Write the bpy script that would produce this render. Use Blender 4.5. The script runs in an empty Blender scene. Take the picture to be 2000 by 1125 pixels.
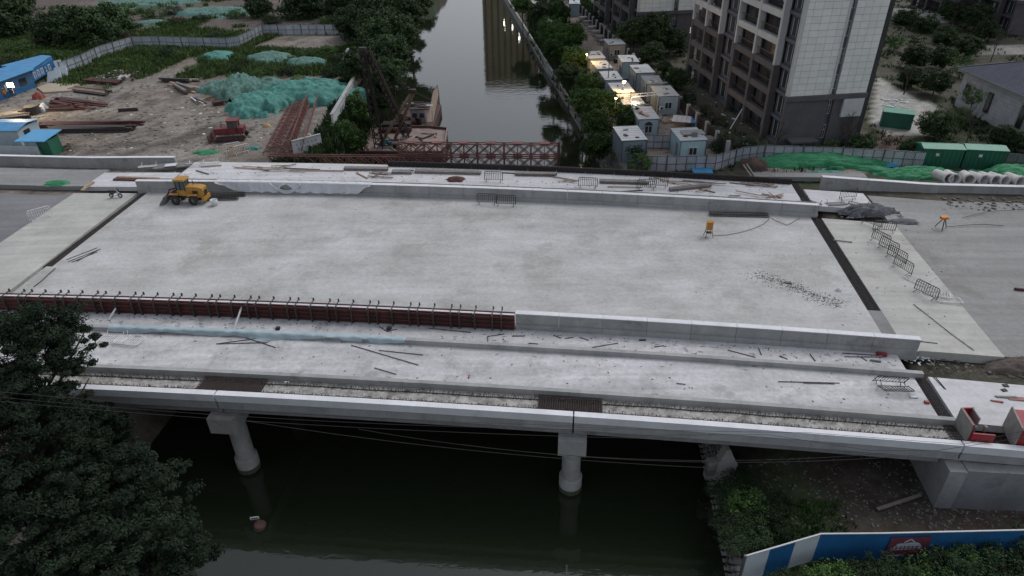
import bpy, math, random
import numpy as np
from mathutils import Vector, Matrix
random.seed(7); RG = np.random.default_rng(11)
C = bpy.context.scene
R = math.radians
# ------------------------------------------------------------ camera, sky, light
FPX = 1334.0; TH = R(32.5); RO = R(-1.0); CZ = 29.0
ct, st, cr, sr = math.cos(TH), math.sin(TH), math.cos(RO), math.sin(RO)
CF = Vector((0, ct, -st)); CR = Vector((cr, sr*st, sr*ct)); CU = Vector((-sr, cr*st, cr*ct))
cam = bpy.data.cameras.new('camera'); co = bpy.data.objects.new('camera', cam)
C.collection.objects.link(co); C.camera = co
M = Matrix((CR, CU, -CF)).transposed().to_4x4(); M.translation = (0, 0, CZ); co.matrix_world = M
cam.sensor_width = 36; cam.lens = 36*FPX/2000; cam.clip_end = 3000; cam.clip_start = 0.5
w = bpy.data.worlds.new('World'); C.world = w; w.use_nodes = True
nt = w.node_tree; nt.nodes.clear()
sky = nt.nodes.new('ShaderNodeTexSky'); sky.sky_type = 'NISHITA'; sky.sun_disc = False
SEL, SROT = R(50), R(48)
sky.sun_elevation = SEL; sky.sun_rotation = SROT; sky.air_density = 1.3; sky.dust_density = 3.0; sky.ozone_density = 1.0
hs = nt.nodes.new('ShaderNodeHueSaturation'); hs.inputs['Saturation'].default_value = 0.30
mx = nt.nodes.new('ShaderNodeMix'); mx.data_type = 'RGBA'; mx.blend_type = 'MULTIPLY'; mx.inputs[0].default_value = 1
mx.inputs[7].default_value = (0.975, 0.985, 1.035, 1)
bg = nt.nodes.new('ShaderNodeBackground'); bg.inputs['Strength'].default_value = 0.10
wo = nt.nodes.new('ShaderNodeOutputWorld')
nt.links.new(sky.outputs[0], hs.inputs['Color']); nt.links.new(hs.outputs[0], mx.inputs[6])
nt.links.new(mx.outputs[2], bg.inputs[0]); nt.links.new(bg.outputs[0], wo.inputs[0])
sl = bpy.data.lights.new('sun', 'SUN'); sl.energy = 0.5; sl.angle = R(25); sl.color = (1.0, 0.97, 0.93)
so = bpy.data.objects.new('sun', sl); C.collection.objects.link(so)
SUNV = Vector((math.sin(SROT)*math.cos(R(55)), math.cos(SROT)*math.cos(R(55)), math.sin(R(55))))
so.rotation_euler = SUNV.to_track_quat('Z', 'Y').to_euler()
C.view_settings.view_transform = 'Standard'; C.view_settings.look = 'None'
C.view_settings.exposure = 0.55; C.view_settings.gamma = 1; C.view_settings.use_curve_mapping = False
C.render.engine = 'CYCLES'

# ------------------------------------------------------------ coordinates
SA, CA = -.1028, .9947
BR = math.atan2(SA, CA)                                 # heading of the bridge
def zd(x):
    x = max(-48, min(44, x)); return -.015*x - .0005*x*x
def ray(px, py):
    a = (px-1000)/FPX; b = -(py-562.5)/FPX
    return CF + a*CR + b*CU
def at(px, py, z=0.):
    d = ray(px, py); t = (z-CZ)/d.z
    return Vector((d.x*t, d.y*t, z))
def aty(px, py, Y):
    d = ray(px, py); t = Y/d.y
    return Vector((d.x*t, Y, CZ+d.z*t))
def dk(px, py, h=0.):                                   # a point of the deck
    z = 0
    for i in range(14):
        p = at(px, py, z+h); z = zd(p.x)
    return p
def uv(p): return (CA*p[0]+SA*p[1], -SA*p[0]+CA*p[1])
def W(u, v, h=0.):
    x = CA*u-SA*v; y = SA*u+CA*v
    return Vector((x, y, zd(x)+h))
def WZ(u, v, z):
    return Vector((CA*u-SA*v, SA*u+CA*v, z))

# ------------------------------------------------------------ object helpers
def link(o): C.collection.objects.link(o); return o
def tag(o, label=None, cat=None, group=None, kind=None):
    if label: o['label'] = label
    if cat: o['category'] = cat
    if group: o['group'] = group
    if kind: o['kind'] = kind
    return o
def emp(name, loc, rz=0, label=None, cat=None, group=None, rot=None):
    o = bpy.data.objects.new(name, None); o.empty_display_size = .3
    o.location = loc; o.rotation_euler = rot if rot else (0, 0, rz); link(o)
    return tag(o, label, cat, group)
def copy_tree(o, parent=None):
    c = o.copy(); link(c)
    if parent is not None: c.parent = parent
    for ch in list(o.children): copy_tree(ch, c)
    return c
class MB:
    def __init__(s): s.v = []; s.f = []
    def poly(s, pts):
        n = len(s.v); s.v += [tuple(p) for p in pts]; s.f.append(tuple(range(n, n+len(pts)))); return s
    def box(s, c, d, rz=0, mat=None):
        n = len(s.v)
        for z in (-.5, .5):
            for x, y in ((-.5, -.5), (.5, -.5), (.5, .5), (-.5, .5)):
                p = Vector((x*d[0], y*d[1], z*d[2]))
                if mat is not None: p = mat @ p
                elif rz: p = Vector((p.x*math.cos(rz)-p.y*math.sin(rz), p.x*math.sin(rz)+p.y*math.cos(rz), p.z))
                s.v.append((c[0]+p.x, c[1]+p.y, c[2]+p.z))
        s.f += [(n, n+3, n+2, n+1), (n+4, n+5, n+6, n+7)]
        for i in range(4): j = (i+1) % 4; s.f.append((n+i, n+j, n+4+j, n+4+i))
        return s
    def hexa(s, b, t):                                  # 4 bottom + 4 top points
        n = len(s.v); s.v += [tuple(p) for p in b]+[tuple(p) for p in t]
        s.f += [(n+3, n+2, n+1, n), (n+4, n+5, n+6, n+7)]
        for i in range(4): j = (i+1) % 4; s.f.append((n+i, n+j, n+4+j, n+4+i))
        return s
    def prism(s, pts, z0, z1):
        n = len(s.v); k = len(pts)
        s.v += [(p[0], p[1], z0) for p in pts]+[(p[0], p[1], z1) for p in pts]
        s.f += [tuple(range(n+k-1, n-1, -1)), tuple(range(n+k, n+2*k))]
        for i in range(k): j = (i+1) % k; s.f.append((n+i, n+j, n+k+j, n+k+i))
        return s
    def bar(s, a, b, wd, ht=None):                      # rectangular member a->b
        a = Vector(a); b = Vector(b); ht = ht or wd; d = b-a; L = d.length
        if L < 1e-6: return s
        return s.box((a+b)/2, (L, wd, ht), mat=d.to_track_quat('X', 'Z').to_matrix())
    def tube(s, pts, r, k=6, caps=True, r1=None):
        pts = [Vector(p) for p in pts]; n0 = len(s.v); m = len(pts)
        for i, p in enumerate(pts):
            d = (pts[min(i+1, m-1)]-pts[max(i-1, 0)])
            q = d.to_track_quat('Z', 'Y').to_matrix()
            rr = r if r1 is None else r+(r1-r)*i/(m-1)
            for j in range(k):
                a = 2*math.pi*j/k; s.v.append(tuple(p+q @ Vector((rr*math.cos(a), rr*math.sin(a), 0))))
        for i in range(m-1):
            for j in range(k):
                a = n0+i*k+j; b = n0+i*k+(j+1) % k; s.f.append((a, b, b+k, a+k))
        if caps: s.f += [tuple(range(n0+k-1, n0-1, -1)), tuple(range(n0+(m-1)*k, n0+m*k))]
        return s
    def lathe(s, prof, c=(0, 0, 0), k=16, mat=None):    # prof: (r, z)
        n0 = len(s.v); m = len(prof)
        for r, z in prof:
            for j in range(k):
                a = 2*math.pi*j/k; p = Vector((r*math.cos(a), r*math.sin(a), z))
                if mat is not None: p = mat @ p
                s.v.append((c[0]+p.x, c[1]+p.y, c[2]+p.z))
        for i in range(m-1):
            for j in range(k):
                a = n0+i*k+j; b = n0+i*k+(j+1) % k; s.f.append((a, b, b+k, a+k))
        return s
    def mesh(s, name, m):
        me = bpy.data.meshes.new(name); me.from_pydata(s.v, [], s.f); me.materials.append(m); me.update(); return me
    def build(s, name, m, parent=None, label=None, cat=None, group=None, kind=None, smooth=False):
        o = bpy.data.objects.new(name, s.mesh(name, m)); link(o)
        if smooth: o.data.shade_smooth()
        if parent: o.parent = parent
        return tag(o, label, cat, group, kind)
def inst(name, me, parent=None, loc=(0, 0, 0), rz=0, scale=None, **k):
    o = bpy.data.objects.new(name, me); o.location = loc; o.rotation_euler = (0, 0, rz)
    if scale: o.scale = scale
    if parent: o.parent = parent
    link(o); return tag(o, **k)
def npmesh(name, verts, quads, m, smooth=False):
    me = bpy.data.meshes.new(name); nv = len(verts); nf = len(quads)
    me.vertices.add(nv); me.vertices.foreach_set('co', np.asarray(verts, np.float32).ravel())
    me.loops.add(nf*4); me.loops.foreach_set('vertex_index', np.asarray(quads, np.int32).ravel())
    me.polygons.add(nf); me.polygons.foreach_set('loop_start', np.arange(0, nf*4, 4, dtype=np.int32))
    me.polygons.foreach_set('loop_total', np.full(nf, 4, np.int32))
    me.materials.append(m); me.update(calc_edges=True)
    if smooth: me.shade_smooth()
    return me

# ------------------------------------------------------------ materials
MATS = {}
def mat(name, c1, c2=None, sc=1.0, rough=.85, bump=0.0, bsc=None, metal=0, amt=.5, stain=None, ssc=.3, sth=.55, streak=None, fine=0.0, spec=.5, objrand=0.0, tracks=0.0):
    """two-tone noise colour + optional stains and stretched streaks, world-space"""
    if name in MATS: return MATS[name]
    m = bpy.data.materials.new(name); m.use_nodes = True; t = m.node_tree; N = t.nodes; L = t.links
    b = N['Principled BSDF']; b.inputs['Roughness'].default_value = rough; b.inputs['Metallic'].default_value = metal
    b.inputs['Specular IOR Level'].default_value = spec
    g = N.new('ShaderNodeNewGeometry')
    c2 = c2 or tuple(x*.7 for x in c1)
    n1 = N.new('ShaderNodeTexNoise'); n1.inputs['Scale'].default_value = sc; n1.inputs['Detail'].default_value = 8; n1.inputs['Roughness'].default_value = .62
    mp = N.new('ShaderNodeMapping'); mp.inputs['Rotation'].default_value = (0, 0, -BR)
    L.new(g.outputs['Position'], mp.inputs['Vector'])
    if streak: mp.inputs['Scale'].default_value = streak
    L.new(mp.outputs[0], n1.inputs['Vector'])
    r = N.new('ShaderNodeValToRGB'); r.color_ramp.elements[0].position = .5-amt*.35; r.color_ramp.elements[1].position = .5+amt*.35
    r.color_ramp.elements[0].color = (*c2, 1); r.color_ramp.elements[1].color = (*c1, 1)
    L.new(n1.outputs[0], r.inputs[0]); col = r.outputs[0]
    if stain:
        n2 = N.new('ShaderNodeTexNoise'); n2.inputs['Scale'].default_value = ssc; n2.inputs['Detail'].default_value = 10; n2.inputs['Roughness'].default_value = .7
        L.new(g.outputs['Position'], n2.inputs['Vector'])
        r2 = N.new('ShaderNodeValToRGB'); r2.color_ramp.elements[0].position = sth; r2.color_ramp.elements[1].position = sth+.14
        r2.color_ramp.elements[0].color = (0, 0, 0, 1); r2.color_ramp.elements[1].color = (.75, .75, .75, 1)
        L.new(n2.outputs[0], r2.inputs[0])
        x = N.new('ShaderNodeMix'); x.data_type = 'RGBA'; L.new(r2.outputs[0], x.inputs[0]); L.new(col, x.inputs[6]); x.inputs[7].default_value = (*stain, 1); col = x.outputs[2]
    if tracks:
        m2 = N.new('ShaderNodeMapping'); m2.inputs['Rotation'].default_value = (0, 0, -BR-.05); m2.inputs['Scale'].default_value = (.06, 1.5, 1); L.new(g.outputs['Position'], m2.inputs['Vector'])
        n5 = N.new('ShaderNodeTexNoise'); n5.inputs['Scale'].default_value = 1.0; n5.inputs['Detail'].default_value = 6; n5.inputs['Distortion'].default_value = .4; L.new(m2.outputs[0], n5.inputs['Vector'])
        r5 = N.new('ShaderNodeMapRange'); r5.inputs[1].default_value = .35; r5.inputs[2].default_value = .65; r5.inputs[3].default_value = 1-tracks; r5.inputs[4].default_value = 1+tracks; L.new(n5.outputs[0], r5.inputs[0])
        vo = N.new('ShaderNodeTexNoise'); vo.inputs['Scale'].default_value = .55; vo.inputs['Detail'].default_value = 12; vo.inputs['Roughness'].default_value = .8; L.new(g.outputs['Position'], vo.inputs['Vector'])
        r6 = N.new('ShaderNodeMapRange'); r6.inputs[1].default_value = .60; r6.inputs[2].default_value = .70; r6.inputs[3].default_value = 1; r6.inputs[4].default_value = .72; L.new(vo.outputs[0], r6.inputs[0])
        mm = N.new('ShaderNodeMath'); mm.operation = 'MULTIPLY'; L.new(r5.outputs[0], mm.inputs[0]); L.new(r6.outputs[0], mm.inputs[1])
        x = N.new('ShaderNodeMix'); x.data_type = 'RGBA'; x.blend_type = 'MULTIPLY'; x.inputs[0].default_value = 1; L.new(col, x.inputs[6]); L.new(mm.outputs[0], x.inputs[7]); col = x.outputs[2]
    if fine:
        n3 = N.new('ShaderNodeTexNoise'); n3.inputs['Scale'].default_value = 3.1; n3.inputs['Detail'].default_value = 9; n3.inputs['Roughness'].default_value = .75
        L.new(g.outputs['Position'], n3.inputs['Vector'])
        mr = N.new('ShaderNodeMapRange'); mr.inputs[1].default_value = .25; mr.inputs[2].default_value = .75; mr.inputs[3].default_value = 1-fine; mr.inputs[4].default_value = 1+fine
        L.new(n3.outputs[0], mr.inputs[0])
        x = N.new('ShaderNodeMix'); x.data_type = 'RGBA'; x.blend_type = 'MULTIPLY'; x.inputs[0].default_value = 1; L.new(col, x.inputs[6]); L.new(mr.outputs[0], x.inputs[7]); col = x.outputs[2]
    if objrand:
        oi = N.new('ShaderNodeObjectInfo'); mr = N.new('ShaderNodeMapRange'); mr.inputs[3].default_value = 1-objrand; mr.inputs[4].default_value = 1+objrand
        L.new(oi.outputs['Random'], mr.inputs[0])
        x = N.new('ShaderNodeMix'); x.data_type = 'RGBA'; x.blend_type = 'MULTIPLY'; x.inputs[0].default_value = 1; L.new(col, x.inputs[6]); L.new(mr.outputs[0], x.inputs[7]); col = x.outputs[2]
    L.new(col, b.inputs['Base Color'])
    if bump:
        bn = N.new('ShaderNodeTexNoise'); bn.inputs['Scale'].default_value = bsc or sc*4; bn.inputs['Detail'].default_value = 6
        L.new(g.outputs['Position'], bn.inputs['Vector'])
        bp = N.new('ShaderNodeBump'); bp.inputs['Strength'].default_value = bump; bp.inputs['Distance'].default_value = .05
        L.new(bn.outputs[0], bp.inputs['Height']); L.new(bp.outputs[0], b.inputs['Normal'])
    MATS[name] = m; return m
def emit(name, c, s):
    m = bpy.data.materials.new(name); m.use_nodes = True; b = m.node_tree.nodes['Principled BSDF']
    b.inputs['Emission Color'].default_value = (*c, 1); b.inputs['Emission Strength'].default_value = s; b.inputs['Base Color'].default_value = (.8, .8, .8, 1)
    return m
m_deck = mat('deck_concrete', (.47, .475, .475), (.325, .325, .31), .22, .9, .25, 3, stain=(.275, .27, .25), ssc=.16, sth=.51, streak=(.7, 1.15, 1), fine=.2, tracks=.045)
m_lane = mat('lane_concrete', (.535, .535, .545), (.36, .36, .365), .45, .9, .25, 3, stain=(.27, .27, .265), ssc=.38, sth=.52, streak=(.5, 1.3, 1), fine=.24, tracks=.09)
m_slab = mat('slab_concrete', (.43, .425, .395), (.335, .335, .315), .3, .9, .2, 3, stain=(.27, .255, .22), ssc=.18, sth=.56, fine=.14, tracks=.09)
m_white = mat('pale_slab', (.54, .54, .55), (.44, .44, .45), .4, .9, .2, 3, stain=(.26, .25, .22), ssc=.25, sth=.60, fine=.15, tracks=.09)
m_road = mat('rough_road', (.27, .27, .265), (.19, .19, .185), .12, .92, .35, 4, stain=(.135, .13, .12), ssc=.09, sth=.55, streak=(.5, 1.6, 1), fine=.2, tracks=.09)
m_damp = mat('damp_road', (.185, .185, .195), (.12, .122, .13), .10, .8, .3, 4, stain=(.24, .24, .23), ssc=.07, sth=.57, fine=.2, tracks=.09)
m_wall = mat('wall_concrete', (.35, .35, .345), (.25, .255, .25), .6, .88, .15, 4, stain=(.17, .17, .16), ssc=.6, sth=.55, streak=(1, 1, .35), fine=.12, objrand=.06)
m_edge = mat('edge_concrete', (.66, .67, .69), (.55, .56, .58), .5, .85, .1, 4, stain=(.42, .42, .43), ssc=.6, sth=.6, fine=.08)
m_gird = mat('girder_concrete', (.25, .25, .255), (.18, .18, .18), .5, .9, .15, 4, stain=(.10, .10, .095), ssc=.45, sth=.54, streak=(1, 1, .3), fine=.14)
m_pier = mat('pier_concrete', (.33, .33, .32), (.24, .24, .23), .8, .9, .2, 4, stain=(.15, .14, .12), ssc=.8, sth=.58, fine=.1)
m_rough = mat('rough_fill', (.42, .415, .39), (.20, .195, .18), 1.3, .95, .8, 5, stain=(.09, .085, .075), ssc=1.6, sth=.53, fine=.45)
m_dark = mat('dark_gap', (.035, .035, .037), (.02, .02, .02), 4, .9)
m_black = mat('black_form', (.028, .022, .02), (.014, .012, .012), 2, .7, .1)
m_rust = mat('rust_form', (.105, .032, .028), (.055, .022, .02), 1.5, .8, .2, 6, stain=(.15, .12, .10), ssc=1.2, sth=.6, objrand=.2)
m_post = mat('dark_steel', (.045, .035, .033), (.025, .022, .022), 3, .6, objrand=.2)
m_rebar = mat('rebar', (.075, .05, .04), (.04, .03, .028), 4, .8)
m_rods = mat('old_steel_rods', (.06, .045, .045), (.03, .025, .025), 3, .75)
m_truss = mat('red_oxide_truss', (.19, .075, .062), (.10, .045, .040), 2, .75, objrand=.15)
m_wood = mat('timber', (.30, .22, .15), (.18, .12, .085), 2, .9, .2, objrand=.4)
m_greyw = mat('grey_timber', (.24, .22, .20), (.15, .14, .13), 2, .9, .2, objrand=.3)
m_gal = mat('galvanised', (.72, .72, .72), (.55, .55, .56), 3, .5)
m_dkbar = mat('weathered_barrier', (.040, .036, .035), (.022, .02, .02), 4, .6, objrand=.3)
m_yel = mat('loader_yellow', (.44, .235, .045), (.32, .16, .035), 2.5, .55, stain=(.18, .10, .05), ssc=1.5, sth=.58, spec=.4)
m_tyre = mat('tyre', (.045, .04, .038), (.028, .026, .025), 5, .9)
m_hub = mat('hub', (.20, .20, .21), (.10, .10, .10), 3, .7)
m_glass = mat('cab_glass', (.045, .09, .085), (.03, .06, .06), 1, .08, spec=.8)
m_red = mat('dozer_red', (.18, .022, .028), (.10, .018, .02), 2, .6, stain=(.10, .05, .04), ssc=1.5, sth=.6)
m_redp = mat('red_formwork', (.30, .022, .03), (.20, .018, .022), 1.2, .6, stain=(.16, .05, .045), ssc=1.2, sth=.62)
m_ply = mat('formwork_back', (.26, .25, .23), (.18, .17, .16), 2, .85)
m_teal = mat('teal_net', (.085, .27, .225), (.035, .13, .11), 1.6, .85, .7, 3.5, stain=(.10, .33, .29), ssc=2.2, sth=.52, fine=.3)
m_teal2 = mat('faded_net', (.12, .25, .22), (.05, .11, .09), 2.0, .9, .7, 3.5, stain=(.05, .075, .03), ssc=.9, sth=.52, fine=.3)
m_green = mat('green_net', (.035, .24, .10), (.02, .14, .065), 1.0, .8, .5, 3, stain=(.05, .29, .15), ssc=1.3, sth=.55, fine=.2)
m_gbox = mat('green_paint', (.018, .125, .075), (.012, .09, .055), .8, .5, fine=.08)
m_gboxt = mat('green_roof', (.03, .22, .14), (.025, .17, .11), .8, .5)
m_panel = mat('white_fence_sheet', (.44, .47, .52), (.33, .36, .40), .6, .6, stain=(.24, .24, .22), ssc=.5, sth=.6, objrand=.10)
m_frame = mat('fence_frame', (.10, .105, .11), (.06, .065, .07), 2, .6)
m_blue = mat('blue_hoarding', (.018, .125, .30), (.014, .09, .22), .6, .5, objrand=.05, fine=.06)
m_whit = mat('white_hoarding', (.50, .56, .60), (.42, .47, .50), .6, .5)
m_cont = mat('container_wall', (.34, .42, .46), (.26, .33, .37), .7, .6, stain=(.22, .20, .18), ssc=.8, sth=.6, objrand=.12)
m_croof = mat('container_roof', (.52, .54, .55), (.40, .42, .43), .8, .6, stain=(.28, .27, .25), ssc=.9, sth=.6, objrand=.1)
m_stoneg = mat('stone', (.27, .26, .24), (.16, .155, .14), 1.5, .95, .3, objrand=.3)
m_mort = mat('mortar', (.34, .335, .32), (.25, .25, .24), 1, .95)
m_twhite = mat('pale_tile', (.70, .705, .67), (.63, .635, .605), .8, .7, fine=.05, objrand=.05)
m_tjoint = mat('tile_joint', (.42, .425, .41), (.36, .365, .35), 1, .9)
m_tbrown = mat('brown_stone', (.100, .093, .097), (.076, .071, .076), .8, .8, fine=.12)
m_tgrey = mat('grey_blue_panel', (.105, .11, .135), (.08, .085, .105), .6, .7)
m_frameW = mat('white_trim', (.50, .51, .51), (.42, .43, .43), .6, .7)
m_win = mat('window_glass', (.02, .026, .03), (.035, .045, .05), .4, .12, spec=.7)
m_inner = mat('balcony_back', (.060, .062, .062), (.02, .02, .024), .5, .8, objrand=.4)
m_rail = mat('railing', (.05, .052, .058), (.035, .036, .04), 1, .4)
m_rooft = mat('slate_roof', (.075, .085, .125), (.055, .062, .09), .8, .7, .2, fine=.15)
m_broof = mat('blue_roof', (.05, .24, .46), (.04, .18, .36), .7, .55, fine=.08)
m_bluew = mat('blue_wall', (.05, .13, .25), (.04, .09, .17), .7, .6)
m_cloth = mat('white_sheet', (.60, .61, .63), (.50, .51, .54), 1.0, .9, .4, 4)
m_plas = mat('pale_blue_plastic', (.38, .47, .50), (.28, .36, .39), 1.5, .4, .5, 5)
m_trunk = mat('bark', (.085, .07, .055), (.05, .04, .033), 3, .95)
m_barge = mat('barge_deck', (.30, .235, .21), (.17, .13, .12), .8, .85, .2, stain=(.11, .07, .06), ssc=.8, sth=.55, fine=.25)
m_hull = mat('barge_hull', (.11, .06, .052), (.06, .035, .032), .8, .85)
m_boom = mat('crane_boom', (.045, .036, .033), (.025, .02, .02), 2, .8)
m_tan = mat('tan_mast', (.26, .20, .14), (.16, .12, .09), 2, .8)
m_cabin = mat('cabin_paint', (.34, .31, .31), (.22, .20, .20), 1, .7)
m_pipe = mat('pipe_concrete', (.56, .55, .54), (.44, .43, .42), 1.5, .9, .2, fine=.1)
m_stonepile = mat('crushed_stone', (.15, .15, .165), (.08, .08, .09), 2, .95, .6, 6, fine=.4)
m_orange = mat('orange_paint', (.60, .22, .03), (.45, .16, .03), 2, .6)
m_litter = mat('litter', (.60, .62, .62), (.30, .34, .36), 4, .8)
m_rubble = mat('rubble', (.17, .16, .145), (.09, .085, .08), 3, .95)
m_pallet = mat('stacked_boards', (.33, .30, .29), (.20, .19, .19), 2, .9, objrand=.3)
m_maroon = mat('maroon_banner', (.16, .035, .055), (.10, .03, .045), 1.5, .7)
m_bwhite = mat('banner_white', (.42, .46, .50), (.32, .36, .40), 3, .7)
m_path = mat('paving', (.33, .325, .30), (.26, .255, .24), .5, .95, .2, fine=.15)
m_bluetarp = mat('blue_tarp', (.05, .28, .50), (.04, .20, .38), 1.5, .6, .5, 4)

def leafmat(name, c1, c2, rnd=.25):
    m = bpy.data.materials.new(name); m.use_nodes = True; t = m.node_tree; N = t.nodes; L = t.links; b = N['Principled BSDF']
    b.inputs['Roughness'].default_value = .7; b.inputs['Specular IOR Level'].default_value = .12
    g = N.new('ShaderNodeNewGeometry'); n = N.new('ShaderNodeTexNoise'); n.inputs['Scale'].default_value = .55; n.inputs['Detail'].default_value = 6
    L.new(g.outputs['Position'], n.inputs['Vector'])
    ad = N.new('ShaderNodeMath'); ad.operation = 'MULTIPLY_ADD'; ad.inputs[1].default_value = .45; L.new(g.outputs['Random Per Island'], ad.inputs[0]); L.new(n.outputs[0], ad.inputs[2])
    sb = N.new('ShaderNodeMath'); sb.operation = 'SUBTRACT'; sb.inputs[1].default_value = .22; L.new(ad.outputs[0], sb.inputs[0])
    r = N.new('ShaderNodeValToRGB'); r.color_ramp.elements[0].position = .3; r.color_ramp.elements[1].position = .75
    r.color_ramp.elements[0].color = (*c2, 1); r.color_ramp.elements[1].color = (*c1, 1); L.new(sb.outputs[0], r.inputs[0])
    oi = N.new('ShaderNodeObjectInfo'); mr = N.new('ShaderNodeMapRange'); mr.inputs[3].default_value = 1-rnd; mr.inputs[4].default_value = 1+rnd; L.new(oi.outputs['Random'], mr.inputs[0])
    x = N.new('ShaderNodeMix'); x.data_type = 'RGBA'; x.blend_type = 'MULTIPLY'; x.inputs[0].default_value = 1; L.new(r.outputs[0], x.inputs[6]); L.new(mr.outputs[0], x.inputs[7])
    L.new(x.outputs[2], b.inputs['Base Color'])
    MATS[name] = m; return m
l_dark = leafmat('leaf_dark', (.054, .090, .036), (.018, .034, .014))
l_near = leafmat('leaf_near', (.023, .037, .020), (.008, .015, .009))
l_green = leafmat('leaf_green', (.070, .130, .034), (.024, .052, .016), .35)
l_mid = leafmat('leaf_mid', (.030, .052, .022), (.012, .024, .010), .3)
l_weed = leafmat('leaf_weed', (.085, .130, .040), (.032, .052, .018), .3)
l_dry = leafmat('leaf_dry', (.085, .080, .050), (.040, .038, .028))
l_red = leafmat('leaf_red', (.10, .06, .05), (.05, .04, .03))

# ------------------------------------------------------------ terrain
NYL = ([-20, 22, 35, 45, 68, 72, 90, 115, 140, 200, 250, 420], [-40, -33, -25.8, -24.6, -24.2, -20.4, -20.8, -23, -24.5, -24.5, -22.5, -18])
NYR = ([-20, 26, 31, 36, 72, 88, 110, 139, 215, 420], [9.5, 12.6, 13.2, 13.7, 13.9, 12.6, 10.4, 7.3, -.8, -17])
WZL = -7.5
def sm(x, a, b): t = np.clip((x-a)/(b-a), 0, 1); return t*t*(3-2*t)
def vnoise(X, Y, s, seed=0):
    x = X*s+seed*17.3; y = Y*s+seed*5.7; xi = np.floor(x); yi = np.floor(y); fx = x-xi; fy = y-yi
    fx = fx*fx*(3-2*fx); fy = fy*fy*(3-2*fy)
    def h(a, b): n = np.sin(a*127.1+b*311.7+seed*74.7)*43758.5453; return n-np.floor(n)
    return (h(xi, yi)*(1-fx)+h(xi+1, yi)*fx)*(1-fy)+(h(xi, yi+1)*(1-fx)+h(xi+1, yi+1)*fx)*fy
def fbm(X, Y, s, seed=0, o=4):
    r = 0; a = .5; t = 0
    for i in range(o): r = r+a*vnoise(X, Y, s*2**i, seed+i); t += a; a *= .55
    return r/t
def hgt(X, Y):
    X = np.asarray(X, float); Y = np.asarray(Y, float)
    u = CA*X+SA*Y; v = -SA*X+CA*Y
    xl = np.interp(Y, *NYL); xr = np.interp(Y, *NYR)
    dl = xl-X; dr = X-xr
    nz = (fbm(X, Y, .12, 3)-.5)*.7+(fbm(X, Y, .5, 9)-.5)*.25
    LT = -1.05+nz*.5*sm(Y, 74, 90)
    left = -9.2+(LT+9.2)*sm(dl, -1.2, 7.5-5.6*sm(Y, 70, 76))
    left = np.where((v > 30) & (u < -45.2), -1.05, left)
    north = sm(Y, 60, 66)
    RT = -2.0+nz*.35
    wallz = -9.2+(RT+9.2)*sm(dr, .25, .9)
    far = -9.2+2.9*sm(dr, -.2, .5)+(RT+6.3)*sm(dr, 2.2, 9.5)
    farmix = sm(Y, 87, 90)
    rn = wallz*(1-farmix)+far*farmix
    near = -9.2+2.6*sm(dr, -.6, 1.2)+1.6*sm(dr, 1.0, 4.5)+nz*.7*sm(dr, 1, 4)
    right = near*(1-north)+rn*north
    right = np.where((v > 30.6) & (v < 70.5) & (u > 23.6), -1.75+nz*.3, right)
    right = np.where((v <= 31.2) & (u > 22), near, right)
    z = np.where(dl > -2.5, left, np.where(dr > -2.5, right, -9.3))
    return z
def axis(a, b, fine0, fine1, f, c):
    return np.concatenate([np.arange(a, fine0, c), np.arange(fine0, fine1, f), np.arange(fine1, b+c, c)])
gx = axis(-420, 420, -90, 80, 1.1, 10); gy = axis(-30, 520, 18, 190, 1.1, 6)
GX, GY = np.meshgrid(gx, gy); GZ = hgt(GX, GY)
def inpoly(X, Y, pts):
    ins = np.zeros(X.shape, bool); n = len(pts)
    for i in range(n):
        x0, y0 = pts[i][:2]; x1, y1 = pts[(i+1) % n][:2]
        c = ((y0 > Y) != (y1 > Y)) & (X < (x1-x0)*(Y-y0)/((y1-y0) if y1 != y0 else 1e-9)+x0); ins ^= c
    return ins
def pxpoly(l, z): return [at(px, py, z) for px, py in l]
xl = np.interp(GY, *NYL); xr = np.interp(GY, *NYR); LEFT = GX < (xl+xr)/2
n1 = fbm(GX, GY, .06, 21); n2 = fbm(GX, GY, .25, 33); n3 = fbm(GX, GY, .9, 41, 3)
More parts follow.
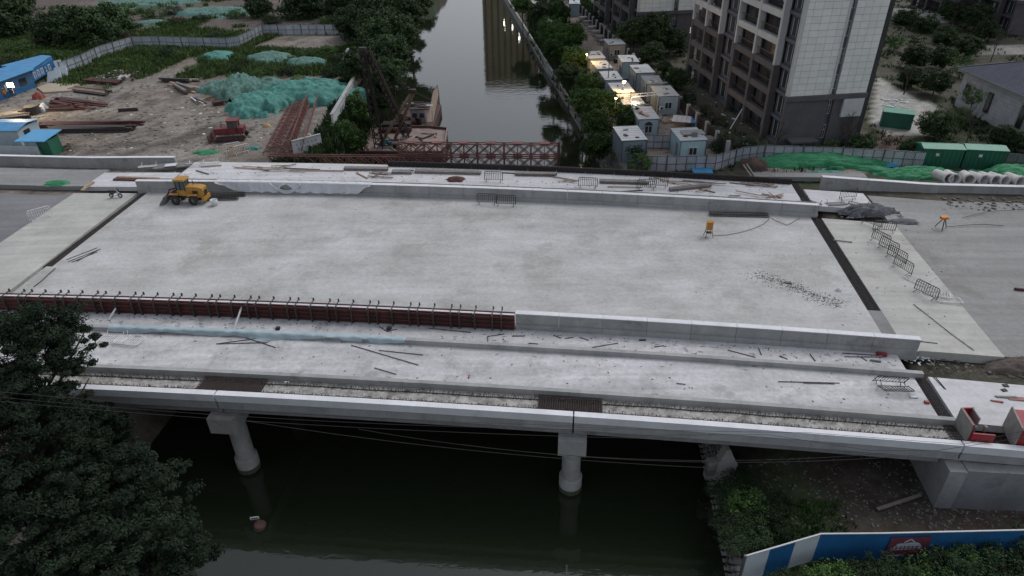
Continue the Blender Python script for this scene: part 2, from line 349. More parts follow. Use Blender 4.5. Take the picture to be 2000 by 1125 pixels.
def grass_w(X, Y):
    """how grassy the ground is, 0..1 (also places the weeds)"""
    xl = np.interp(Y, *NYL); xr = np.interp(Y, *NYR); L = X < (xl+xr)/2
    a = fbm(X, Y, .06, 21); b = fbm(X, Y, .25, 33)
    g = sm(Y+(a-.5)*12+(b-.5)*9, 108, 114)                       # north part of the yard
    g = np.maximum(g, sm(X+(b-.5)*4, -27.5, -25))                 # strip by the left bank
    track = pxpoly([(325, 300), (395, 300), (345, 150), (395, 130), (380, 108), (310, 140), (255, 165), (200, 200)], -1.05)
    g = np.where(inpoly(X, Y, track), g*.15, g)
    bare = pxpoly([(490, 92), (560, 66), (700, 70), (680, 92), (600, 98)], -1.05)
    g = np.where(inpoly(X, Y, bare), g*.1, g)
    tz = pxpoly([(380, 312), (600, 312), (625, 260), (655, 200), (640, 160), (540, 190), (400, 200)], -1.05)
    g = np.where(inpoly(X, Y, tz), g*.06, g)
    beyond = sm(Y-.12*X, 150, 158)
    g = np.where(L, g*(1-beyond)+beyond*sm(a+(b-.5)*.6, .44, .58), g)
    gr = np.clip(.45+(b-.5)*2, 0, 1)                               # right of the river
    court = pxpoly([(1715, 150), (1770, 180), (1835, 215), (1800, 265), (1735, 262), (1700, 235)], -2)
    gr = np.where(inpoly(X, Y, court), 0, gr)
    yard = pxpoly([(1180, 245), (1232, 335), (1420, 330), (1405, 300), (1190, 60), (1120, 0), (1088, 0), (1140, 100)], -2)
    gr = np.where(inpoly(X, Y, yard), 0, gr)
    v = -SA*X+CA*Y; u = CA*X+SA*Y
    gr = np.where(v < 70.5, np.where(Y < 33, np.clip(1.25-sm(X-xr+(b-.5)*4, 4, 8)+sm(-Y+(b-.5)*3, -25.5, -23.5), 0, 1), .12), gr)
    return np.where(L, g, gr)
GW = grass_w(GX, GY)
col = np.zeros(GX.shape+(3,))
def setc(mask, c): 
    mask = mask[..., None]; col[:] = col*(1-mask)+np.array(c)*mask
one = np.ones(GX.shape)
setc(one, (.155, .130, .108)); setc(sm(n1, .35, .6), (.205, .185, .162)); setc(sm(n2, .53, .64)*.85, (.085, .073, .062)); setc(sm(n3, .58, .66)*.5, (.25, .235, .215))
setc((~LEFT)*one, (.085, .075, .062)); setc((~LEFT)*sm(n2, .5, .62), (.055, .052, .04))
setc(LEFT*sm(GY-.12*GX, 152, 158), (.10, .085, .075)); setc(LEFT*sm(GY-.12*GX, 152, 158)*sm(n3, .55, .62)*sm(n1, .5, .55), (.09, .20, .17))
setc(LEFT*sm(GY-.12*GX, 165, 175)*sm(n2, .58, .63)*.7, (.20, .17, .15))
GW3 = GW*(.55+.45*sm(n3, .3, .6))
setc(GW3, (.050, .066, .030))
for pl, z, c in ((pxpoly([(1715, 150), (1770, 180), (1835, 215), (1800, 265), (1735, 262), (1700, 235)], -2), 0, (.34, .335, .31)),
                 (pxpoly([(1700, 262), (1800, 262), (1790, 300), (1690, 292)], -2), 0, (.10, .075, .062)),
                 (pxpoly([(1180, 245), (1232, 335), (1420, 330), (1405, 300), (1190, 60), (1120, 0), (1088, 0), (1140, 100)], -2), 0, (.27, .225, .19)),
                 (pxpoly([(1765, 15), (1850, 20), (1880, 40), (1870, 52), (1830, 42), (1760, 25)], -2), 0, (.36, .355, .33)),
                 (pxpoly([(1960, 75), (2000, 70), (2000, 115), (1930, 118)], -2), 0, (.34, .325, .29)),
                 (pxpoly([(1470, 318), (1690, 330), (1690, 350), (1500, 352)], -2), 0, (.22, .19, .165))):
    setc(inpoly(GX, GY, pl)*one, c)
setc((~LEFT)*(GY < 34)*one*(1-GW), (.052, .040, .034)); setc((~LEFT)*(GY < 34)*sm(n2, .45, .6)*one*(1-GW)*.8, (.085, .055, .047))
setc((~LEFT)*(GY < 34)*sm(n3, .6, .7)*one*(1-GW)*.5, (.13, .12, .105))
col *= (.8+.4*n3[..., None])
ny, nx = GX.shape
idx = np.arange(ny*nx).reshape(ny, nx)
q = np.stack([idx[:-1, :-1], idx[:-1, 1:], idx[1:, 1:], idx[1:, :-1]], -1).reshape(-1, 4)
gm = bpy.data.materials.new('ground'); gm.use_nodes = True
t = gm.node_tree; b = t.nodes['Principled BSDF']; b.inputs['Roughness'].default_value = .95; b.inputs['Specular IOR Level'].default_value = .2
a = t.nodes.new('ShaderNodeVertexColor'); a.layer_name = 'soil'
g = t.nodes.new('ShaderNodeNewGeometry'); n = t.nodes.new('ShaderNodeTexNoise'); n.inputs['Scale'].default_value = 1.7; n.inputs['Detail'].default_value = 10; n.inputs['Roughness'].default_value = .72
t.links.new(g.outputs['Position'], n.inputs['Vector'])
mr = t.nodes.new('ShaderNodeMapRange'); mr.inputs[1].default_value = .3; mr.inputs[2].default_value = .7; mr.inputs[3].default_value = .55; mr.inputs[4].default_value = 1.45
x = t.nodes.new('ShaderNodeMix'); x.data_type = 'RGBA'; x.blend_type = 'MULTIPLY'; x.inputs[0].default_value = 1
t.links.new(n.outputs[0], mr.inputs[0]); t.links.new(a.outputs[0], x.inputs[6]); t.links.new(mr.outputs[0], x.inputs[7]); t.links.new(x.outputs[2], b.inputs['Base Color'])
bp = t.nodes.new('ShaderNodeBump'); bp.inputs['Strength'].default_value = .7; bp.inputs['Distance'].default_value = .12; t.links.new(n.outputs[0], bp.inputs['Height']); t.links.new(bp.outputs[0], b.inputs['Normal'])
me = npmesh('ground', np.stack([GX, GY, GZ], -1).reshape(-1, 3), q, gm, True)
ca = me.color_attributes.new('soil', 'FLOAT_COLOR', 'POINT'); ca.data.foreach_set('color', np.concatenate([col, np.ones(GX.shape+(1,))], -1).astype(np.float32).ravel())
tag(link(bpy.data.objects.new('ground', me)), kind='structure')
def gz(x, y): return float(hgt(np.array([x]), np.array([y]))[0])
def gat(px, py, base=-1.05):                              # a point on the ground under a pixel
    z = base
    for i in range(6): p = at(px, py, z); z = gz(p.x, p.y)
    return Vector((p.x, p.y, z))
# river
wm = bpy.data.materials.new('river_water'); wm.use_nodes = True; t = wm.node_tree; b = t.nodes['Principled BSDF']
b.inputs['Base Color'].default_value = (.015, .020, .011, 1); b.inputs['Roughness'].default_value = .025; b.inputs['IOR'].default_value = 1.6
g = t.nodes.new('ShaderNodeNewGeometry'); mp = t.nodes.new('ShaderNodeMapping'); mp.inputs['Scale'].default_value = (.8, 1.6, 1)
n = t.nodes.new('ShaderNodeTexNoise'); n.inputs['Scale'].default_value = .9; n.inputs['Detail'].default_value = 4; n.inputs['Distortion'].default_value = .6
t.links.new(g.outputs['Position'], mp.inputs[0]); t.links.new(mp.outputs[0], n.inputs['Vector'])
bp = t.nodes.new('ShaderNodeBump'); bp.inputs['Strength'].default_value = .17; bp.inputs['Distance'].default_value = .05
t.links.new(n.outputs[0], bp.inputs['Height']); t.links.new(bp.outputs[0], b.inputs['Normal'])
MB().poly([(-60, -40, WZL), (50, -40, WZL), (50, 520, WZL), (-60, 520, WZL)]).build('river', wm, kind='structure')

# ------------------------------------------------------------ slabs along the bridge
def strip(mb, u0, u1, v0, v1, h, th, step=2.0, v0b=None, v1b=None):
    """a box following the camber; v0b/v1b: v range at the u1 end"""
    v0b = v0 if v0b is None else v0b; v1b = v1 if v1b is None else v1b
    n = max(1, int(math.ceil((u1-u0)/step))); k = len(mb.v)
    for i in range(n+1):
        f = i/n; u = u0+(u1-u0)*f; a = v0+(v0b-v0)*f; b = v1+(v1b-v1)*f
        for (vv, hh) in ((a, h), (b, h), (b, h-th), (a, h-th)): mb.v.append(tuple(W(u, vv, hh)))
    for i in range(n):
        o = k+4*i
        mb.f += [(o, o+4, o+5, o+1), (o+1, o+5, o+6, o+2), (o+2, o+6, o+7, o+3), (o+3, o+7, o+4, o)]
    mb.f += [(k, k+1, k+2, k+3), (k+4*n+3, k+4*n+2, k+4*n+1, k+4*n)]
    return mb
UL, UR = -44.9, 23.1
bridge = emp('bridge', W(-11, 48), BR, 'wide unfinished grey concrete road bridge with kerbs, barriers and round piers across the river', 'bridge')
bridge_inv = Matrix.Rotation(-BR, 4, 'Z') @ Matrix.Translation(-Vector(W(-11, 48)))
def bpart(mb, name, m, parent=None, **k):                # world coordinates into the bridge's own frame
    o = mb.build(name, m, parent or bridge, **k)
    o.data.transform(bridge_inv); return o
bpart(strip(MB(), UL+.75, UR-.6, 39.75, 61.7, 0, .35), 'carriageway_slab', m_deck)
bpart(strip(MB(), UL+.6, UR-.25, 33.22, 37.3, -.004, .35), 'cycle_lane_slab', m_lane)
bpart(strip(MB(), UL+.6, UR-.45, 37.3, 39.75, 0, .35), 'service_strip_slab', m_lane)
bpart(strip(MB(), -43.1, UR-.45, 61.7, 69.4, 0, .35), 'far_lane_slab', m_white)
bpart(strip(MB(), UL+.6, UR+.4, 31.3, 32.9, -.10, .25), 'footway_fill', m_rough)
# kerbs, barriers, edge beam
def segs(u0, u1, L):
    n = max(1, round((u1-u0)/L)); return [(u0+(u1-u0)*i/n, u0+(u1-u0)*(i+1)/n) for i in range(n)]
for a, b in segs(UL, UR+.5, 11.3): bpart(strip(MB(), a+.006, b-.006, 32.9, 33.22, .36, .6), 'kerb', m_wall)
for a, b in segs(UL, UR+.3, 11.3): bpart(strip(MB(), a+.006, b-.006, 37.3, 37.62, .38, .6), 'kerb', m_wall)
NW = 39.85
for a, b in segs(-3.9, 24.0, 3.1):
    mb = MB(); strip(mb, a+.012, b-.012, NW+.08, NW+.42, 1.25, 1.6); o = bpart(mb, 'barrier_panel', m_wall)
    mb = MB(); strip(mb, a+.012, b-.012, NW-.08, NW+.078, .42, .8); bpart(mb, 'barrier_foot', m_wall, o)
    mb = MB(); strip(mb, a+.012, b-.012, NW+.02, NW+.48, 1.31, .056); bpart(mb, 'coping', m_edge, o)
for a, b in segs(-45.2, 23.15, 3.4):
    mb = MB(); strip(mb, a+.012, b-.012, 61.3, 61.68, 1.18, 1.5); o = bpart(mb, 'barrier_panel', m_wall)
    mb = MB(); strip(mb, a+.012, b-.012, 61.16, 61.298, .34, .7); bpart(mb, 'barrier_foot', m_wall, o)
    mb = MB(); strip(mb, a+.012, b-.012, 61.26, 61.72, 1.24, .056); bpart(mb, 'coping', m_edge, o)
for a, b in ((UL-1, -22.3), (-22.25, .4), (.45, 23.1), (23.15, 60)):
    bpart(strip(MB(), a+.02, b-.02, 30.86, 31.3, .25, .55), 'edge_beam', m_edge)
    bpart(strip(MB(), a+.03, b-.03, 30.9, 31.28, -.304, .62), 'fascia_panel', m_wall)
for a, b in ((UL, -22.3), (-22.25, .4), (.45, 22.4)):
    for v in (31.5, 36.5, 42, 47.5, 53, 58.5, 64, 68.5):
        w_ = .9 if v > 32 else .42
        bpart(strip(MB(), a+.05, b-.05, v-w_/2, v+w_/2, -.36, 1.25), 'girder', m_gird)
for u in (-22.28, .42):
    x = W(u, 50); zc = zd(W(u, 32).x)-1.64
    p = MB(); c = [WZ(u-.88, 30.6, 0), WZ(u+.88, 30.6, 0), WZ(u+.88, 69.4, 0), WZ(u-.88, 69.4, 0)]
    p.prism(c, zc-1.25, zc-.0); pier = bpart(p, 'pier_cap', m_pier)
    for v in (32.15, 40, 48, 56, 64):
        mb = MB(); mb.lathe([(.62, -8.2), (.62, zc-1.252)], tuple(WZ(u, v, 0)), 24); bpart(mb, 'column', m_pier, pier, smooth=True)
        mb = MB(); mb.lathe([(.78, -9.3), (.78, -6.35), (.76, -6.30), (.62, -6.28)], tuple(WZ(u, v, 0)), 24); bpart(mb, 'casing', m_pier, pier, smooth=True)
        mb = MB(); mb.lathe([(.786, -7.6), (.786, -7.22), (.781, -7.1)], tuple(WZ(u, v, 0)), 24); bpart(mb, 'waterline_stain', mat('algae', (.07, .075, .05), (.04, .045, .03), 3, .8), pier)
# right abutment with its wing wall, left abutment
mb = MB(); mb.prism([WZ(22.5, 30.2, 0), WZ(23.5, 30.2, 0), WZ(23.5, 69.8, 0), WZ(22.5, 69.8, 0)], -8.5, -1.95); bpart(mb, 'abutment', m_pier)
k = 0
for a, b in segs(23.5, 60, 4.6):
    mb = MB(); zz = zd(W((a+b)/2, 31).x)-.93
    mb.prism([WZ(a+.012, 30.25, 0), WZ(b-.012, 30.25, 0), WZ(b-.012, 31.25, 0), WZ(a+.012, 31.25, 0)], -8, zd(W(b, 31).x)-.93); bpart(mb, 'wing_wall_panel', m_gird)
mb = MB(); mb.prism([WZ(-46.5, 30.2, 0), WZ(-45, 30.2, 0), WZ(-45, 69.8, 0), WZ(-46.5, 69.8, 0)], -8.5, -2.1); bpart(mb, 'abutment', m_pier)
# expansion joints: dark trough with steel loops
def joint(u0, v0, u1, v1, wd):
    a = WZ(u0, v0, 0); b = WZ(u1, v1, 0); n = max(2, int((b-a).length/1.5)); d = (b-a)/n; s = Vector((d.y, -d.x, 0)).normalized()*wd/2
    mb = MB()
    for i in range(n):
        p = a+d*i; q = a+d*(i+1)
        zp = zd(p.x)-.16; zq = zd(q.x)-.16
        mb.poly([(p.x-s.x, p.y-s.y, zp), (p.x+s.x, p.y+s.y, zp), (q.x+s.x, q.y+s.y, zq), (q.x-s.x, q.y-s.y, zq)])
    j = bpart(mb, 'expansion_joint', m_dark)
    for k in (-.62, -.30, 0, .30, .62):
        mb = MB(); pp = []
        for i in range(n+1):
            p = a+d*i+s*k; pp.append((p.x, p.y, zd(p.x)-.03))
        mb.tube(pp, .03 if abs(k) > .1 else .045, 4); bpart(mb, 'joint_rail', m_rods, j)
    mb = MB(); m = int((b-a).length/.22)
    for i in range(m):
        p = a+(b-a)*(i+.5)/m; z = zd(p.x)-.10; r = random.uniform(-.06, .06)
        q0 = p-s*.92; q1 = p+s*.92
        mb.tube([(q0.x, q0.y+r, z), (q0.x*.7+q1.x*.3, q0.y*.7+q1.y*.3, z+.13), (q0.x*.3+q1.x*.7, q0.y*.3+q1.y*.7, z+.13), (q1.x, q1.y+r, z)], .018, 3, False)
    bpart(mb, 'rebar_loops', m_rebar, j, kind='stuff')
# right slabs are laid around the joint troughs
joint(22.95, 45.5, 22.95, 61.2, 1.15); joint(23.2, 31.3, 23.2, 37.4, 1.0); joint(22.95, 61.9, 22.9, 69.4, 1.2)
joint(-44.6, 46.3, -44.3, 61.0, 1.1)
bpart(strip(MB(), UL-.01+.2, UL+.76, 39.75, 46.2, -.006, .35), 'carriageway_slab', m_deck)
bpart(strip(MB(), UR-.62, UR+1.3, 40.35, 45.3, -.008, .35), 'joint_fill', mat('dark_patch', (.22, .215, .22), (.17, .165, .17), .8, .9, .2, fine=.15))

# ------------------------------------------------------------ approach roads and slabs (setting)
def sheet(name, pts_uv, h, th, m):
    mb = MB(); n = len(pts_uv)
    mb.v = [tuple(W(u, v, h)) for u, v in pts_uv]+[tuple(W(u, v, h-th)) for u, v in pts_uv]
    mb.f = [tuple(range(n)), tuple(range(2*n-1, n-1, -1))]+[(i, i+n, (i+1) % n+n, (i+1) % n) for i in range(n)]
    return mb.build(name, m, kind='structure')
# right
strip(MB(), 23.55, 30.2, 40.45, 61.1, -.0, .7, v0b=40.5, v1b=61.0).build('approach_slab', m_slab, kind='structure')
strip(MB(), 30.21, 90, 40.6, 61.0, -.02, .5).build('road', m_road, kind='structure')
strip(MB(), 30.0, 90, 61.05, 67.6, -.10, .5).build('road', m_road, kind='structure')
strip(MB(), 90.02, 200, 40.6, 67.6, -.06, .5, 20).build('road', m_road, kind='structure')
strip(MB(), 23.6, 29.6, 63.85, 67.8, .02, .55, v0b=63.75).build('approach_slab', m_white, kind='structure')
strip(MB(), 23.8, 46, 33.2, 37.5, .02, .55, v0b=32.8, v1b=37.2).build('approach_slab', m_white, kind='structure')
strip(MB(), 46.03, 120, 32.8, 37.2, .0, .55).build('path', m_white, kind='structure')
# left
strip(MB(), -52.2, -45.16, 40, 61.0, 0, .6, v0b=40).build('approach_slab', m_slab, kind='structure')
strip(MB(), -140, -52.22, 38, 60.6, -.03, .5).build('road', m_damp, kind='structure')
strip(MB(), -52.2, -43.25, 62.6, 66.4, 0, .5).build('approach_slab', m_white, kind='structure')
strip(MB(), -140, -52.25, 62.9, 67.4, -.06, .5).build('road', m_road, kind='structure')
strip(MB(), -140, -45.5, 30.9, 37.6, -.0, .5).build('path', m_lane, kind='structure')
# parapet walls of the approach roads
pw = emp('parapet_wall', W(-60, 69.3), 0, 'low grey concrete wall with pale coping along the road, left of the bridge', 'wall')
for a, b in segs(-140, -45.3, 11.5):
    o = strip(MB(), a+.01, b-.01, 69.15, 69.5, .62, 1.6).build('wall_panel', m_wall, pw); o.data.transform(Matrix.Translation(-pw.location))
    q = strip(MB(), a+.01, b-.01, 69.1, 69.55, .68, .056).build('coping', m_edge, o); q.data.transform(Matrix.Translation(-pw.location))
pw = emp('parapet_wall', W(40, 69.8), 0, 'low grey concrete wall with white coping in front of the concrete pipes', 'wall')
for a, b in segs(25.9, 110, 12):
    o = strip(MB(), a+.01, b-.01, 69.7, 70.05, .72, 1.8).build('wall_panel', m_wall, pw); o.data.transform(Matrix.Translation(-pw.location))
    q = strip(MB(), a+.01, b-.01, 69.62, 70.13, .78, .056).build('coping', m_edge, o); q.data.transform(Matrix.Translation(-pw.location))

# ------------------------------------------------------------ formwork
fw = emp('steel_formwork', W(-24, 39.8), BR, 'long run of rust red steel formwork panels clamped along the barrier line', 'formwork')
fwi = Matrix.Rotation(-BR, 4, 'Z') @ Matrix.Translation(-Vector(W(-24, 39.8)))
def fpart(mb, name, m, parent):
    o = mb.build(name, m, parent); o.data.transform(fwi); return o
P_ = 3.02; u = -3.95; i = 0
while u > -58:
    a, b = u-P_, u; mb = strip(MB(), a+.02, b-.02, 39.72, 39.80, 1.22, 1.2)
    for hh in (.12, .45, .78, 1.1): strip(mb, a+.02, b-.02, 39.60, 39.72, hh, .06)
    pn = fpart(mb, 'formwork_panel', m_rust, fw)
    mb = strip(MB(), a, b, 39.82, 40.12, 1.14, 1.3); fpart(mb, 'concrete_core', m_edge, pn)
    mb = strip(MB(), a+.02, b-.02, 40.14, 40.22, 1.20, 1.2); fpart(mb, 'back_sheet', m_rust, pn)
    for off in (.12, 1.38, 2.02):
        mb = MB(); q = a+off; 
        strip(mb, q, q+.10, 39.44, 39.60, 1.34, 1.32, 1)
        strip(mb, q+.02, q+.08, 39.30, 40.42, 1.38, .05, 1)
        fpart(mb, 'soldier_post', m_post, pn)
        mb = MB(); strip(mb, q-.0, q+.09, 40.32, 40.42, 1.50, .24, 1); fpart(mb, 'clamp', m_post, pn)
    u -= P_; i += 1
for (x0, y0, x1, y1), lb in (((238, 583, 212, 625), 'pale timber prop leaning on the formwork above the white frame'), ((474, 594, 457, 643), 'pale timber prop leaning on the formwork above the blue plastic')):
    a = dk(x0, y0, 1.0); b = dk(x1, y1, .05); MB().bar(a, b, .11, .08).build('prop', m_cloth, label=lb, cat='prop')
bf = emp('side_formwork', W(10, 68.9), BR, 'long black formwork boards standing along the far edge of the bridge', 'formwork')
bfi = Matrix.Rotation(-BR, 4, 'Z') @ Matrix.Translation(-Vector(W(10, 68.9)))
for a, b in segs(-20.6, 22.6, 3.1):
    mb = strip(MB(), a+.01, b-.01, 68.9, 68.98, .56, .56); o = mb.build('form_board', m_black, bf); o.data.transform(bfi)
    for off in np.arange(.25, b-a, .5):
        mb = strip(MB(), a+off, a+off+.07, 68.80, 68.895, .52, .52, 1); q = mb.build('stud', m_black, o); q.data.transform(bfi)
    mb = strip(MB(), a+.01, b-.01, 68.99, 69.06, .60, .09); q = mb.build('top_rail', m_rods, o); q.data.transform(bfi)
# pipe rail behind the far barrier
mb = MB(); mb.tube([W(-43+i*3, 62.0, 1.16) for i in range(23)], .06, 5); mb.build('pipe', m_greyw, label='long dark pipe lying behind the coping of the far barrier', cat='pipe')
mb = MB(); mb.tube([W(-43+i*3, 62.25, .9) for i in range(23)], .07, 5); mb.build('pipe', m_rods, label='second dark pipe running along the back of the far barrier', cat='pipe')

# red formwork on the right
rf = emp('red_formwork', W(25.4, 32.1), BR, 'bright red parapet formwork boards with pale backs at the right end of the bridge', 'formwork')
rfi = Matrix.Rotation(-BR, 4, 'Z') @ Matrix.Translation(-Vector(W(25.4, 32.1)))
for pts, h0, h1, m in (([(24.2, 31.5), (24.32, 31.5), (24.32, 33.0), (24.2, 33.0)], -.1, 1.35, m_ply), ([(24.34, 31.5), (24.42, 31.5), (24.42, 33.0), (24.34, 33.0)], -.1, 1.35, m_redp),
                       ([(25.3, 32.2), (25.4, 32.2), (25.4, 33.2), (25.3, 33.2)], -.1, 1.3, m_ply), ([(24.45, 33.0), (25.5, 33.1), (25.5, 33.18), (24.45, 33.08)], -.1, 1.3, m_redp),
                       ([(24.5, 31.42), (26.4, 31.42), (26.4, 31.52), (24.5, 31.52)], -.1, .75, m_redp), ([(28.2, 31.4), (28.35, 31.4), (28.9, 33.3), (28.75, 33.3)], -.1, 1.5, m_ply),
                       ([(28.38, 31.45), (29.3, 31.45), (29.9, 33.3), (28.93, 33.3)], -.1, 1.3, m_redp), ([(29.4, 31.4), (29.5, 31.4), (30.1, 33.3), (30.0, 33.3)], -.1, 1.4, m_ply),
                       ([(30.4, 31.4), (30.5, 31.4), (30.8, 32.6), (30.7, 32.6)], -.1, 1.3, m_ply), ([(30.55, 31.42), (32.5, 31.42), (32.5, 31.55), (30.55, 31.55)], -.1, 1.2, m_redp)):
    pts = [(23.5+(u-24.2)*.66, v) for u, v in pts]; mb = MB(); n = 4; mb.v = [tuple(W(u, v, h0)) for u, v in pts]+[tuple(W(u, v, h1)) for u, v in pts]
    mb.f = [(3, 2, 1, 0), (4, 5, 6, 7)]+[(i, (i+1) % 4, (i+1) % 4+4, i+4) for i in range(4)]
    o = mb.build('form_board', m, rf); o.data.transform(rfi)
for px, py in ((1904, 834), (1925, 835)):
    p = dk(px, py, .7); mb = MB(); mb.lathe([(.0, .12), (.10, .1), (.12, 0), (.10, -.3)], p, 8); o = mb.build('tie_rod', m_ply, rf); o.data.transform(rfi)
# rough footway: rebar stubs in rows, mats of rebar
def stubs(v, u0, u1, dens, hh, nm, lb):
    mb = MB(); n = int((u1-u0)*dens)
    for i in range(n):
        u = u0+(u1-u0)*(i+random.random())/n; vv = v+random.gauss(0, .07); h = hh*random.uniform(.5, 1.2); l = random.uniform(-.09, .09)
        a = W(u, vv, -.12); b = W(u+l, vv+random.uniform(-.05, .05), -.1+h); c = W(u+l*2+random.uniform(-.08, .08), vv+random.uniform(-.12, .12), -.1+h*.9)
        mb.tube([a, b, c], .019, 3, False)
    mb.build(nm, m_rebar, label=lb, cat='rebar', kind='stuff')
stubs(31.52, -44, 23.2, 11, .30, 'rebar_stubs', 'row of short rebar stubs along the inner side of the bridge edge beam')
stubs(32.50, -44, 23.2, 9, .26, 'rebar_stubs', 'row of bent rebar stubs below the near kerb')
mb = strip(MB(), UL+.8, UR, 31.60, 31.68, -.03, .07); mb.tube([W(-44+i*2.25, 32.5+random.uniform(-.05, .05), -.06) for i in range(31)], .035, 4); mb.build('rebar_bars', m_rebar, label='long dark bars lying in the rough footway of the bridge', cat='rebar')
def rmat(u0, u1, lb):
    e = emp('rebar_mat', W((u0+u1)/2, 32.1), BR, lb, 'rebar mat', 'rebar mats over the pier joints'); inv = Matrix.Rotation(-BR, 4, 'Z') @ Matrix.Translation(-Vector(W((u0+u1)/2, 32.1)))
    mb = MB(); mb.poly([W(u0, 31.42, -.088), W(u1, 31.42, -.088), W(u1, 32.86, -.088), W(u0, 32.86, -.088)]); o = mb.build('dark_sheet', m_dark, e); o.data.transform(inv)  # flat dark sheet laid just above the fill, no hollow below it
    u = u0
    while u < u1: mb = MB(); mb.tube([W(u, 31.4, .02), W(u+.03, 32.1, .05), W(u, 32.86, .02)], .022, 4); o = mb.build('cross_bar', m_rebar, e); o.data.transform(inv); u += .145
    for v in np.arange(31.48, 32.9, .17): mb = MB(); mb.tube([W(u0, v, .045), W(u1, v, .045)], .022, 4); o = mb.build('long_bar', m_rebar, e); o.data.transform(inv)
rmat(-23.9, -19.6, 'square mat of crossed rebar in the footway above the left pier'); rmat(-1.8, 2.2, 'square mat of crossed rebar in the footway above the right pier')

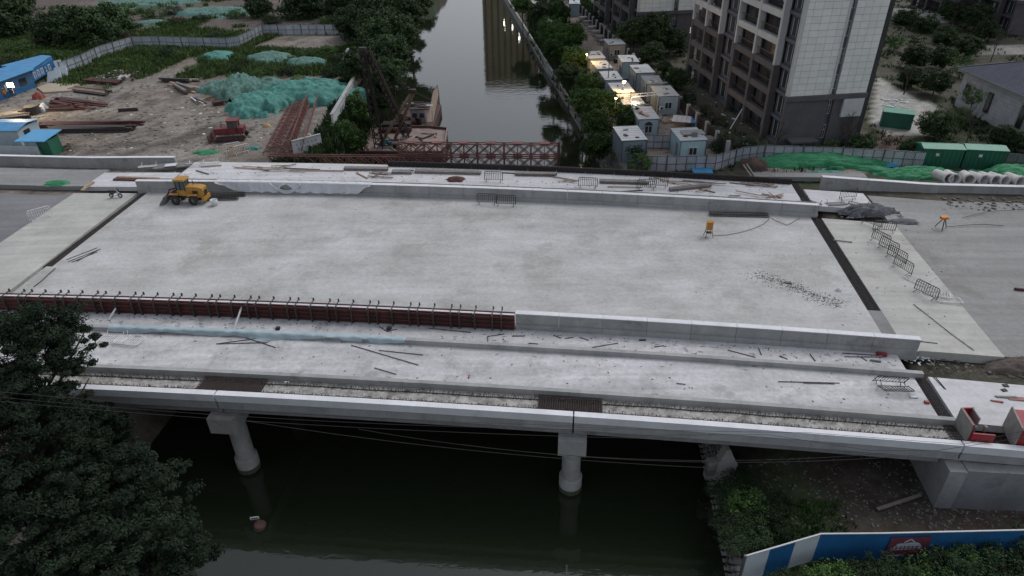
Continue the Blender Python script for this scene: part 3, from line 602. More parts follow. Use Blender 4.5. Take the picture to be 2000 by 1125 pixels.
# ------------------------------------------------------------ buildings
FH = 3.0
tower_parts = {}
def tower(loc, rz, label, floors=13, near=True):
    """local frame: gable faces -y (x 0..12), balcony facade faces -x (y 0..28)"""
    e = emp('apartment_tower', loc, rz, label, 'apartment building')
    def pt(mb, n, m, p=None): return mb.build(n, m, p or e)
    H = floors*FH
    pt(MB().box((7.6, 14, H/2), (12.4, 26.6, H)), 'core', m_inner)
    # gable wall: brown below, pale tiles above
    for x0, x1 in ((0, 6.75), (7.6, 12.4)):
        pt(MB().box(((x0+x1)/2, .25, 3.0), (x1-x0, .5, 6.0)), 'stone_base', m_tbrown)
        o = pt(MB().box(((x0+x1)/2, .27, (H+6.2)/2), (x1-x0, .5, H-6.2)), 'gable_wall', m_tjoint)
        # individual tiles with recessed joints
        nx_ = max(1, round((x1-x0)/1.25)); wd = (x1-x0)/nx_
        key = (round(wd, 3),)
        if key not in tower_parts: tower_parts[key] = MB().box((0, 0, 0), (wd-.05, .04, .70)).mesh('tile', m_twhite)
        rows = int(min(H-6.2, 27 if near else 4)/.75)
        for r in range(rows):
            for c in range(nx_): inst('tile', tower_parts[key], o, (x0+wd*(c+.5), .0, 6.2+.75*(r+.5)))
        if 6.2+rows*.75 < H: pt(MB().box(((x0+x1)/2, .0, (6.2+rows*.75+H)/2), (x1-x0, .04, H-6.2-rows*.75)), 'upper_wall', m_twhite, o)
    pt(MB().box((6.2, .0, 6.05), (12.6, .7, .55)), 'cornice', m_tbrown)
    pt(MB().box((.12, -.1, (H+6.4)/2), (.35, .3, H-6.4)), 'corner_trim', m_frameW); pt(MB().box((6.62, -.05, (H+6.4)/2), (.25, .2, H-6.4)), 'corner_trim', m_frameW)
    pt(MB().box((7.18, .55, H/2), (.86, .3, H)), 'window_strip', m_tgrey)
    k1 = 'stripwin'
    if k1 not in tower_parts:
        tower_parts[k1] = MB().box((0, 0, 0), (.66, .06, 1.7)).mesh('window', m_win)
        mb = MB()
        for x in (-.31, 0, .31): mb.box((x, -.06, 0), (.05, .06, 1.7))
        for z in (-.83, .2, .83): mb.box((0, -.06, z), (.66, .06, .05))
        tower_parts['stripfr'] = mb.mesh('frame', m_frameW)
    for f in range(min(floors, 12)):
        wn = inst('window', tower_parts[k1], e, (7.18, .37, f*FH+1.7)); inst('frame', tower_parts['stripfr'], wn)
    # west facade
    def bay(y0, y1, n, brown_to, x=0):
        wd = (y1-y0)/n
        for i in range(n+1):
            pt(MB().box((x+.3, y0+wd*i, brown_to/2), (1.0, .55, brown_to)), 'pier', m_tbrown)
            pt(MB().box((x+.3, y0+wd*i, (brown_to+H)/2), (1.0, .42, H-brown_to)), 'pier', m_frameW)
        for f in range(floors):
            z = f*FH; m = m_tbrown if z < brown_to-1 else m_frameW
            pt(MB().box((x+.32, (y0+y1)/2, z+FH-.35), (.9, y1-y0-.2, .75)), 'floor_band', m)
            for i in range(n):
                key = ('bal', round(wd, 2))
                if key not in tower_parts:
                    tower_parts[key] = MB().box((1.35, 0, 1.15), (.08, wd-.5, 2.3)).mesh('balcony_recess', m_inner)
                    mb = MB().box((.22, 0, .95), (.05, wd-.55, .07))
                    for q in np.arange(-(wd-.6)/2, (wd-.6)/2, .28): mb.box((.22, q, .5), (.03, .03, .9))
                    tower_parts[key+('r',)] = mb.mesh('railing', m_rail)
                    mb = MB().box((1.28, -.15*wd, 1.2), (.05, wd*.5, 2.0)); tower_parts[key+('w',)] = mb.mesh('window', m_win)
                    mb = MB()
                    for q in (-.40, -.15, .10): mb.box((1.24, q*wd, 1.2), (.05, .07, 2.0))
                    mb.box((1.24, -.15*wd, 2.2), (.05, wd*.5, .08)); tower_parts[key+('f',)] = mb.mesh('frame', m_rail)
                    tower_parts[key+('b',)] = MB().box((1.2, 0, 0), (.05, .5, 1.1)).mesh('curtain', m_frameW)
                b_ = inst('balcony', tower_parts[key], e, (x, y0+wd*(i+.5), z))
                inst('railing', tower_parts[key+('r',)], b_); inst('window', tower_parts[key+('w',)], b_)
                if random.random() < .8: inst('frame', tower_parts[key+('f',)], b_)
                if random.random() < .25: inst('curtain', tower_parts[key+('b',)], b_, (0, random.uniform(-1.2, 1.2), 1.2))
    bay(4.0, 15.6, 2, 9, -.25); bay(21.2, 31.5, 2, 9, -.25)
    for y0, y1 in ((.4, 3.8), (16, 21)):
        pt(MB().box((1.15, (y0+y1)/2, H/2), (.3, y1-y0, H)), 'recess_wall', m_tgrey)
        for f in range(floors):
            wn = pt(MB().box((.96, (y0+y1)/2, f*FH+1.6), (.06, (y1-y0)*.62, 1.9)), 'window', m_win)
            pt(MB().box((.90, (y0+y1)/2-.3*(y1-y0), f*FH+1.6), (.06, .07, 1.9)).box((.90, (y0+y1)/2+.3*(y1-y0), f*FH+1.6), (.06, .07, 1.9)).box((.90, (y0+y1)/2, f*FH+1.6), (.06, .06, 1.9)), 'frame', m_frameW, wn)
            pt(MB().box((.72, (y0+y1)/2, f*FH+.1), (.6, y1-y0-.1, .35)), 'floor_band', m_tgrey)
    pt(MB().box((6.3, 14, H+.4), (12.8, 28, .8)), 'parapet', m_frameW)
    # pale box bay on the east side of the gable
    return e
P0 = at(1517, 289, -2.0)
T1 = tower(P0, R(7.0), 'nearest pale tiled apartment tower with brown stone base and rows of balconies')
T1.scale = (.80, 1, 1); MB().box((10.6, -.16, 4.7), (3.2, .3, 2.3)).build('white_screen', m_frameW, T1)
mb = MB().box((3.2, -.9, 1.15), (4.2, 1.6, .22)); mb.box((1.4, -1.3, .5), (.2, .2, 1.2)); mb.box((5.0, -1.3, .5), (.2, .2, 1.2)); mb.build('canopy', m_tbrown, T1)
P1 = at(1245, 25, 4.2); P1.z = -2.0
tower(P1, R(7.0), 'second apartment tower behind trees, its pale gable cut by the frame top', near=False, floors=12)
P2 = at(1966, 70, -2.0)
tower(P2, R(4.0), 'dark apartment tower at the top right corner behind the bare trees', near=False, floors=9)
# tall tower up river seen only as its reflection
MBt = emp('tall_tower', (-9.5, 322, -2), R(-4), 'tall brown tower up the river, seen mirrored in the water', 'apartment building')
MB().box((11, 8, 26), (25, 14, 52)).build('wall', mat('tower_tan', (.55, .40, .25), (.42, .30, .18), .2, .9), MBt)
for i in range(9): MB().box((-.2+2.8*i, .6, 25.5), (.8, .9, 49)).build('window_strip', m_tgrey, MBt)
# sign on the side of the courtyard
sg = emp('sign_letters', aty(1352, 62, 128), R(60), 'white sign characters standing by the side of the near tower', 'sign')
for i in range(3):
    mb = MB(); x = -1.1+i*1.1
    for k in range(3): mb.box((x, 0, .15+k*.35), (.75, .08, .12))
    mb.box((x-.1+.1*i, 0, .5), (.13, .09, 1.0)); mb.box((x+.3, 0, .3), (.1, .09, .5)); mb.build('character', emit('sign_white', (.9, .92, .95), .25) if i == 0 else bpy.data.materials['sign_white'], sg)
MB().bar(aty(1352, 62, 128)+Vector((0, 0, .0)), aty(1352, 62, 128)+Vector((0, 0, -6)), .15).build('post', m_frame, sg).data.transform(Matrix.Rotation(-R(60), 4, 'Z') @ Matrix.Translation(-Vector(sg.location)))

# club house with slate hip roof
c0 = at(1863, 207, -2); c1 = at(2000, 277, -2); d = (c1-c0); L_ = 34; ang = math.atan2(d.y, d.x)
ch = emp('club_house', c0, ang, 'low pale tiled house with a grey blue hipped tile roof at the right edge', 'house')
MB().box((L_/2, 7, 2.4), (L_, 14, 4.8)).build('wall', m_tjoint, ch)
tl = MB().box((0, 0, 0), (.93, .05, .42)).mesh('tile', m_tgrey if False else mat('club_tile', (.64, .64, .67), (.52, .52, .55), 1.0, .8, objrand=.08))
wins = [(1.6, 2.7, .8, 1.3), (6.2, 2.4, .8, 2.4), (12.4, 2.5, .75, 2.6), (16, 2.5, .75, 2.6)]
n = 0
for r in range(10):
    for c in range(18):
        x = .5+c*.97; z = .3+r*.46
        if any(abs(x-a) < (w_+.9)/2 and abs(z-b) < (h_+.4)/2 for a, b, w_, h_ in wins): continue
        if n < 280: inst('tile', tl, ch, (x, -.02, z)); n += 1
for a, b, w_, h_ in wins:
    f = MB().box((a, -.06, b), (w_+.15, .1, h_+.15)).build('window', m_rail, ch); MB().box((a, -.13, b), (w_-.05, .04, h_-.05)).build('pane', m_win, f)
MB().box((L_/2, 7, 4.95), (L_+1.4, 15.4, .35)).build('eaves', m_frameW, ch)
mb = MB(); a = [(-.9, -.9), (L_+.9, -.9), (L_+.9, 14.9), (-.9, 14.9)]; z0 = 5.13; z1 = 8.0; r0 = (6.5, 7); r1 = (L_-6.5, 7)
mb.v = [(*p, z0) for p in a]+[(*r0, z1), (*r1, z1)]; mb.f = [(0, 1, 5, 4), (1, 2, 5), (2, 3, 4, 5), (3, 0, 4), (3, 2, 1, 0)]
rf_ = mb.build('roof', m_rooft, ch)
mb = MB()
for i in range(34):                                      # tile courses on the front slope
    f = i/34; y = -.9+f*7.9; z = z0+f*(z1-z0); x0 = -.9+f*7.4; x1 = L_+.9-f*7.4
    mb.bar((x0, y, z+.02), (x1, y, z+.02), .05, .05)
mb.build('tile_course', m_rooft, rf_)
mb = MB(); mb.bar((*r0, z1), (*r1, z1), .25, .2); mb.bar((-.9, -.9, z0), (*r0, z1), .2, .16); mb.bar((-.9, 14.9, z0), (*r0, z1), .2, .16); mb.build('ridge', m_tgrey, rf_)

# ------------------------------------------------------------ fences
def fence(pts, h, pw_, name, label, cat, pm, every=3, frame=True, colours=None, lean=.02, rib=.03):
    e = emp(name, pts[0], 0, label, cat); org = Vector(pts[0]); k = 0
    for a, b in zip(pts[:-1], pts[1:]):
        a = Vector(a); b = Vector(b); L = (b-a).length; n = max(1, round(L/pw_)); d = (b-a)/n; rz = math.atan2(d.y, d.x)
        for i in range(n):
            p = a+d*i; q = p+d; m = colours(k, (p+q)/2) if colours else pm
            zc = (p.z+q.z)/2; dv = q-p; dl_ = math.hypot(dv.x, dv.y); nrm = Vector((-dv.y, dv.x, 0)).normalized()
            ln = random.uniform(-lean, lean)*h
            mb = MB(); nr = 8
            for r in range(nr):                           # trapezoid ribs
                f0 = (r+.06)/nr; f1 = (r+.5)/nr; f2 = (r+.94)/nr
                for fa, fb, oo in ((f0 if rib > .02 else r/nr, f1, .0), (f1, f2 if rib > .02 else (r+1)/nr, rib)):
                    A = p+dv*fa+nrm*oo-org; B = p+dv*fb+nrm*oo-org; T = Vector((0, 0, h))+nrm*ln; k_ = nrm*.02
                    mb.hexa([A, B, B+k_, A+k_], [A+T, B+T, B+T+k_, A+T+k_])
            o = mb.build('fence_panel', m, e)
            if frame:
                mb = MB()
                for hh in (.06, h*.5, h-.04):
                    mb.bar(p-nrm*.03-org+Vector((0, 0, hh)), q-nrm*.03-org+Vector((0, 0, hh)), .05, .06)
                mb.bar(p-nrm*.03-org, p-nrm*.03-org+Vector((0, 0, h)), .05, .05)
                mb.build('frame', m_frame, o)
            if k % every == 0: MB().box((p.x-org.x, p.y-org.y-.06, p.z-org.z+h/2+.08), (.12, .12, h+.2), rz).build('fence_post', m_frame, e)
            k += 1
    return e
fl = [gat(px, py) for px, py in ((122, 146), (165, 130), (200, 112), (262, 93), (300, 92), (445, 96), (470, 92), (515, 69), (620, 68), (716, 69))]
fence(fl, 2.0, 1.6, 'sheet_fence', 'long pale sheet metal fence winding along the north edge of the yard', 'fence', m_panel)
fr = [at(px, py, -2.0) for px, py in ((1225, 333), (1300, 336), (1395, 334), (1447, 318), (1490, 313), (1620, 318), (1700, 322), (1800, 328))]
fence(fr, 1.9, 1.05, 'sheet_fence', 'pale blue grey sheet fence between the white cabins and the far side of the bridge', 'fence', m_panel, 4)
fr2 = [at(px, py, -2.0) for px, py in ((1957, 330), (2000, 334), (2080, 342))]
fence(fr2, 1.9, 1.05, 'sheet_fence', 'short grey sheet fence right of the two green steel boxes', 'fence', mat('grey_sheet', (.16, .18, .19), (.12, .13, .14), 1, .7), 4)
f3 = [at(px, py, -2.0) for px, py in ((1258, 290), (1310, 290)) ]
fence(f3, 1.7, 1.1, 'sheet_fence', 'short pale sheet fence between the two nearest cabins', 'fence', m_panel, 4)
# blue and white hoarding near the camera
zb = -5.0
hb = [aty(1445, 1128, 23.0), at(1585, 1096, zb), at(1700, 1095, zb), at(2000, 1088, zb), at(2100, 1085, zb)]
hb[0] = at(1440, 1140, zb)
def hc(k, p): return [m_whit, m_blue, m_whit, m_blue][k] if k < 4 else m_blue
HB = fence(hb, 2.35, 1.75, 'blue_hoarding', 'bright blue metal hoarding with white striped end on the near bank', 'hoarding', m_blue, 99, False, hc, 0, .008)
mb = MB()
for a, b in zip(hb[:-1], hb[1:]): mb.bar(a-hb[0]+Vector((0, 0, 2.38)), b-hb[0]+Vector((0, 0, 2.38)), .08, .05)
mb.build('top_rail', m_frameW, HB)
# banner on it
pa = at(1720, 1094, zb); pb = at(1797, 1092, zb); dd = (pb-pa); nn = Vector((dd.y, -dd.x, 0)).normalized()*.09
bn = emp('banner', pa+nn, math.atan2(dd.y, dd.x), 'faded maroon banner with a pale roof outline and white lettering on the blue hoarding', 'banner')
LB = dd.length
MB().box((LB/2, 0, 1.25), (LB, .02, 1.65)).build('sheet', m_maroon, bn)
mb = MB(); mb.poly([(LB*.08, -.02, 1.0), (LB*.85, -.02, 1.05), (LB*.83, -.02, 1.35), (LB*.72, -.02, 1.62), (LB*.55, -.02, 1.66), (LB*.2, -.02, 1.55), (LB*.18, -.02, 1.35), (LB*.08, -.02, 1.3)])
mb.bar((LB*.36, -.02, 1.66), (LB*.5, -.02, 1.92), .02, .07); mb.bar((LB*.5, -.02, 1.92), (LB*.62, -.02, 1.66), .02, .07); mb.bar((LB*.05, -.02, .55), (LB*.4, -.02, .57), .02, .05); mb.build('print', m_bwhite, bn)
for i in range(7):
    mb = MB(); x = LB*(.12+.1*i)
    mb.box((x, -.035, 1.3), (.16, .01, .04)).box((x, -.035, 1.15), (.18, .01, .04)).box((x-.02, -.035, 1.22), (.04, .01, .28)); mb.build('character', m_maroon, bn)

# white site walls on the left bank
def wallseg(a, b, h, th, label, m=m_panel):
    e = emp('site_wall', a, 0, label, 'wall'); L = (b-a).length; n = max(1, round(L/2.5))
    for i in range(n):
        p = (b-a)*i/n; q = (b-a)*(i+1)/n-(b-a).normalized()*.02
        o = MB().bar(p+Vector((0, 0, h/2)), q+Vector((0, 0, h/2)), th, h).build('wall_panel', m, e)
        MB().bar(p+Vector((0, 0, h+.04)), q+Vector((0, 0, h+.04)), th+.25, .06).build('cap', m_wall, o)
    return e
a = at(652, 252, -1.1); b = at(706, 155, -1.1)
wallseg(a, b, 1.9, .25, 'long white painted wall running away along the left river bank', m_frameW)
mb = MB(); 
for i, f in enumerate((.2, .42, .62)):
    p = a+(b-a)*f; q = a+(b-a)*(f+.1)
    mb.bar(p+Vector((.22, 0, .9)), q+Vector((.22, 0, .9)), .02, .7)
mb.build('painted_slogan', mat('slogan_grey', (.22, .24, .32), (.18, .20, .26), 1), label='faded blue grey slogan patches painted on the white bank wall', cat='painted sign')
a = at(574, 303, -1.1); b = at(630, 288, -1.1)
ws = wallseg(a, b, 1.7, .12, 'short white notice wall with two rows of grey characters by the red trusses', m_frameW)
d_ = (b-a).normalized(); nn = Vector((d_.y, -d_.x, 0))*.09; L = (b-a).length
for r in range(2):
    for i in range(6):
        c = d_*(L*(.15+.13*i+.03*r))+nn+Vector((0, 0, 1.15-.5*r)); mb = MB()
        for s_ in (-.1, .08): mb.bar(c+d_*-.13+Vector((0, 0, s_)), c+d_*.13+Vector((0, 0, s_)), .01, .04)
        mb.bar(c+Vector((0, 0, -.16)), c+Vector((0, 0, .16)), .01, .045); mb.build('character', mat('slogan_grey', (.22, .24, .32)), ws)
a = at(672, 134, -1.1); b = at(702, 132, -1.1); wallseg(a, b, 1.5, .2, 'grey cross wall joining the far end of the white bank wall', m_tgrey)
a = at(672, 132, -1.1); b = at(682, 108, -1.1); wallseg(a, b, 1.2, .2, 'thin pale wall end among the bushes beyond the cross wall', m_wall)

# stone retaining wall right bank: separate stones
sw = emp('stone_wall', (13.2, 80, -2), 0, 'tall grey rubble stone retaining wall at the right bank behind the bridge', 'wall')
pts = [(12.25, 90), (12.75, 87), (13.35, 80), (13.9, 72), (13.9, 66)]
def wx(y, P=pts): return float(np.interp(y, [p[1] for p in P[::-1]], [p[0] for p in P[::-1]]))
mb = MB(); bt = []; 
for (x0, y0), (x1, y1) in zip(pts[:-1], pts[1:]): mb.hexa([(x0-13.2-.1, y0-80, -7), (x1-13.2-.1, y1-80, -7), (x1-13.2+.9, y1-80, -7), (x0-13.2+.9, y0-80, -7)], [(x0-13.2+.3, y0-80, .15), (x1-13.2+.3, y1-80, .15), (x1-13.2+.8, y1-80, .15), (x0-13.2+.8, y0-80, .15)])
mb.build('mortar', m_mort, sw)
stone_me = []
for k in range(5):
    mb = MB(); rr = random.Random(k); ring = [(.5*math.cos(t_)*rr.uniform(.75, 1.05), .5*math.sin(t_)*rr.uniform(.75, 1.05)) for t_ in [i*math.pi/3 for i in range(6)]]
    mb.v = [(.15, y, z) for y, z in ring]+[(-.22, y*.8, z*.8) for y, z in ring]; mb.f = [tuple(range(6)), tuple(range(11, 5, -1))]+[(i, i+6, (i+1) % 6+6, (i+1) % 6) for i in range(6)]
    stone_me.append(mb.mesh('stone', m_stoneg))
ns = 0
for r in range(13):
    for c in range(30):
        y = 89-c*.62+(r % 2)*.3; 
        if y < 71 or ns >= 290: continue
        f = r/13; x = wx(y)-.12+f*.42
        o = inst('stone', random.choice(stone_me), sw, (x-13.2, y-80, -5.6+r*.44), scale=(1, .6*random.uniform(.85, 1.1), .42*random.uniform(.85, 1.1))); o.rotation_euler = (random.uniform(-.3, .3), 0, 0); ns += 1
MB().bar((12.75-13.2+.5, 7.5, .2), (13.9-13.2+.5, -9, .2), .45, .12).build('cap', m_mort, sw)
# near bank stone wall under the bridge
sw2 = emp('stone_wall', (13.9, 32, -6), 0, 'broken rubble stone bank wall beside the dark water under the bridge', 'wall')
pts2 = [(13.9, 44), (13.75, 37), (13.4, 33), (13.0, 28), (12.3, 22)]
ns = 0
for r in range(7):
    for c in range(44):
        y = 44-c*.5+(r % 2)*.25; 
        if ns >= 290: break
        top = -5.3 if y > 30 else -6.4
        z = -7.6+r*.36
        if z > top: continue
        x = float(np.interp(y, [p[1] for p in pts2[::-1]], [p[0] for p in pts2[::-1]]))+r*.14
        o = inst('stone', random.choice(stone_me), sw2, (x-13.9, y-32, z+6), scale=(1.2, .52*random.uniform(.8, 1.15), .4*random.uniform(.8, 1.15))); o.rotation_euler = (random.uniform(-.4, .4), .3, random.uniform(-.2, .2)); ns += 1
p = at(1413, 905, -5.2); sb = emp('stone_stub', p, .1, 'broken pointed grey concrete stub standing on the stone bank wall', 'concrete block')
mb = MB(); prof = [(-.55, -1.2), (.75, -1.2), (.85, .1), (.6, .5), (.15, 1.5), (-.1, 1.5), (-.5, .2)]
mb.v = [(x, -.3, z) for x, z in prof]+[(x, .35, z) for x, z in prof]; mb.f = [tuple(range(7)), tuple(range(13, 6, -1))]+[(i, i+7, (i+1) % 7+7, (i+1) % 7) for i in range(7)]
mb.build('block', m_pier, sb)
for i in range(4): MB().box((-.8, 0, -1+.42*i), (.7, .5, .36)).build('brick_course', m_stoneg, sb)
# long low river wall on the far right bank
rw = emp('river_wall', (9, 120, -6.3), 0, 'long low pale river wall along the far right bank below the trees', 'wall')
ys = list(np.arange(90, 262, 4.0))
for a, b in zip(ys[:-1], ys[1:]):
    xa = float(np.interp(a, *NYR)); xb = float(np.interp(b, *NYR)); q = .015
    mb = MB(); mb.hexa([(xa-.15-9, a+q-120, -1.6), (xb-.15-9, b-q-120, -1.6), (xb+.45-9, b-q-120, -1.6), (xa+.45-9, a+q-120, -1.6)], [(xa-.05-9, a+q-120, .55), (xb-.05-9, b-q-120, .55), (xb+.3-9, b-q-120, .55), (xa+.3-9, a+q-120, .55)])
    mb.build('wall_panel', m_path if a > 125 else m_stoneg, rw)
MB().poly([(float(np.interp(y, *NYR))+4, y, -3.6) for y in (150, 262)]+[(float(np.interp(y, *NYR))+7, y, -3.6) for y in (262, 150)]).build('path', m_path, kind='structure')

# iron fence with pale posts between the cabins and the towers
ifn = emp('iron_fence', (20, 120, -2), 0, 'dark iron bar fence with pale square pillars between the white cabins and the towers', 'fence')
A = at(1418, 308, -2); B = at(1104, 0, -2); n = 30; d = (B-A)/n; o0 = Vector(ifn.location)
nr = d.normalized()
for i in range(n+1):
    p = A+d*i-o0; MB().box((p.x, p.y, 1.05), (.42, .42, 2.1), .1).build('pillar', m_wall, ifn)
    if i < n:
        mb = MB(); q = p+d
        for z in (.25, 1.75): mb.bar(p+nr*.22+Vector((0, 0, z)), q-nr*.22+Vector((0, 0, z)), .06, .06)
        k = 16
        for j in range(1, k): r_ = p+d*j/k; mb.bar(r_+Vector((0, 0, .2)), r_+Vector((0, 0, 1.9)), .055, .055)
        mb.build('railing', m_black, ifn)
        MB().bar(p+nr*.22+Vector((0, 0, .1)), q-nr*.22+Vector((0, 0, .1)), .28, .2).build('plinth', m_wall, ifn)

# ------------------------------------------------------------ cabins
def cabin(bl, br_, fl_, label, roofm=None, wallm=None, z1=.62, zg=-2.0, win=True, arch=False):
    a = at(*fl_, z1); b = at(*bl, z1); c = at(*br_, z1); wd = max(2.2, min((c-b).length, 4.2)); L = max(3.5, min((b-a).length, 7.5)); d = (b-a).normalized(); rz = math.atan2(d.y, d.x)-math.pi/2
    e = emp('site_cabin', (a.x, a.y, zg), rz, label, 'cabin', 'white site cabins beside the river'); h = z1-zg
    MB().box((wd/2, L/2, h/2-.05), (wd-.1, L-.1, h-.1)).build('wall', wallm or m_cont, e)
    mb = MB()
    for i in range(int(L/.25)): mb.box((.02, .15+i*.25, h/2), (.05, .09, h-.3)); mb.box((wd-.02, .15+i*.25, h/2), (.05, .09, h-.3))
    mb.build('wall_ribs', wallm or m_cont, e, kind='stuff')
    for x in (.02, wd-.02):
        for y in (.02, L-.02): MB().box((x, y, h/2), (.1, .1, h-.02)).build('corner_post', m_frame if random.random() < .5 else m_hub, e)
    mb = MB(); n = 6
    for i in range(n): mb.box((wd/2, L*(i+.5)/n, h+.04), (wd+.12, L/n-.03, .07))
    r = mb.build('roof', roofm or m_croof, e)
    mb = MB()
    for i in range(n+1): mb.box((wd/2, L*i/n, h+.075), (wd+.12, .06, .06))
    mb.build('roof_seam', m_whit, r)
    if win:
        x = wd*.5; w_ = MB().box((x, -.02, h*.52), (.95, .08, 1.0)).build('window', m_frameW, e)
        mb = MB().box((x-.23, -.07, h*.52), (.38, .03, .8)).box((x+.23, -.07, h*.52), (.38, .03, .8)); mb.build('pane', m_win, w_)
        if random.random() < .6:
            ac = MB().box((wd*.18, -.22, h*.42), (.7, .34, .5)).build('air_conditioner', m_frameW, e); Q = Matrix.Rotation(math.pi/2, 3, 'X'); MB().lathe([(0, 0), (.17, 0), (.18, .02)], (wd*.18-.1, -.395, h*.42), 12, Q).build('fan', m_black, ac)
        if arch: mb = MB(); mb.prism([(x+.475*math.cos(t_*math.pi/8), .475*math.sin(t_*math.pi/8)) for t_ in range(9)], 0, .1); mb.v = [(p[0], -.02-p[2], h*.52+.5+p[1]) for p in mb.v]; mb.build('arch', m_win, w_)
    MB().box((-.03, L*.3, 1.0), (.05, .85, 1.95)).build('door', m_hub, e)
    for i in range(3): MB().box((random.uniform(.4, wd-.4), random.uniform(.6, L-.6), h+.14), (random.uniform(.2, .9), random.uniform(.1, .5), .1), random.random()*3).build('roof_clutter', random.choice([m_wood, m_greyw, m_rust, m_litter]), e)
    return e
Z3 = lambda x, y: (1130+x/8.65, 80+y/8.65)
Z4 = lambda x, y: (1170+x/6.248, 160+y/6.248)
Z0 = lambda x, y: (1100+x/7.03, y/7.03)
cabin(Z3(90, 190), Z3(360, 185), Z3(180, 305), 'site cabin at the far end of the river side row, its roof lit yellow')
cabin(Z3(215, 350), Z3(470, 350), Z3(325, 480), 'grey roofed site cabin second from the far end of the river side row')
cabin(Z3(355, 525), Z3(640, 520), Z3(455, 670), 'site cabin with the wall lamp on its near end, third in the river side row')
cabin(Z3(500, 720), Z3(825, 715), Z3(620, 890), 'site cabin with warm orange lit roof, fourth in the river side row')
cabin(Z3(640, 910), Z3(985, 905), Z3(770, 1085), 'site cabin behind the service pole, partly lit warm, fifth in the river side row')
cabin(Z4(390, 312), Z4(635, 312), Z4(485, 462), 'white site cabin with an arched window facing the bridge', arch=True)
cabin(Z4(175, 555), Z4(470, 550), Z4(285, 725), 'grey site cabin at the corner above the stone retaining wall', wallm=mat('grey_cabin', (.20, .25, .28), (.15, .19, .22), .8, .6))
cabin(Z0(560, 545), Z0(785, 540), Z0(630, 620), 'tan walled site cabin with a dark window, farthest by the iron fence', wallm=mat('tan_cabin', (.36, .33, .28), (.28, .25, .21), .8, .6))
cabin(Z3(665, 250), Z3(945, 250), Z3(740, 365), 'white site cabin by the iron fence, second from the far end', win=False)
cabin(Z3(870, 415), Z3(1170, 410), Z3(980, 548), 'greenish walled site cabin by the iron fence, third from the far end', win=False)
cabin(Z3(1060, 600), Z3(1340, 595), Z3(1150, 730), 'dark roofed site cabin wedged behind the tall cabin by the iron fence', roofm=mat('dark_roof', (.26, .27, .29), (.19, .2, .21), .8, .7), win=False)
cabin(Z4(635, 60), Z4(870, 55), Z4(735, 180), 'tall white site cabin with a window whose shutters glow pink, by the iron fence')
cb = cabin(Z4(880, 575), Z4(1190, 565), Z4(1000, 725), 'pale turquoise site cabin with an open hatch cover on its roof', wallm=mat('turq_cabin', (.36, .50, .53), (.28, .40, .43), .8, .6))
MB().box((2.0, 2.2, 2.85), (2.6, 1.5, .08)).build('hatch_cover', m_path, cb); MB().box((1.9, 1.2, 2.95), (.6, .5, .5)).build('vent_box', m_hub, cb)
cabin((1112, 1), (1132, 1), (1112, 8), 'pale blue site cabin at the far end of the yard, at the frame top', z1=.6, win=False)
# stacks of board tables along the yard
for i, (px, py) in enumerate(((1139, 42), (1147, 50), (1155, 61), (1163, 70), (1171, 80), (1178, 88))):
    p = at(px, py, -2); e = emp('work_table', p, R(12+random.uniform(-5, 5)), ['grey board work table farthest up the yard', 'second grey work table in the row from the far end', 'third grey work table in the row from the far end', 'fourth grey work table in the row from the far end', 'fifth grey work table, next to last before the tan cabin', 'last grey work table just behind the tan cabin'][i], 'table', 'row of work tables in the cabin yard')
    MB().box((0, 0, .95), (1.7, 1.3, .1)).build('tabletop', m_pallet, e); MB().box((0.1, 0, .45), (1.4, 1.0, .12)).build('shelf', m_pallet, e)
    for x in (-.75, .75):
        for y in (-.55, .55): MB().box((x, y, .45), (.1, .1, .9)).build('leg', m_hub, e)
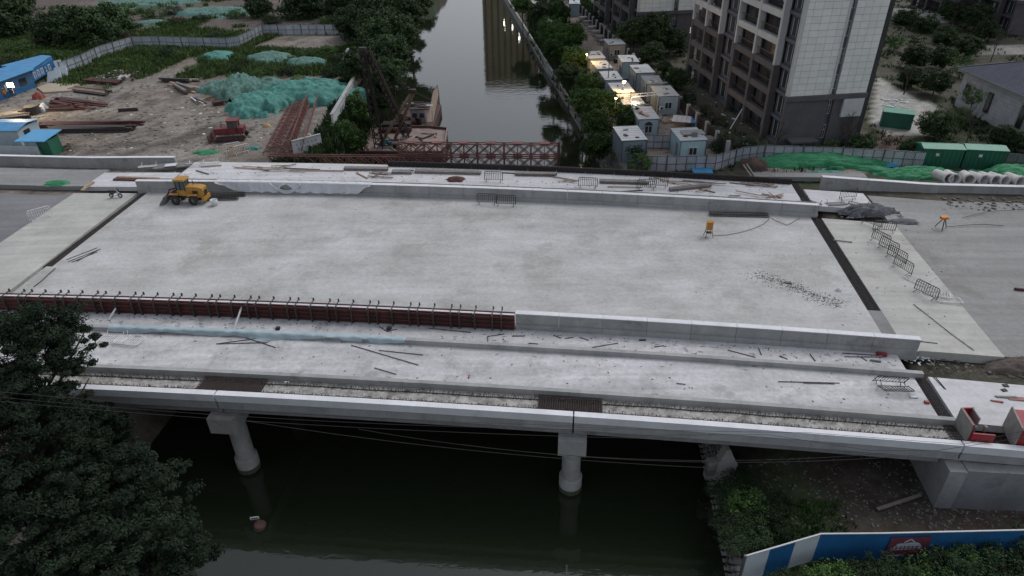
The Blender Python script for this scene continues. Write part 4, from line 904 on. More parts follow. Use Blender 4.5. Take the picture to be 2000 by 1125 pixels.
# board stacks, white sheet, pallets in yard
for k, (px, py, lb) in enumerate(((1342, 221, 'stack of loose brown boards by the tall cabin'), (1355, 226, 'low pile of tan plywood sheets beside the iron fence'))):
    p = at(px, py, -2); e = emp('board_pile', p, .3*k, lb, 'board pile')
    for i in range(6): MB().box((random.uniform(-.3, .3), random.uniform(-.2, .2), .06+i*.09), (2.0, 1.0, .06), random.uniform(-.4, .4)).build('board', m_wood, e)
a = at(1313, 235, -1.5); e = emp('roof_sheet', a, -.3, 'white and blue sheet roof lying beside the turquoise cabin', 'sheet')
for i in range(5): MB().box((.3+i*.62, 0, .3), (.58, 2.6, .05)).build('sheet_strip', m_cloth if i < 4 else m_bluetarp, e)
for i, (px, py, sz, m_, lb, ct_) in enumerate(((1296, 222, (.9, .5, .7), m_frameW, 'white outdoor air unit below the pink shuttered window', 'air unit'), (1287, 232, (.6, .6, .4), m_cloth, 'small white tub on the ground in the cabin yard', 'tub'), (1299, 237, (1.0, .5, .35), m_litter, 'white crate near the white and blue roof sheet', 'crate'), (1383, 283, (1.6, 1.1, .9), m_pallet, 'timber crate full of scrap beside the turquoise cabin', 'crate'), (1375, 272, (.8, .5, .6), m_black, 'black box right of the turquoise cabin', 'box'), (1378, 258, (.5, .9, 1.3), mat('pink_cloth', (.45, .2, .17), (.35, .15, .13), 2), 'pink cloth hung over the iron fence', 'cloth'), (1262, 212, (.9, .6, .5), m_rust, 'brown crate in the passage between the cabin rows', 'crate'), (1240, 190, (.8, .6, .8), m_wood, 'wooden crate in the passage behind the lit cabin', 'crate'), (1215, 135, (1.4, 1.4, .8), m_rust, 'heap like brown cart between the farthest cabins', 'cart'), (1228, 147, (.8, .7, .9), m_green, 'green wrapped bundle beside the second fence side cabin', 'bundle'), (1208, 122, (.8, 1.6, .6), m_black, 'dark three wheeled cart below the tan cabin', 'cart'))):
    p = at(px, py, -2.0); e = emp(ct_.replace(' ', '_'), (p.x, p.y, -2.0), random.random()*2, lb, ct_); MB().box((0, 0, sz[2]/2), sz).build('body', m_, e); MB().box((.05, .03, sz[2]+.04), (sz[0]*.8, sz[1]*.7, .08), .3).build('top', m_greyw, e)
# service poles
def pole(px, py, topy, label, arm=False):
    p = at(px, py, -2); e = emp('service_pole', p, 0, label, 'pole')
    h = 2
    for k in range(60):
        hh = k*.2; q = p+Vector((0, 0, hh)); v_ = q-Vector((0, 0, CZ)); yy = 562.5-FPX*v_.dot(CU)/v_.dot(CF)
        h = hh
        if yy < topy: break
    MB().tube([(0, 0, 0), (0, 0, h)], .07, 6).build('shaft', m_hub, e)
    if arm:
        mb = MB(); mb.bar((0, 0, h-.3), (3.6, .3, h-.2), .12, .1); mb.bar((0, 0, h-.7), (3.8, .3, h-.5), .12, .1); mb.build('arm', m_gal, e)
        for k in range(4): MB().box((.9*k+.4, .1, h-.45), (.06, .06, .5)).build('strut', m_gal, e)
    else: MB().bar((-.3, 0, h-1), (.6, 0, h-.8), .05).build('arm', m_hub, e)
    return e
pole(1186, 187, 122, 'thin steel pole standing between the river side cabins'); pole(1228, 240, 181, 'steel pole with twin horizontal arms reaching over the cabin yard', True)
# lamps
def lamp(loc, power, col_, label, size=.25, host=None):
    e = emp('work_lamp', loc, 0, label, 'lamp'); MB().box((0, .06, 0), (size*1.6, .1, size*1.1)).build('housing', m_frame, e)
    MB().box((0, -.02, 0), (size*1.4, .05, size*.9)).build('lens', emit('lamp_glow_%d' % power, col_, 16), e)
    mb = MB().bar((0, .1, 0), (0, .1, -1.2), .05); mb.build('bracket', m_frame, e)
    l = bpy.data.lights.new('lamp_light', 'POINT'); l.energy = power; l.color = col_; l.shadow_soft_size = .15
    o = link(bpy.data.objects.new('lamp_light', l)); o.location = (0, -.25, .1); o.parent = e
lamp(at(1219, 160, 2.0), 420, (1, .58, .22), 'small glowing lamp between the third and fourth river side cabins')
lamp(at(1203, 192, 2.0), 180, (1, .62, .28), 'small lamp at the river side corner of the fourth cabin', .15)
lamp(at(1146, 106, 2.0), 480, (1, .55, .16), 'yellow lamp at the corner of the farthest river side cabin', .12)
lamp(at(1240, 203, .6), 300, (1, .75, .45), 'small lamp in the passage behind the fifth cabin', .15)
lamp(at(20, 166, 3.0), 1300, (1, .80, .50), 'dazzling white floodlight on the blue roofed shed', .6)
for i, (px, py, lb) in enumerate(((985, 45, 'far street lamp up the river, seen only mirrored, the brightest'), (1001, 53, 'far street lamp up the river, seen only mirrored, the middle one'), (1014, 73, 'far street lamp up the river, seen only mirrored, nearest the wall'))):
    q_ = at(px, py, 2*WZL-4.0); lamp(Vector((q_.x, q_.y, 4.0)), 60, (1, .92, .8), lb, .22 if i == 0 else .12)
    MB().tube([(q_.x, q_.y+.15, -9), (q_.x, q_.y+.15, 3.8)], .08, 6).build('lamp_post', m_hub, label='post under '+lb.split(',')[0]+(' at the left', ' in the middle', ' at the right')[i], cat='post')


# green steel boxes
for px0, px1, py0, py1, lb in ((1793, 1872, 326, 330, 'green steel site box, left of the pair behind the concrete pipes'), (1876, 1955, 328, 333, 'green steel site box, right of the pair behind the concrete pipes')):
    a = at(px0, py0+1, -2.0); b = at(px1, py1, -2.0); d = b-a; L = d.length; e = emp('steel_box', a, math.atan2(d.y, d.x), lb, 'steel box', 'pair of green steel boxes')
    h = 2.25; MB().box((L/2, 1.0, h/2), (L, 2.0, h)).build('body', m_gbox, e)
    mb = MB(); n = 9
    for i in range(n): mb.box((L*(i+.5)/n, -.02, h/2), (.06, .05, h-.2))
    mb.build('ribs', m_gbox, e)
    mb = MB().hexa([(-.1, -.15, h), (L+.1, -.15, h), (L+.1, 2.1, h), (-.1, 2.1, h)], [(-.1, -.15, h+.08), (L+.1, -.15, h+.08), (L+.05, 1.0, h+.32), (-.05, 1.0, h+.32)]); mb.build('lid', m_gboxt, e)
    MB().box((L*.37, -.06, h*.72), (.35, .03, .32)).build('notice', m_cloth, e)
a = at(1718, 247, -2); e = emp('steel_box', a, R(-25), 'small green skip box beside the near tower', 'steel box'); MB().box((1.8, 1, .95), (3.6, 2, 1.9)).build('body', m_gbox, e); MB().box((1.8, 1, 1.95), (3.7, 2.1, .12)).build('lid', m_gboxt, e)
# concrete pipes
me = None
for i, (px, py, rz) in enumerate(((1836, 361, 8), (1853, 362, -6), (1884, 363, -14), (1903, 364, 12), (1924, 365, 14), (1943, 366, 12), (1975, 367, 5))):
    p = at(px, py, -1.75); e = emp('concrete_pipe', (p.x, p.y+.3, -1.0), R(rz), ['leftmost of the seven concrete pipes behind the wall', 'second concrete pipe from the left, touching the leftmost', 'third concrete pipe from the left, its dark mouth turned right', 'fourth concrete pipe from the left, leaning against the third', 'fifth concrete pipe from the left, mouth turned right', 'sixth concrete pipe from the left, second from the right end', 'rightmost concrete pipe, standing apart from the other six'][i], 'pipe', 'concrete pipes lying behind the wall')
    if me is None:
        Q = Matrix.Rotation(math.pi/2, 3, 'X'); mb = MB(); mb.lathe([(.40, -.9), (.50, -.9), (.52, -.6), (.52, .8), (.62, .85), (.62, 1.15), (.53, 1.15), (.46, 1.1), (.42, .8), (.40, -.9)], (0, 0, 0), 20, Q); me = mb.mesh('pipe_body', m_pipe); me.shade_smooth()
        md = MB().lathe([(.0, .2), (.41, .2)], (0, 0, 0), 16, Q).mesh('pipe_dark', m_dark)
    o = inst('pipe_body', me, e, (0, 0, .15)); o.rotation_euler = (R(-7), 0, 0)

# ------------------------------------------------------------ vehicles and site gear
def wheel(parent, x, y, r, wd, m=m_tyre):
    Q = Matrix.Rotation(math.pi/2, 3, 'X'); mb = MB()
    mb.lathe([(r*.45, -wd/2), (r*.8, -wd/2), (r, -wd*.35), (r, wd*.35), (r*.8, wd/2), (r*.45, wd/2)], (x, y, r), 20, Q)
    for i in range(14):
        a = i*math.pi/7; mb.box((x+math.sin(a)*r, y, r+math.cos(a)*r), (.09, wd*.8, .05), mat=Matrix.Rotation(a, 3, 'Y'))
    t_ = mb.build('tyre', m, parent)
    MB().lathe([(0, -wd*.30), (r*.2, -wd*.32), (r*.46, -wd*.22), (r*.46, wd*.22), (r*.2, wd*.32), (0, wd*.3)], (x, y, r), 14, Q).build('rim', m_hub, t_)
# wheel loader, nose (bucket) towards -x
pa = dk(338, 399); pb = dk(380, 401); hd = math.atan2((pb-pa).y, (pb-pa).x)
ld = emp('wheel_loader', pa+(pb-pa)*.62+Vector((0, .7, 0)), hd+R(4), 'dusty yellow wheel loader with a boxy cab and lowered bucket, parked by the far barrier', 'loader')
ld.scale = (.80, .84, .98)
for x in (-1.15, 1.15):
    for y in (-.82, .82): wheel(ld, x, y, .52, .42)
mb = MB(); mb.prism([(.25, -.0), (2.35, 0), (2.55, .35), (2.5, 1.0), (1.9, 1.12), (.35, 1.15)], -.52, .52); mb.v = [(x, z, y+.72) for x, y, z in mb.v]; mb.f = [f[::-1] for f in mb.f]; hood = mb.build('engine_cover', m_yel, ld)
MB().box((1.5, -.54, 1.28), (.7, .03, .36)).build('grille', m_black, hood); MB().box((2.56, 0, 1.2), (.03, .7, .5)).build('grille', m_black, hood)
MB().box((2.45, 0, .62), (.35, 1.5, .4)).build('counterweight', m_yel, ld); MB().tube([(1.0, .3, 1.8), (1.0, .3, 2.3)], .05, 6).build('exhaust', m_black, ld)
mb = MB().box((.1, 0, .75), (1.5, .7, .4)).box((-1.1, 0, .75), (1.2, .6, .5)); mb.build('chassis', m_post, ld)
for y in (-.82, .82): MB().prism([(-.62+1.2, -.24), (.62+1.2, -.24), (.62+1.2, .24), (-.62+1.2, .24)], 1.10, 1.16).build('mudguard', m_yel, ld).location = (0, y, 0); 
for y in (-.82, .82): MB().prism([(-.58-1.15, -.24), (.55-1.15, -.24), (.55-1.15, .24), (-.58-1.15, .24)], 1.12, 1.17).build('mudguard', m_yel, ld).location = (0, y, 0)
cabn = MB().box((-.25, 0, 1.2), (1.15, 1.15, .6)).build('cab', m_yel, ld)
for x in (-.8, -.25, .3):
    for y in (-.56, .56): MB().box((x, y, 1.98), (.07, .07, 1.05)).build('cab_post', m_black, cabn)
MB().box((-.25, 0, 1.98), (1.06, 1.08, .98)).build('glazing', m_glass, cabn)
MB().hexa([(-.98, -.72, 2.5), (.5, -.72, 2.5), (.5, .72, 2.5), (-.98, .72, 2.5)], [(-.9, -.66, 2.64), (.42, -.66, 2.64), (.42, .66, 2.64), (-.9, .66, 2.64)]).build('cab_roof', m_yel, ld)
for y in (-.34, .34):
    mb = MB().bar((-.85, y, 1.35), (-2.0, y, .95), .12, .2).bar((-2.0, y, .95), (-2.5, y, .4), .12, .2); mb.build('lift_arm', m_rust, ld)
    MB().tube([(-1.0, y, .8), (-1.9, y, .95)], .06, 6).build('hydraulic_ram', m_gal, ld)
mb = MB().bar((-1.3, 0, 1.5), (-2.1, 0, 1.3), .1, .15).bar((-2.1, 0, 1.3), (-2.55, 0, .75), .1, .12); mb.build('tilt_link', m_rust, ld)
mb = MB(); prof = [(-2.55, .85), (-2.62, .45), (-2.75, .12), (-3.3, .04), (-3.35, .0), (-2.7, .0), (-2.5, .4), (-2.48, .87)]
mb.v = [(x, -1.05, z) for x, z in prof]+[(x, 1.05, z) for x, z in prof]; mb.f = [tuple(range(8)), tuple(range(15, 7, -1))]+[(i, i+8, (i+1) % 8+8, (i+1) % 8) for i in range(8)]
for y in (-1.05, 1.02): mb.prism([], 0, 0) if False else mb.poly([(-2.5, y, .85), (-2.6, y, .1), (-3.3, y, .04)])
mb.build('bucket', m_hub, ld)
# crawler dozer, blade towards -x
p = gat(451, 276); dz = emp('bulldozer', p+Vector((0, .8, 0)), R(6), 'dark red crawler bulldozer with a closed cab standing in the left yard', 'bulldozer')
for y in (-.85, .85):
    mb = MB(); pr = [(-1.9, .35), (-1.65, .05), (1.5, .05), (1.95, .45), (1.7, .82), (-1.6, .72)]
    mb.v = [(x, y-.2, z) for x, z in pr]+[(x, y+.2, z) for x, z in pr]; mb.f = [tuple(range(6)), tuple(range(11, 5, -1))]+[(i, i+6, (i+1) % 6+6, (i+1) % 6) for i in range(6)]
    tr = mb.build('track', m_post, dz)
    for i in range(14): MB().box((-1.6+i*.25, y, .75+.007*i), (.12, .46, .07)).build('track_plate', m_greyw, tr)
    for i in range(5): MB().lathe([(0, -.03), (.19, -.03), (.19, .03), (0, .03)], (-1.4+i*.68, y*1.0-.22 if y < 0 else y+.22, .35), 10, Matrix.Rotation(math.pi/2, 3, 'X')).build('roller', m_red, tr)
mb = MB().box((-.95, 0, 1.15), (1.9, .95, .75)); mb.build('engine_cover', m_red, dz); MB().tube([(-1.1, .1, 1.5), (-1.1, .1, 2.05)], .05, 6).build('exhaust', m_post, dz)
MB().box((-1.92, 0, 1.1), (.08, .9, .8)).build('radiator', m_post, dz); MB().box((1.25, 0, 1.25), (.9, 1.3, .75)).build('fuel_tank', m_red, dz)
cb_ = MB().box((.45, 0, 1.2), (1.1, 1.3, .8)).build('cab', m_red, dz)
for x in (-.1, .45, 1.0):
    for y in (-.6, .6): MB().box((x, y, 2.0), (.1, .1, .9)).build('cab_post', m_red, cb_)
MB().box((.45, 0, 2.0), (.98, 1.12, .8)).build('glazing', m_glass, cb_); MB().box((.5, 0, 2.5), (1.5, 1.5, .12)).build('cab_roof', m_red, cb_)
mb = MB(); mb.hexa([(-2.55, -1.5, .05), (-2.4, -1.5, .05), (-2.4, 1.5, .05), (-2.55, 1.5, .05)], [(-2.6, -1.5, 1.05), (-2.45, -1.5, 1.05), (-2.45, 1.5, 1.05), (-2.6, 1.5, 1.05)]); mb.build('blade', m_hull, dz)
for y in (-1.15, 1.15): MB().bar((-2.4, y, .4), (.3, y, .4), .12, .16).build('push_arm', m_red, dz)
# small electric moped
p = dk(227, 386); bk = emp('moped', p, R(-2), 'small white and black electric moped standing on the left approach slab', 'moped')
for x in (-.45, .5): 
    Q = Matrix.Rotation(math.pi/2, 3, 'X'); o = MB().lathe([(.14, -.05), (.22, -.05), (.24, 0), (.22, .05), (.14, .05), (.14, -.05)], (x, 0, .24), 16, Q).build('wheel', m_tyre, bk); MB().lathe([(0, -.03), (.15, -.03), (.15, .03), (0, .03)], (x, 0, .24), 10, Q).build('rim', m_gal, o)
mb = MB().bar((-.45, 0, .26), (-.1, 0, .3), .1).bar((-.1, 0, .3), (.25, 0, .3), .22, .08).bar((.25, 0, .3), (.38, 0, .85), .16, .08).bar((.5, 0, .25), (.36, 0, .9), .05); mb.build('frame', m_cloth, bk)
MB().box((-.3, 0, .75), (.6, .24, .1)).build('seat', m_black, bk); MB().box((-.3, 0, .55), (.4, .18, .3)).build('battery_box', m_post, bk)
MB().bar((.36, -.3, .98), (.36, .3, .98), .04).build('handlebar', m_black, bk); MB().box((.45, 0, .82), (.12, .16, .18)).build('headlamp', m_black, bk)
for y in (-.28, .28): MB().tube([(.36, y, .98), (.33, y, 1.15)], .015, 4).build('mirror', m_gal, bk)
# bucket and trestle boxes
p = dk(420, 401); MB().lathe([(0, 0), (.26, 0), (.36, .62), (.34, .62), (.25, .05), (0, .05)], p, 18).build('bucket', m_cloth, label='white plastic bucket standing beside the loader', cat='bucket', smooth=True)
p = dk(1383, 462); e = emp('power_box', p, R(5), 'orange power distribution box on thin black legs out on the carriageway', 'power box')
for x in (-.25, .25):
    for y in (-.2, .2): MB().tube([(x*1.4, y*1.4, 0), (x*.8, y*.8, .75)], .025, 4).build('leg', m_black, e)
MB().box((0, 0, 1.1), (.5, .36, .75)).build('box', m_orange, e); MB().box((0, 0, 1.50), (.6, .46, .05)).build('lid', m_yel, e); MB().box((0, -.19, 1.1), (.4, .02, .6)).build('door', m_yel, e)
MB().box((0, 0, .42), (.5, .4, .03)).build('shelf', m_black, e)
p = dk(1838, 446); e = emp('tripod_stand', p, R(10), 'rusty orange tripod stand on the road right of the stone heap', 'stand')
for a_ in (0, 2.1, 4.2): MB().tube([(.55*math.cos(a_), .55*math.sin(a_), 0), (.1*math.cos(a_), .1*math.sin(a_), 1.0)], .045, 5).build('leg', m_rust, e)
MB().box((0, 0, 1.12), (.75, .4, .25)).build('head', m_orange, e); MB().box((.25, -.22, 1.15), (.2, .04, .15)).build('plate', m_cloth, e)

# crowd barriers: one of each kind, then copies
def barrier(m, name='crowd_barrier'):
    e = emp(name, (0, 0, 0)); 
    mb = MB(); mb.tube([(-.95, 0, .12), (-.95, 0, .95), (-.85, 0, 1.08), (.85, 0, 1.08), (.95, 0, .95), (.95, 0, .12)], .036, 5); mb.tube([(-.95, 0, .2), (.95, 0, .2)], .022, 4); mb.tube([(-.95, 0, .85), (.95, 0, .85)], .018, 4); mb.build('frame', m, e)
    rod = MB().tube([(0, 0, .2), (0, 0, 1.08)], .022, 4).mesh('bar', m)
    for i in range(9): inst('bar', rod, e, (-.76+i*.19, 0, 0))
    for x in (-.75, .75):
        mb = MB(); mb.tube([(x, -.32, 0), (x, -.05, .16), (x, .05, .16), (x, .32, 0)], .025, 4); mb.build('foot', m, e)
    return e
Bd = barrier(m_dkbar); Bw = barrier(m_gal); By = barrier(m_yel)
used = {}
def put(proto, pos, rz, label, lay=None, group='crowd barriers left around the site', sc=1):
    o = proto if proto.name not in used else copy_tree(proto); used[proto.name] = 1
    o.location = pos; o.rotation_euler = (0 if lay is None else lay, 0, rz); o.scale = (sc,)*3
    tag(o, label, 'crowd barrier', group)
for px, py, kd, rz, lay, lb in (
    (951, 398, 'd', -6, None, 'dark crowd barrier against the far barrier wall, left of the pair'),
    (988, 401, 'd', -6, None, 'dark crowd barrier against the far barrier wall, right of the pair'),
    (964, 354, 'd', -8, None, 'dark crowd barrier standing alone on the far lane near the rusty heap'),
    (1148, 366, 'd', -10, None, 'dark crowd barrier on the far lane, in the middle of the bridge'),
    (1262, 369, 'd', -2, None, 'dark crowd barrier on the far lane behind the long boards, right end'),
    (1285, 365, 'd', -14, None, 'dark crowd barrier on the far lane overlapping its neighbour on the right'),
    (803, 352, 'w', -4, 80, 'pale crowd barrier lying on the far lane beside the timber'),
    (1655, 388, 'd', 12, None, 'thin crowd barrier standing on the white slab at the far right'),
    (1680, 396, 'd', -35, 85, 'crowd barrier lying flat on the white slab at the far right'),
    (1628, 394, 'd', 5, 84, 'crowd barrier lying in the middle of the white slab at the far right'),
    (1590, 392, 'd', -50, 84, 'crowd barrier lying at the left of the white slab at the far right'),
    (1725, 452, 'd', -12, None, 'dark crowd barrier standing across the end of the chain by the stone heap'),
    (1700, 440, 'd', -50, None, 'dark crowd barrier leaning at the foot of the stone heap'),
    (1718, 475, 'd', -68, None, 'first crowd barrier of the slanting chain, nearest the stone heap'),
    (1733, 490, 'd', -66, None, 'second crowd barrier of the slanting chain'),
    (1749, 508, 'd', -68, None, 'third crowd barrier of the slanting chain'),
    (1761, 528, 'd', -72, None, 'fourth crowd barrier of the slanting chain on the right slab'),
    (1806, 577, 'd', -62, None, 'dark crowd barrier standing alone, nearest the camera on the right slab'),
    (1828, 566, 'w', -25, 86, 'pale crowd barrier lying flat behind the lone dark one on the right slab'),
    (1800, 545, 'w', -55, 86, 'pale crowd barrier lying flat at the end of the slanting chain'),
    (1846, 578, 'w', -8, 84, 'pale crowd barrier lying flat at the edge of the right slab'),
    (81, 427, 'w', 42, None, 'white crowd barrier standing on the edge of the left approach slab'),
    (232, 652, 'w', -4, 84, 'white crowd barrier lying on the near lane, left of the two'),
    (262, 657, 'w', -12, 84, 'white crowd barrier lying on the near lane, right of the two'),
    (1742, 752, 'd', -4, 70, 'bent dark crowd barrier tipped over beside the near joint'),
    (1733, 747, 'd', -8, 30, 'dark crowd barrier leaning on the bent one beside the near joint')):
    pr = Bd if kd == 'd' else Bw
    put(pr, dk(px, py, .06), BR+R(rz+6), lb, None if lay is None else R(lay))
for px, py, kd, rz, lay, lb in ((463, 302, 'y', 38, None, 'yellow crowd barrier leaning in the heap below the bulldozer'), (455, 296, 'w', 30, None, 'white crowd barrier in the heap below the bulldozer, the left one'), (473, 300, 'w', 40, None, 'white crowd barrier in the heap below the bulldozer, the right one'),
    (385, 318, 'w', 10, 70, 'white crowd barrier fallen beside the wall end, left of the two'), (412, 316, 'w', 8, 75, 'white crowd barrier fallen beside the wall end, right of the two'), (292, 322, 'w', 10, 80, 'white crowd barrier lying on the left far slab by the grey sheets')):
    put({'y': By, 'w': Bw}[kd], gat(px, py) if py < 312 else dk(px, py, .1), R(rz), lb, None if lay is None else R(lay))

# white sheet draped over the far barrier
mb = MB(); nu = 150; nh = 12; u0, u1 = -36.5, -20.3
def hem(f):                                               # how far down the sheet hangs
    b = .95
    if f < .14: b = .95*f/.14
    if .40 < f < .52: b = .10+.85*abs((f-.46)/.06)**1.6
    if f > .90: b = .95*(1-f)/.10+.05
    return max(.06, min(1.0, b))+.05*math.sin(f*70)
for i in range(nu+1):
    f = i/nu; u = u0+(u1-u0)*f; hb_ = hem(f)
    ph = math.sin(f*90)+.6*math.sin(f*171+1)+.5*math.sin(f*37)
    for j in range(nh+1):
        g_ = j/nh
        if j < 3: v = 61.78-.26*j; h = 1.27+.01*ph
        else:
            k_ = (j-3)/(nh-3); v = 61.24-.03-.05*k_-(.045*ph)*min(1, k_*2)-.10*max(0, k_-.6)*2; h = 1.25-hb_*k_*1.05
        mb.v.append(tuple(W(u, v, h)))
for i in range(nu):
    for j in range(nh): a_ = i*(nh+1)+j; mb.f.append((a_, a_+1, a_+nh+2, a_+nh+1))
mb.build('white_sheet', m_cloth, label='long white fabric sheet draped in folds over the far barrier', cat='cloth', smooth=True)
for k, (f0, f1) in enumerate(((.36, .56),)):             # gathered swag
    for i in range(4):
        mb = MB(); mb.tube([W(u0+(u1-u0)*(f0+(f1-f0)*t_/12), 61.08-.02*i, 1.2-(.75+.1*i)*math.sin(math.pi*t_/12)) for t_ in range(13)], .05, 5); mb.build('fold', m_cloth, label='thick hanging fold of the white sheet, number %s from the top' % ['one', 'two', 'three', 'four'][i], cat='cloth fold', group='hanging folds of the white sheet', smooth=True)
# pale blue plastic on the lane kerb
mb = MB(); nu = 140; u0, u1 = -33.4, -11.4
for i in range(nu+1):
    f = i/nu; u = u0+(u1-u0)*f
    b_ = .22+.10*math.sin(f*23)+(.5*math.exp(-((f-.52)/.05)**2)); 
    if .74 < f < .79 or .86 < f < .885: b_ = .03
    for j in range(7):
        if j < 3: v = 37.66-.18*j; h = .405+.012*math.sin(f*130)
        else: k_ = (j-2)/4; v = 37.27-.06*k_-.03*math.sin(f*111)-(b_-.3 if b_ > .3 else 0)*k_*.9; h = max(.03, .40-b_*k_*1.3)
        mb.v.append(tuple(W(u, v, h)))
for i in range(nu):
    for j in range(6): a_ = i*7+j; mb.f.append((a_, a_+1, a_+8, a_+7))
mb.build('plastic_sheet', m_plas, label='pale blue plastic film wrapped over the lane kerb', cat='plastic sheet', smooth=True)

# spiral tendon ducts by the barrier
def duct(x0, y0, x1, y1, h, lb):
    a = dk(x0, y0, h); b = dk(x1, y1, h); e = emp('rebar_cage', a, 0, lb, 'rebar cage', 'dark joint cages stored along the far barrier'); d = b-a; L = d.length; dn = d.normalized(); s = Vector((-dn.y, dn.x, 0)); n = int(L/.14)
    for ss, zz in ((-.16, 0), (.16, 0), (-.16, .25), (.16, .25)): MB().bar(s*ss+Vector((0, 0, zz)), d+s*ss+Vector((0, 0, zz)), .05).build('rail', m_black, e)
    mb = MB()
    for i in range(n): q = dn*(i*.14+.05); mb.tube([q+s*-.2, q+s*-.18+Vector((0, 0, .33)), q+s*.18+Vector((0, 0, .33)), q+s*.2], .022, 4, False)
    mb.build('hoops', m_black, e, kind='stuff')
duct(408, 384, 480, 382, .05, 'dark steel cage by the far barrier behind the loader, upper one'); duct(402, 390, 466, 389, .04, 'dark steel cage lying just in front of the other behind the loader')
duct(1384, 420, 1500, 423, .04, 'long thin dark steel cage at the foot of the far barrier, right side')

# timber and rods
def member(name, a, b, wd, ht, m, lb, cat, grp=None): 
    o = MB().bar(a, b, wd, ht).build(name, m); return tag(o, lb, cat, grp)
rod_me = {}
def rod(x0, y0, x1, y1, lb, r=.028, m=m_rods, h=.04, grp='loose rods on the near lanes', bend=0):
    a = dk(x0, y0, h); b = dk(x1, y1, h); pts_ = [a, (a+b)/2+Vector((0, bend, .02)), b] if bend else [a, b]
    tag(MB().tube(pts_, r, 5).build('steel_rod', m), lb, 'rod', grp)
Z5 = lambda x, y: (380+x/2.778, 540+y/2.778)
rl = [((120, 365), (440, 322), 'long dark rod in the crossed group below the pale prop, the flattest'), ((250, 322), (440, 385), 'dark rod crossing the long flat one below the pale prop'), ((118, 365), (395, 358), 'dark rod lowest in the crossed group below the pale prop'),
      ((850, 372), (1215, 480), 'long rod slanting down from the end of the blue plastic'), ((975, 495), (1095, 530), 'short slanting rod above the near kerb, left of centre'), ((1000, 270), (1045, 297), 'bent short rod beside the formwork, left of the orange mark'), ((1045, 297), (1100, 285), 'short rod touching a bent one beside the formwork'),
      ((1270, 280), (1500, 303), 'thin rod along the foot of the formwork near its right end'), ((1590, 325), (1680, 312), 'short bright angled rod just left of the barrier end'), ((1590, 325), (1592, 355), 'short rod end pointing at the camera left of the barrier end'), ((1730, 322), (1790, 322), 'small flat rod under the first barrier panel'), ((1080, 628), (1250, 610), 'rod lying in the rough footway, centre left'), ((1000, 400), (1240, 425), 'thin pale rod in the lane below the blue plastic end')]
for a_, b_, lb in rl: rod(*Z5(*a_), *Z5(*b_), lb)
Z6 = lambda x, y: (1000+x/3.333, 580+y/3.333)
rl = [((520, 328), (690, 300), 'slanting rod on the strip lane below the second barrier panel'), ((1405, 345), (1585, 392), 'thick slanting rod on the strip lane, right of centre'), ((1605, 333), (1625, 378), 'short rod pointing at the camera on the strip lane'), ((1740, 382), (1795, 405), 'hooked rod resting by the lane kerb'), ((1940, 372), (1975, 415), 'short steep rod at the right of the strip lane'), ((925, 325), (990, 316), 'tiny flat rod on the strip lane in the centre'), ((1900, 558), (1998, 562), 'flat rod on the near lane at the right'), ((1070, 562), (1130, 568), 'small flat rod on the near lane in the centre'), ((0, 255), (85, 253), 'flat rod under the left end of the barrier'), ((270, 248), (320, 268), 'short rod by the foot of the first barrier panel'), ((345, 270), (400, 262), 'small rod among scattered scraps below the barrier'), ((440, 262), (500, 282), 'small slanting rod among scattered scraps below the barrier'), ((110, 300), (170, 305), 'curled rod by the lane kerb left of the scraps')]
for a_, b_, lb in rl: rod(*Z6(*a_), *Z6(*b_), lb)
Z7 = lambda x, y: (1500+x/3.308, 540+y/3.308)
rl = [((230, 687), (430, 693), 'long flat rod on the near lane near the right joint'), ((480, 495), (720, 510), 'thin rod crossing the end of the strip lane, upper'), ((495, 518), (760, 520), 'thin rod crossing the end of the strip lane, lower'), ((272, 500), (305, 545), 'steep rod resting on the lane kerb, left of the hooked rods'), ((75, 515), (120, 530), 'hooked rod resting near the lane kerb'), ((600, 520), (640, 545), 'short bent rod near the end of the strip lane'), ((950, 415), (1095, 432), 'rod lying near the front edge of the right slab'), ((1050, 630), (1140, 725), 'rod bridging the soil and the white near slab, left'), ((1065, 628), (1150, 730), 'rod bridging the soil and the white near slab, right')]
for a_, b_, lb in rl: rod(*Z7(*a_), *Z7(*b_), lb)
rod(1540-20, 745, 1640, 748, 'thin straight rod at the right of the near lane')
for i, (a_, b_) in enumerate((((130, 507), (190, 484)), ((133, 511), (192, 488)), ((140, 512), (190, 492)), ((150, 510), (196, 486)))): rod(*a_, *b_, ['top', 'second', 'third', 'lowest'][i]+' rod of the loose bundle by the left joint', grp='rod bundle by the left joint')
rod(1628, 469, 1664, 473, 'short grey board like bar on the right slab beside the joint', .07, m_greyw); rod(1740, 590, 1741, 590.5, 'tiny scrap bar on the right slab') if False else None
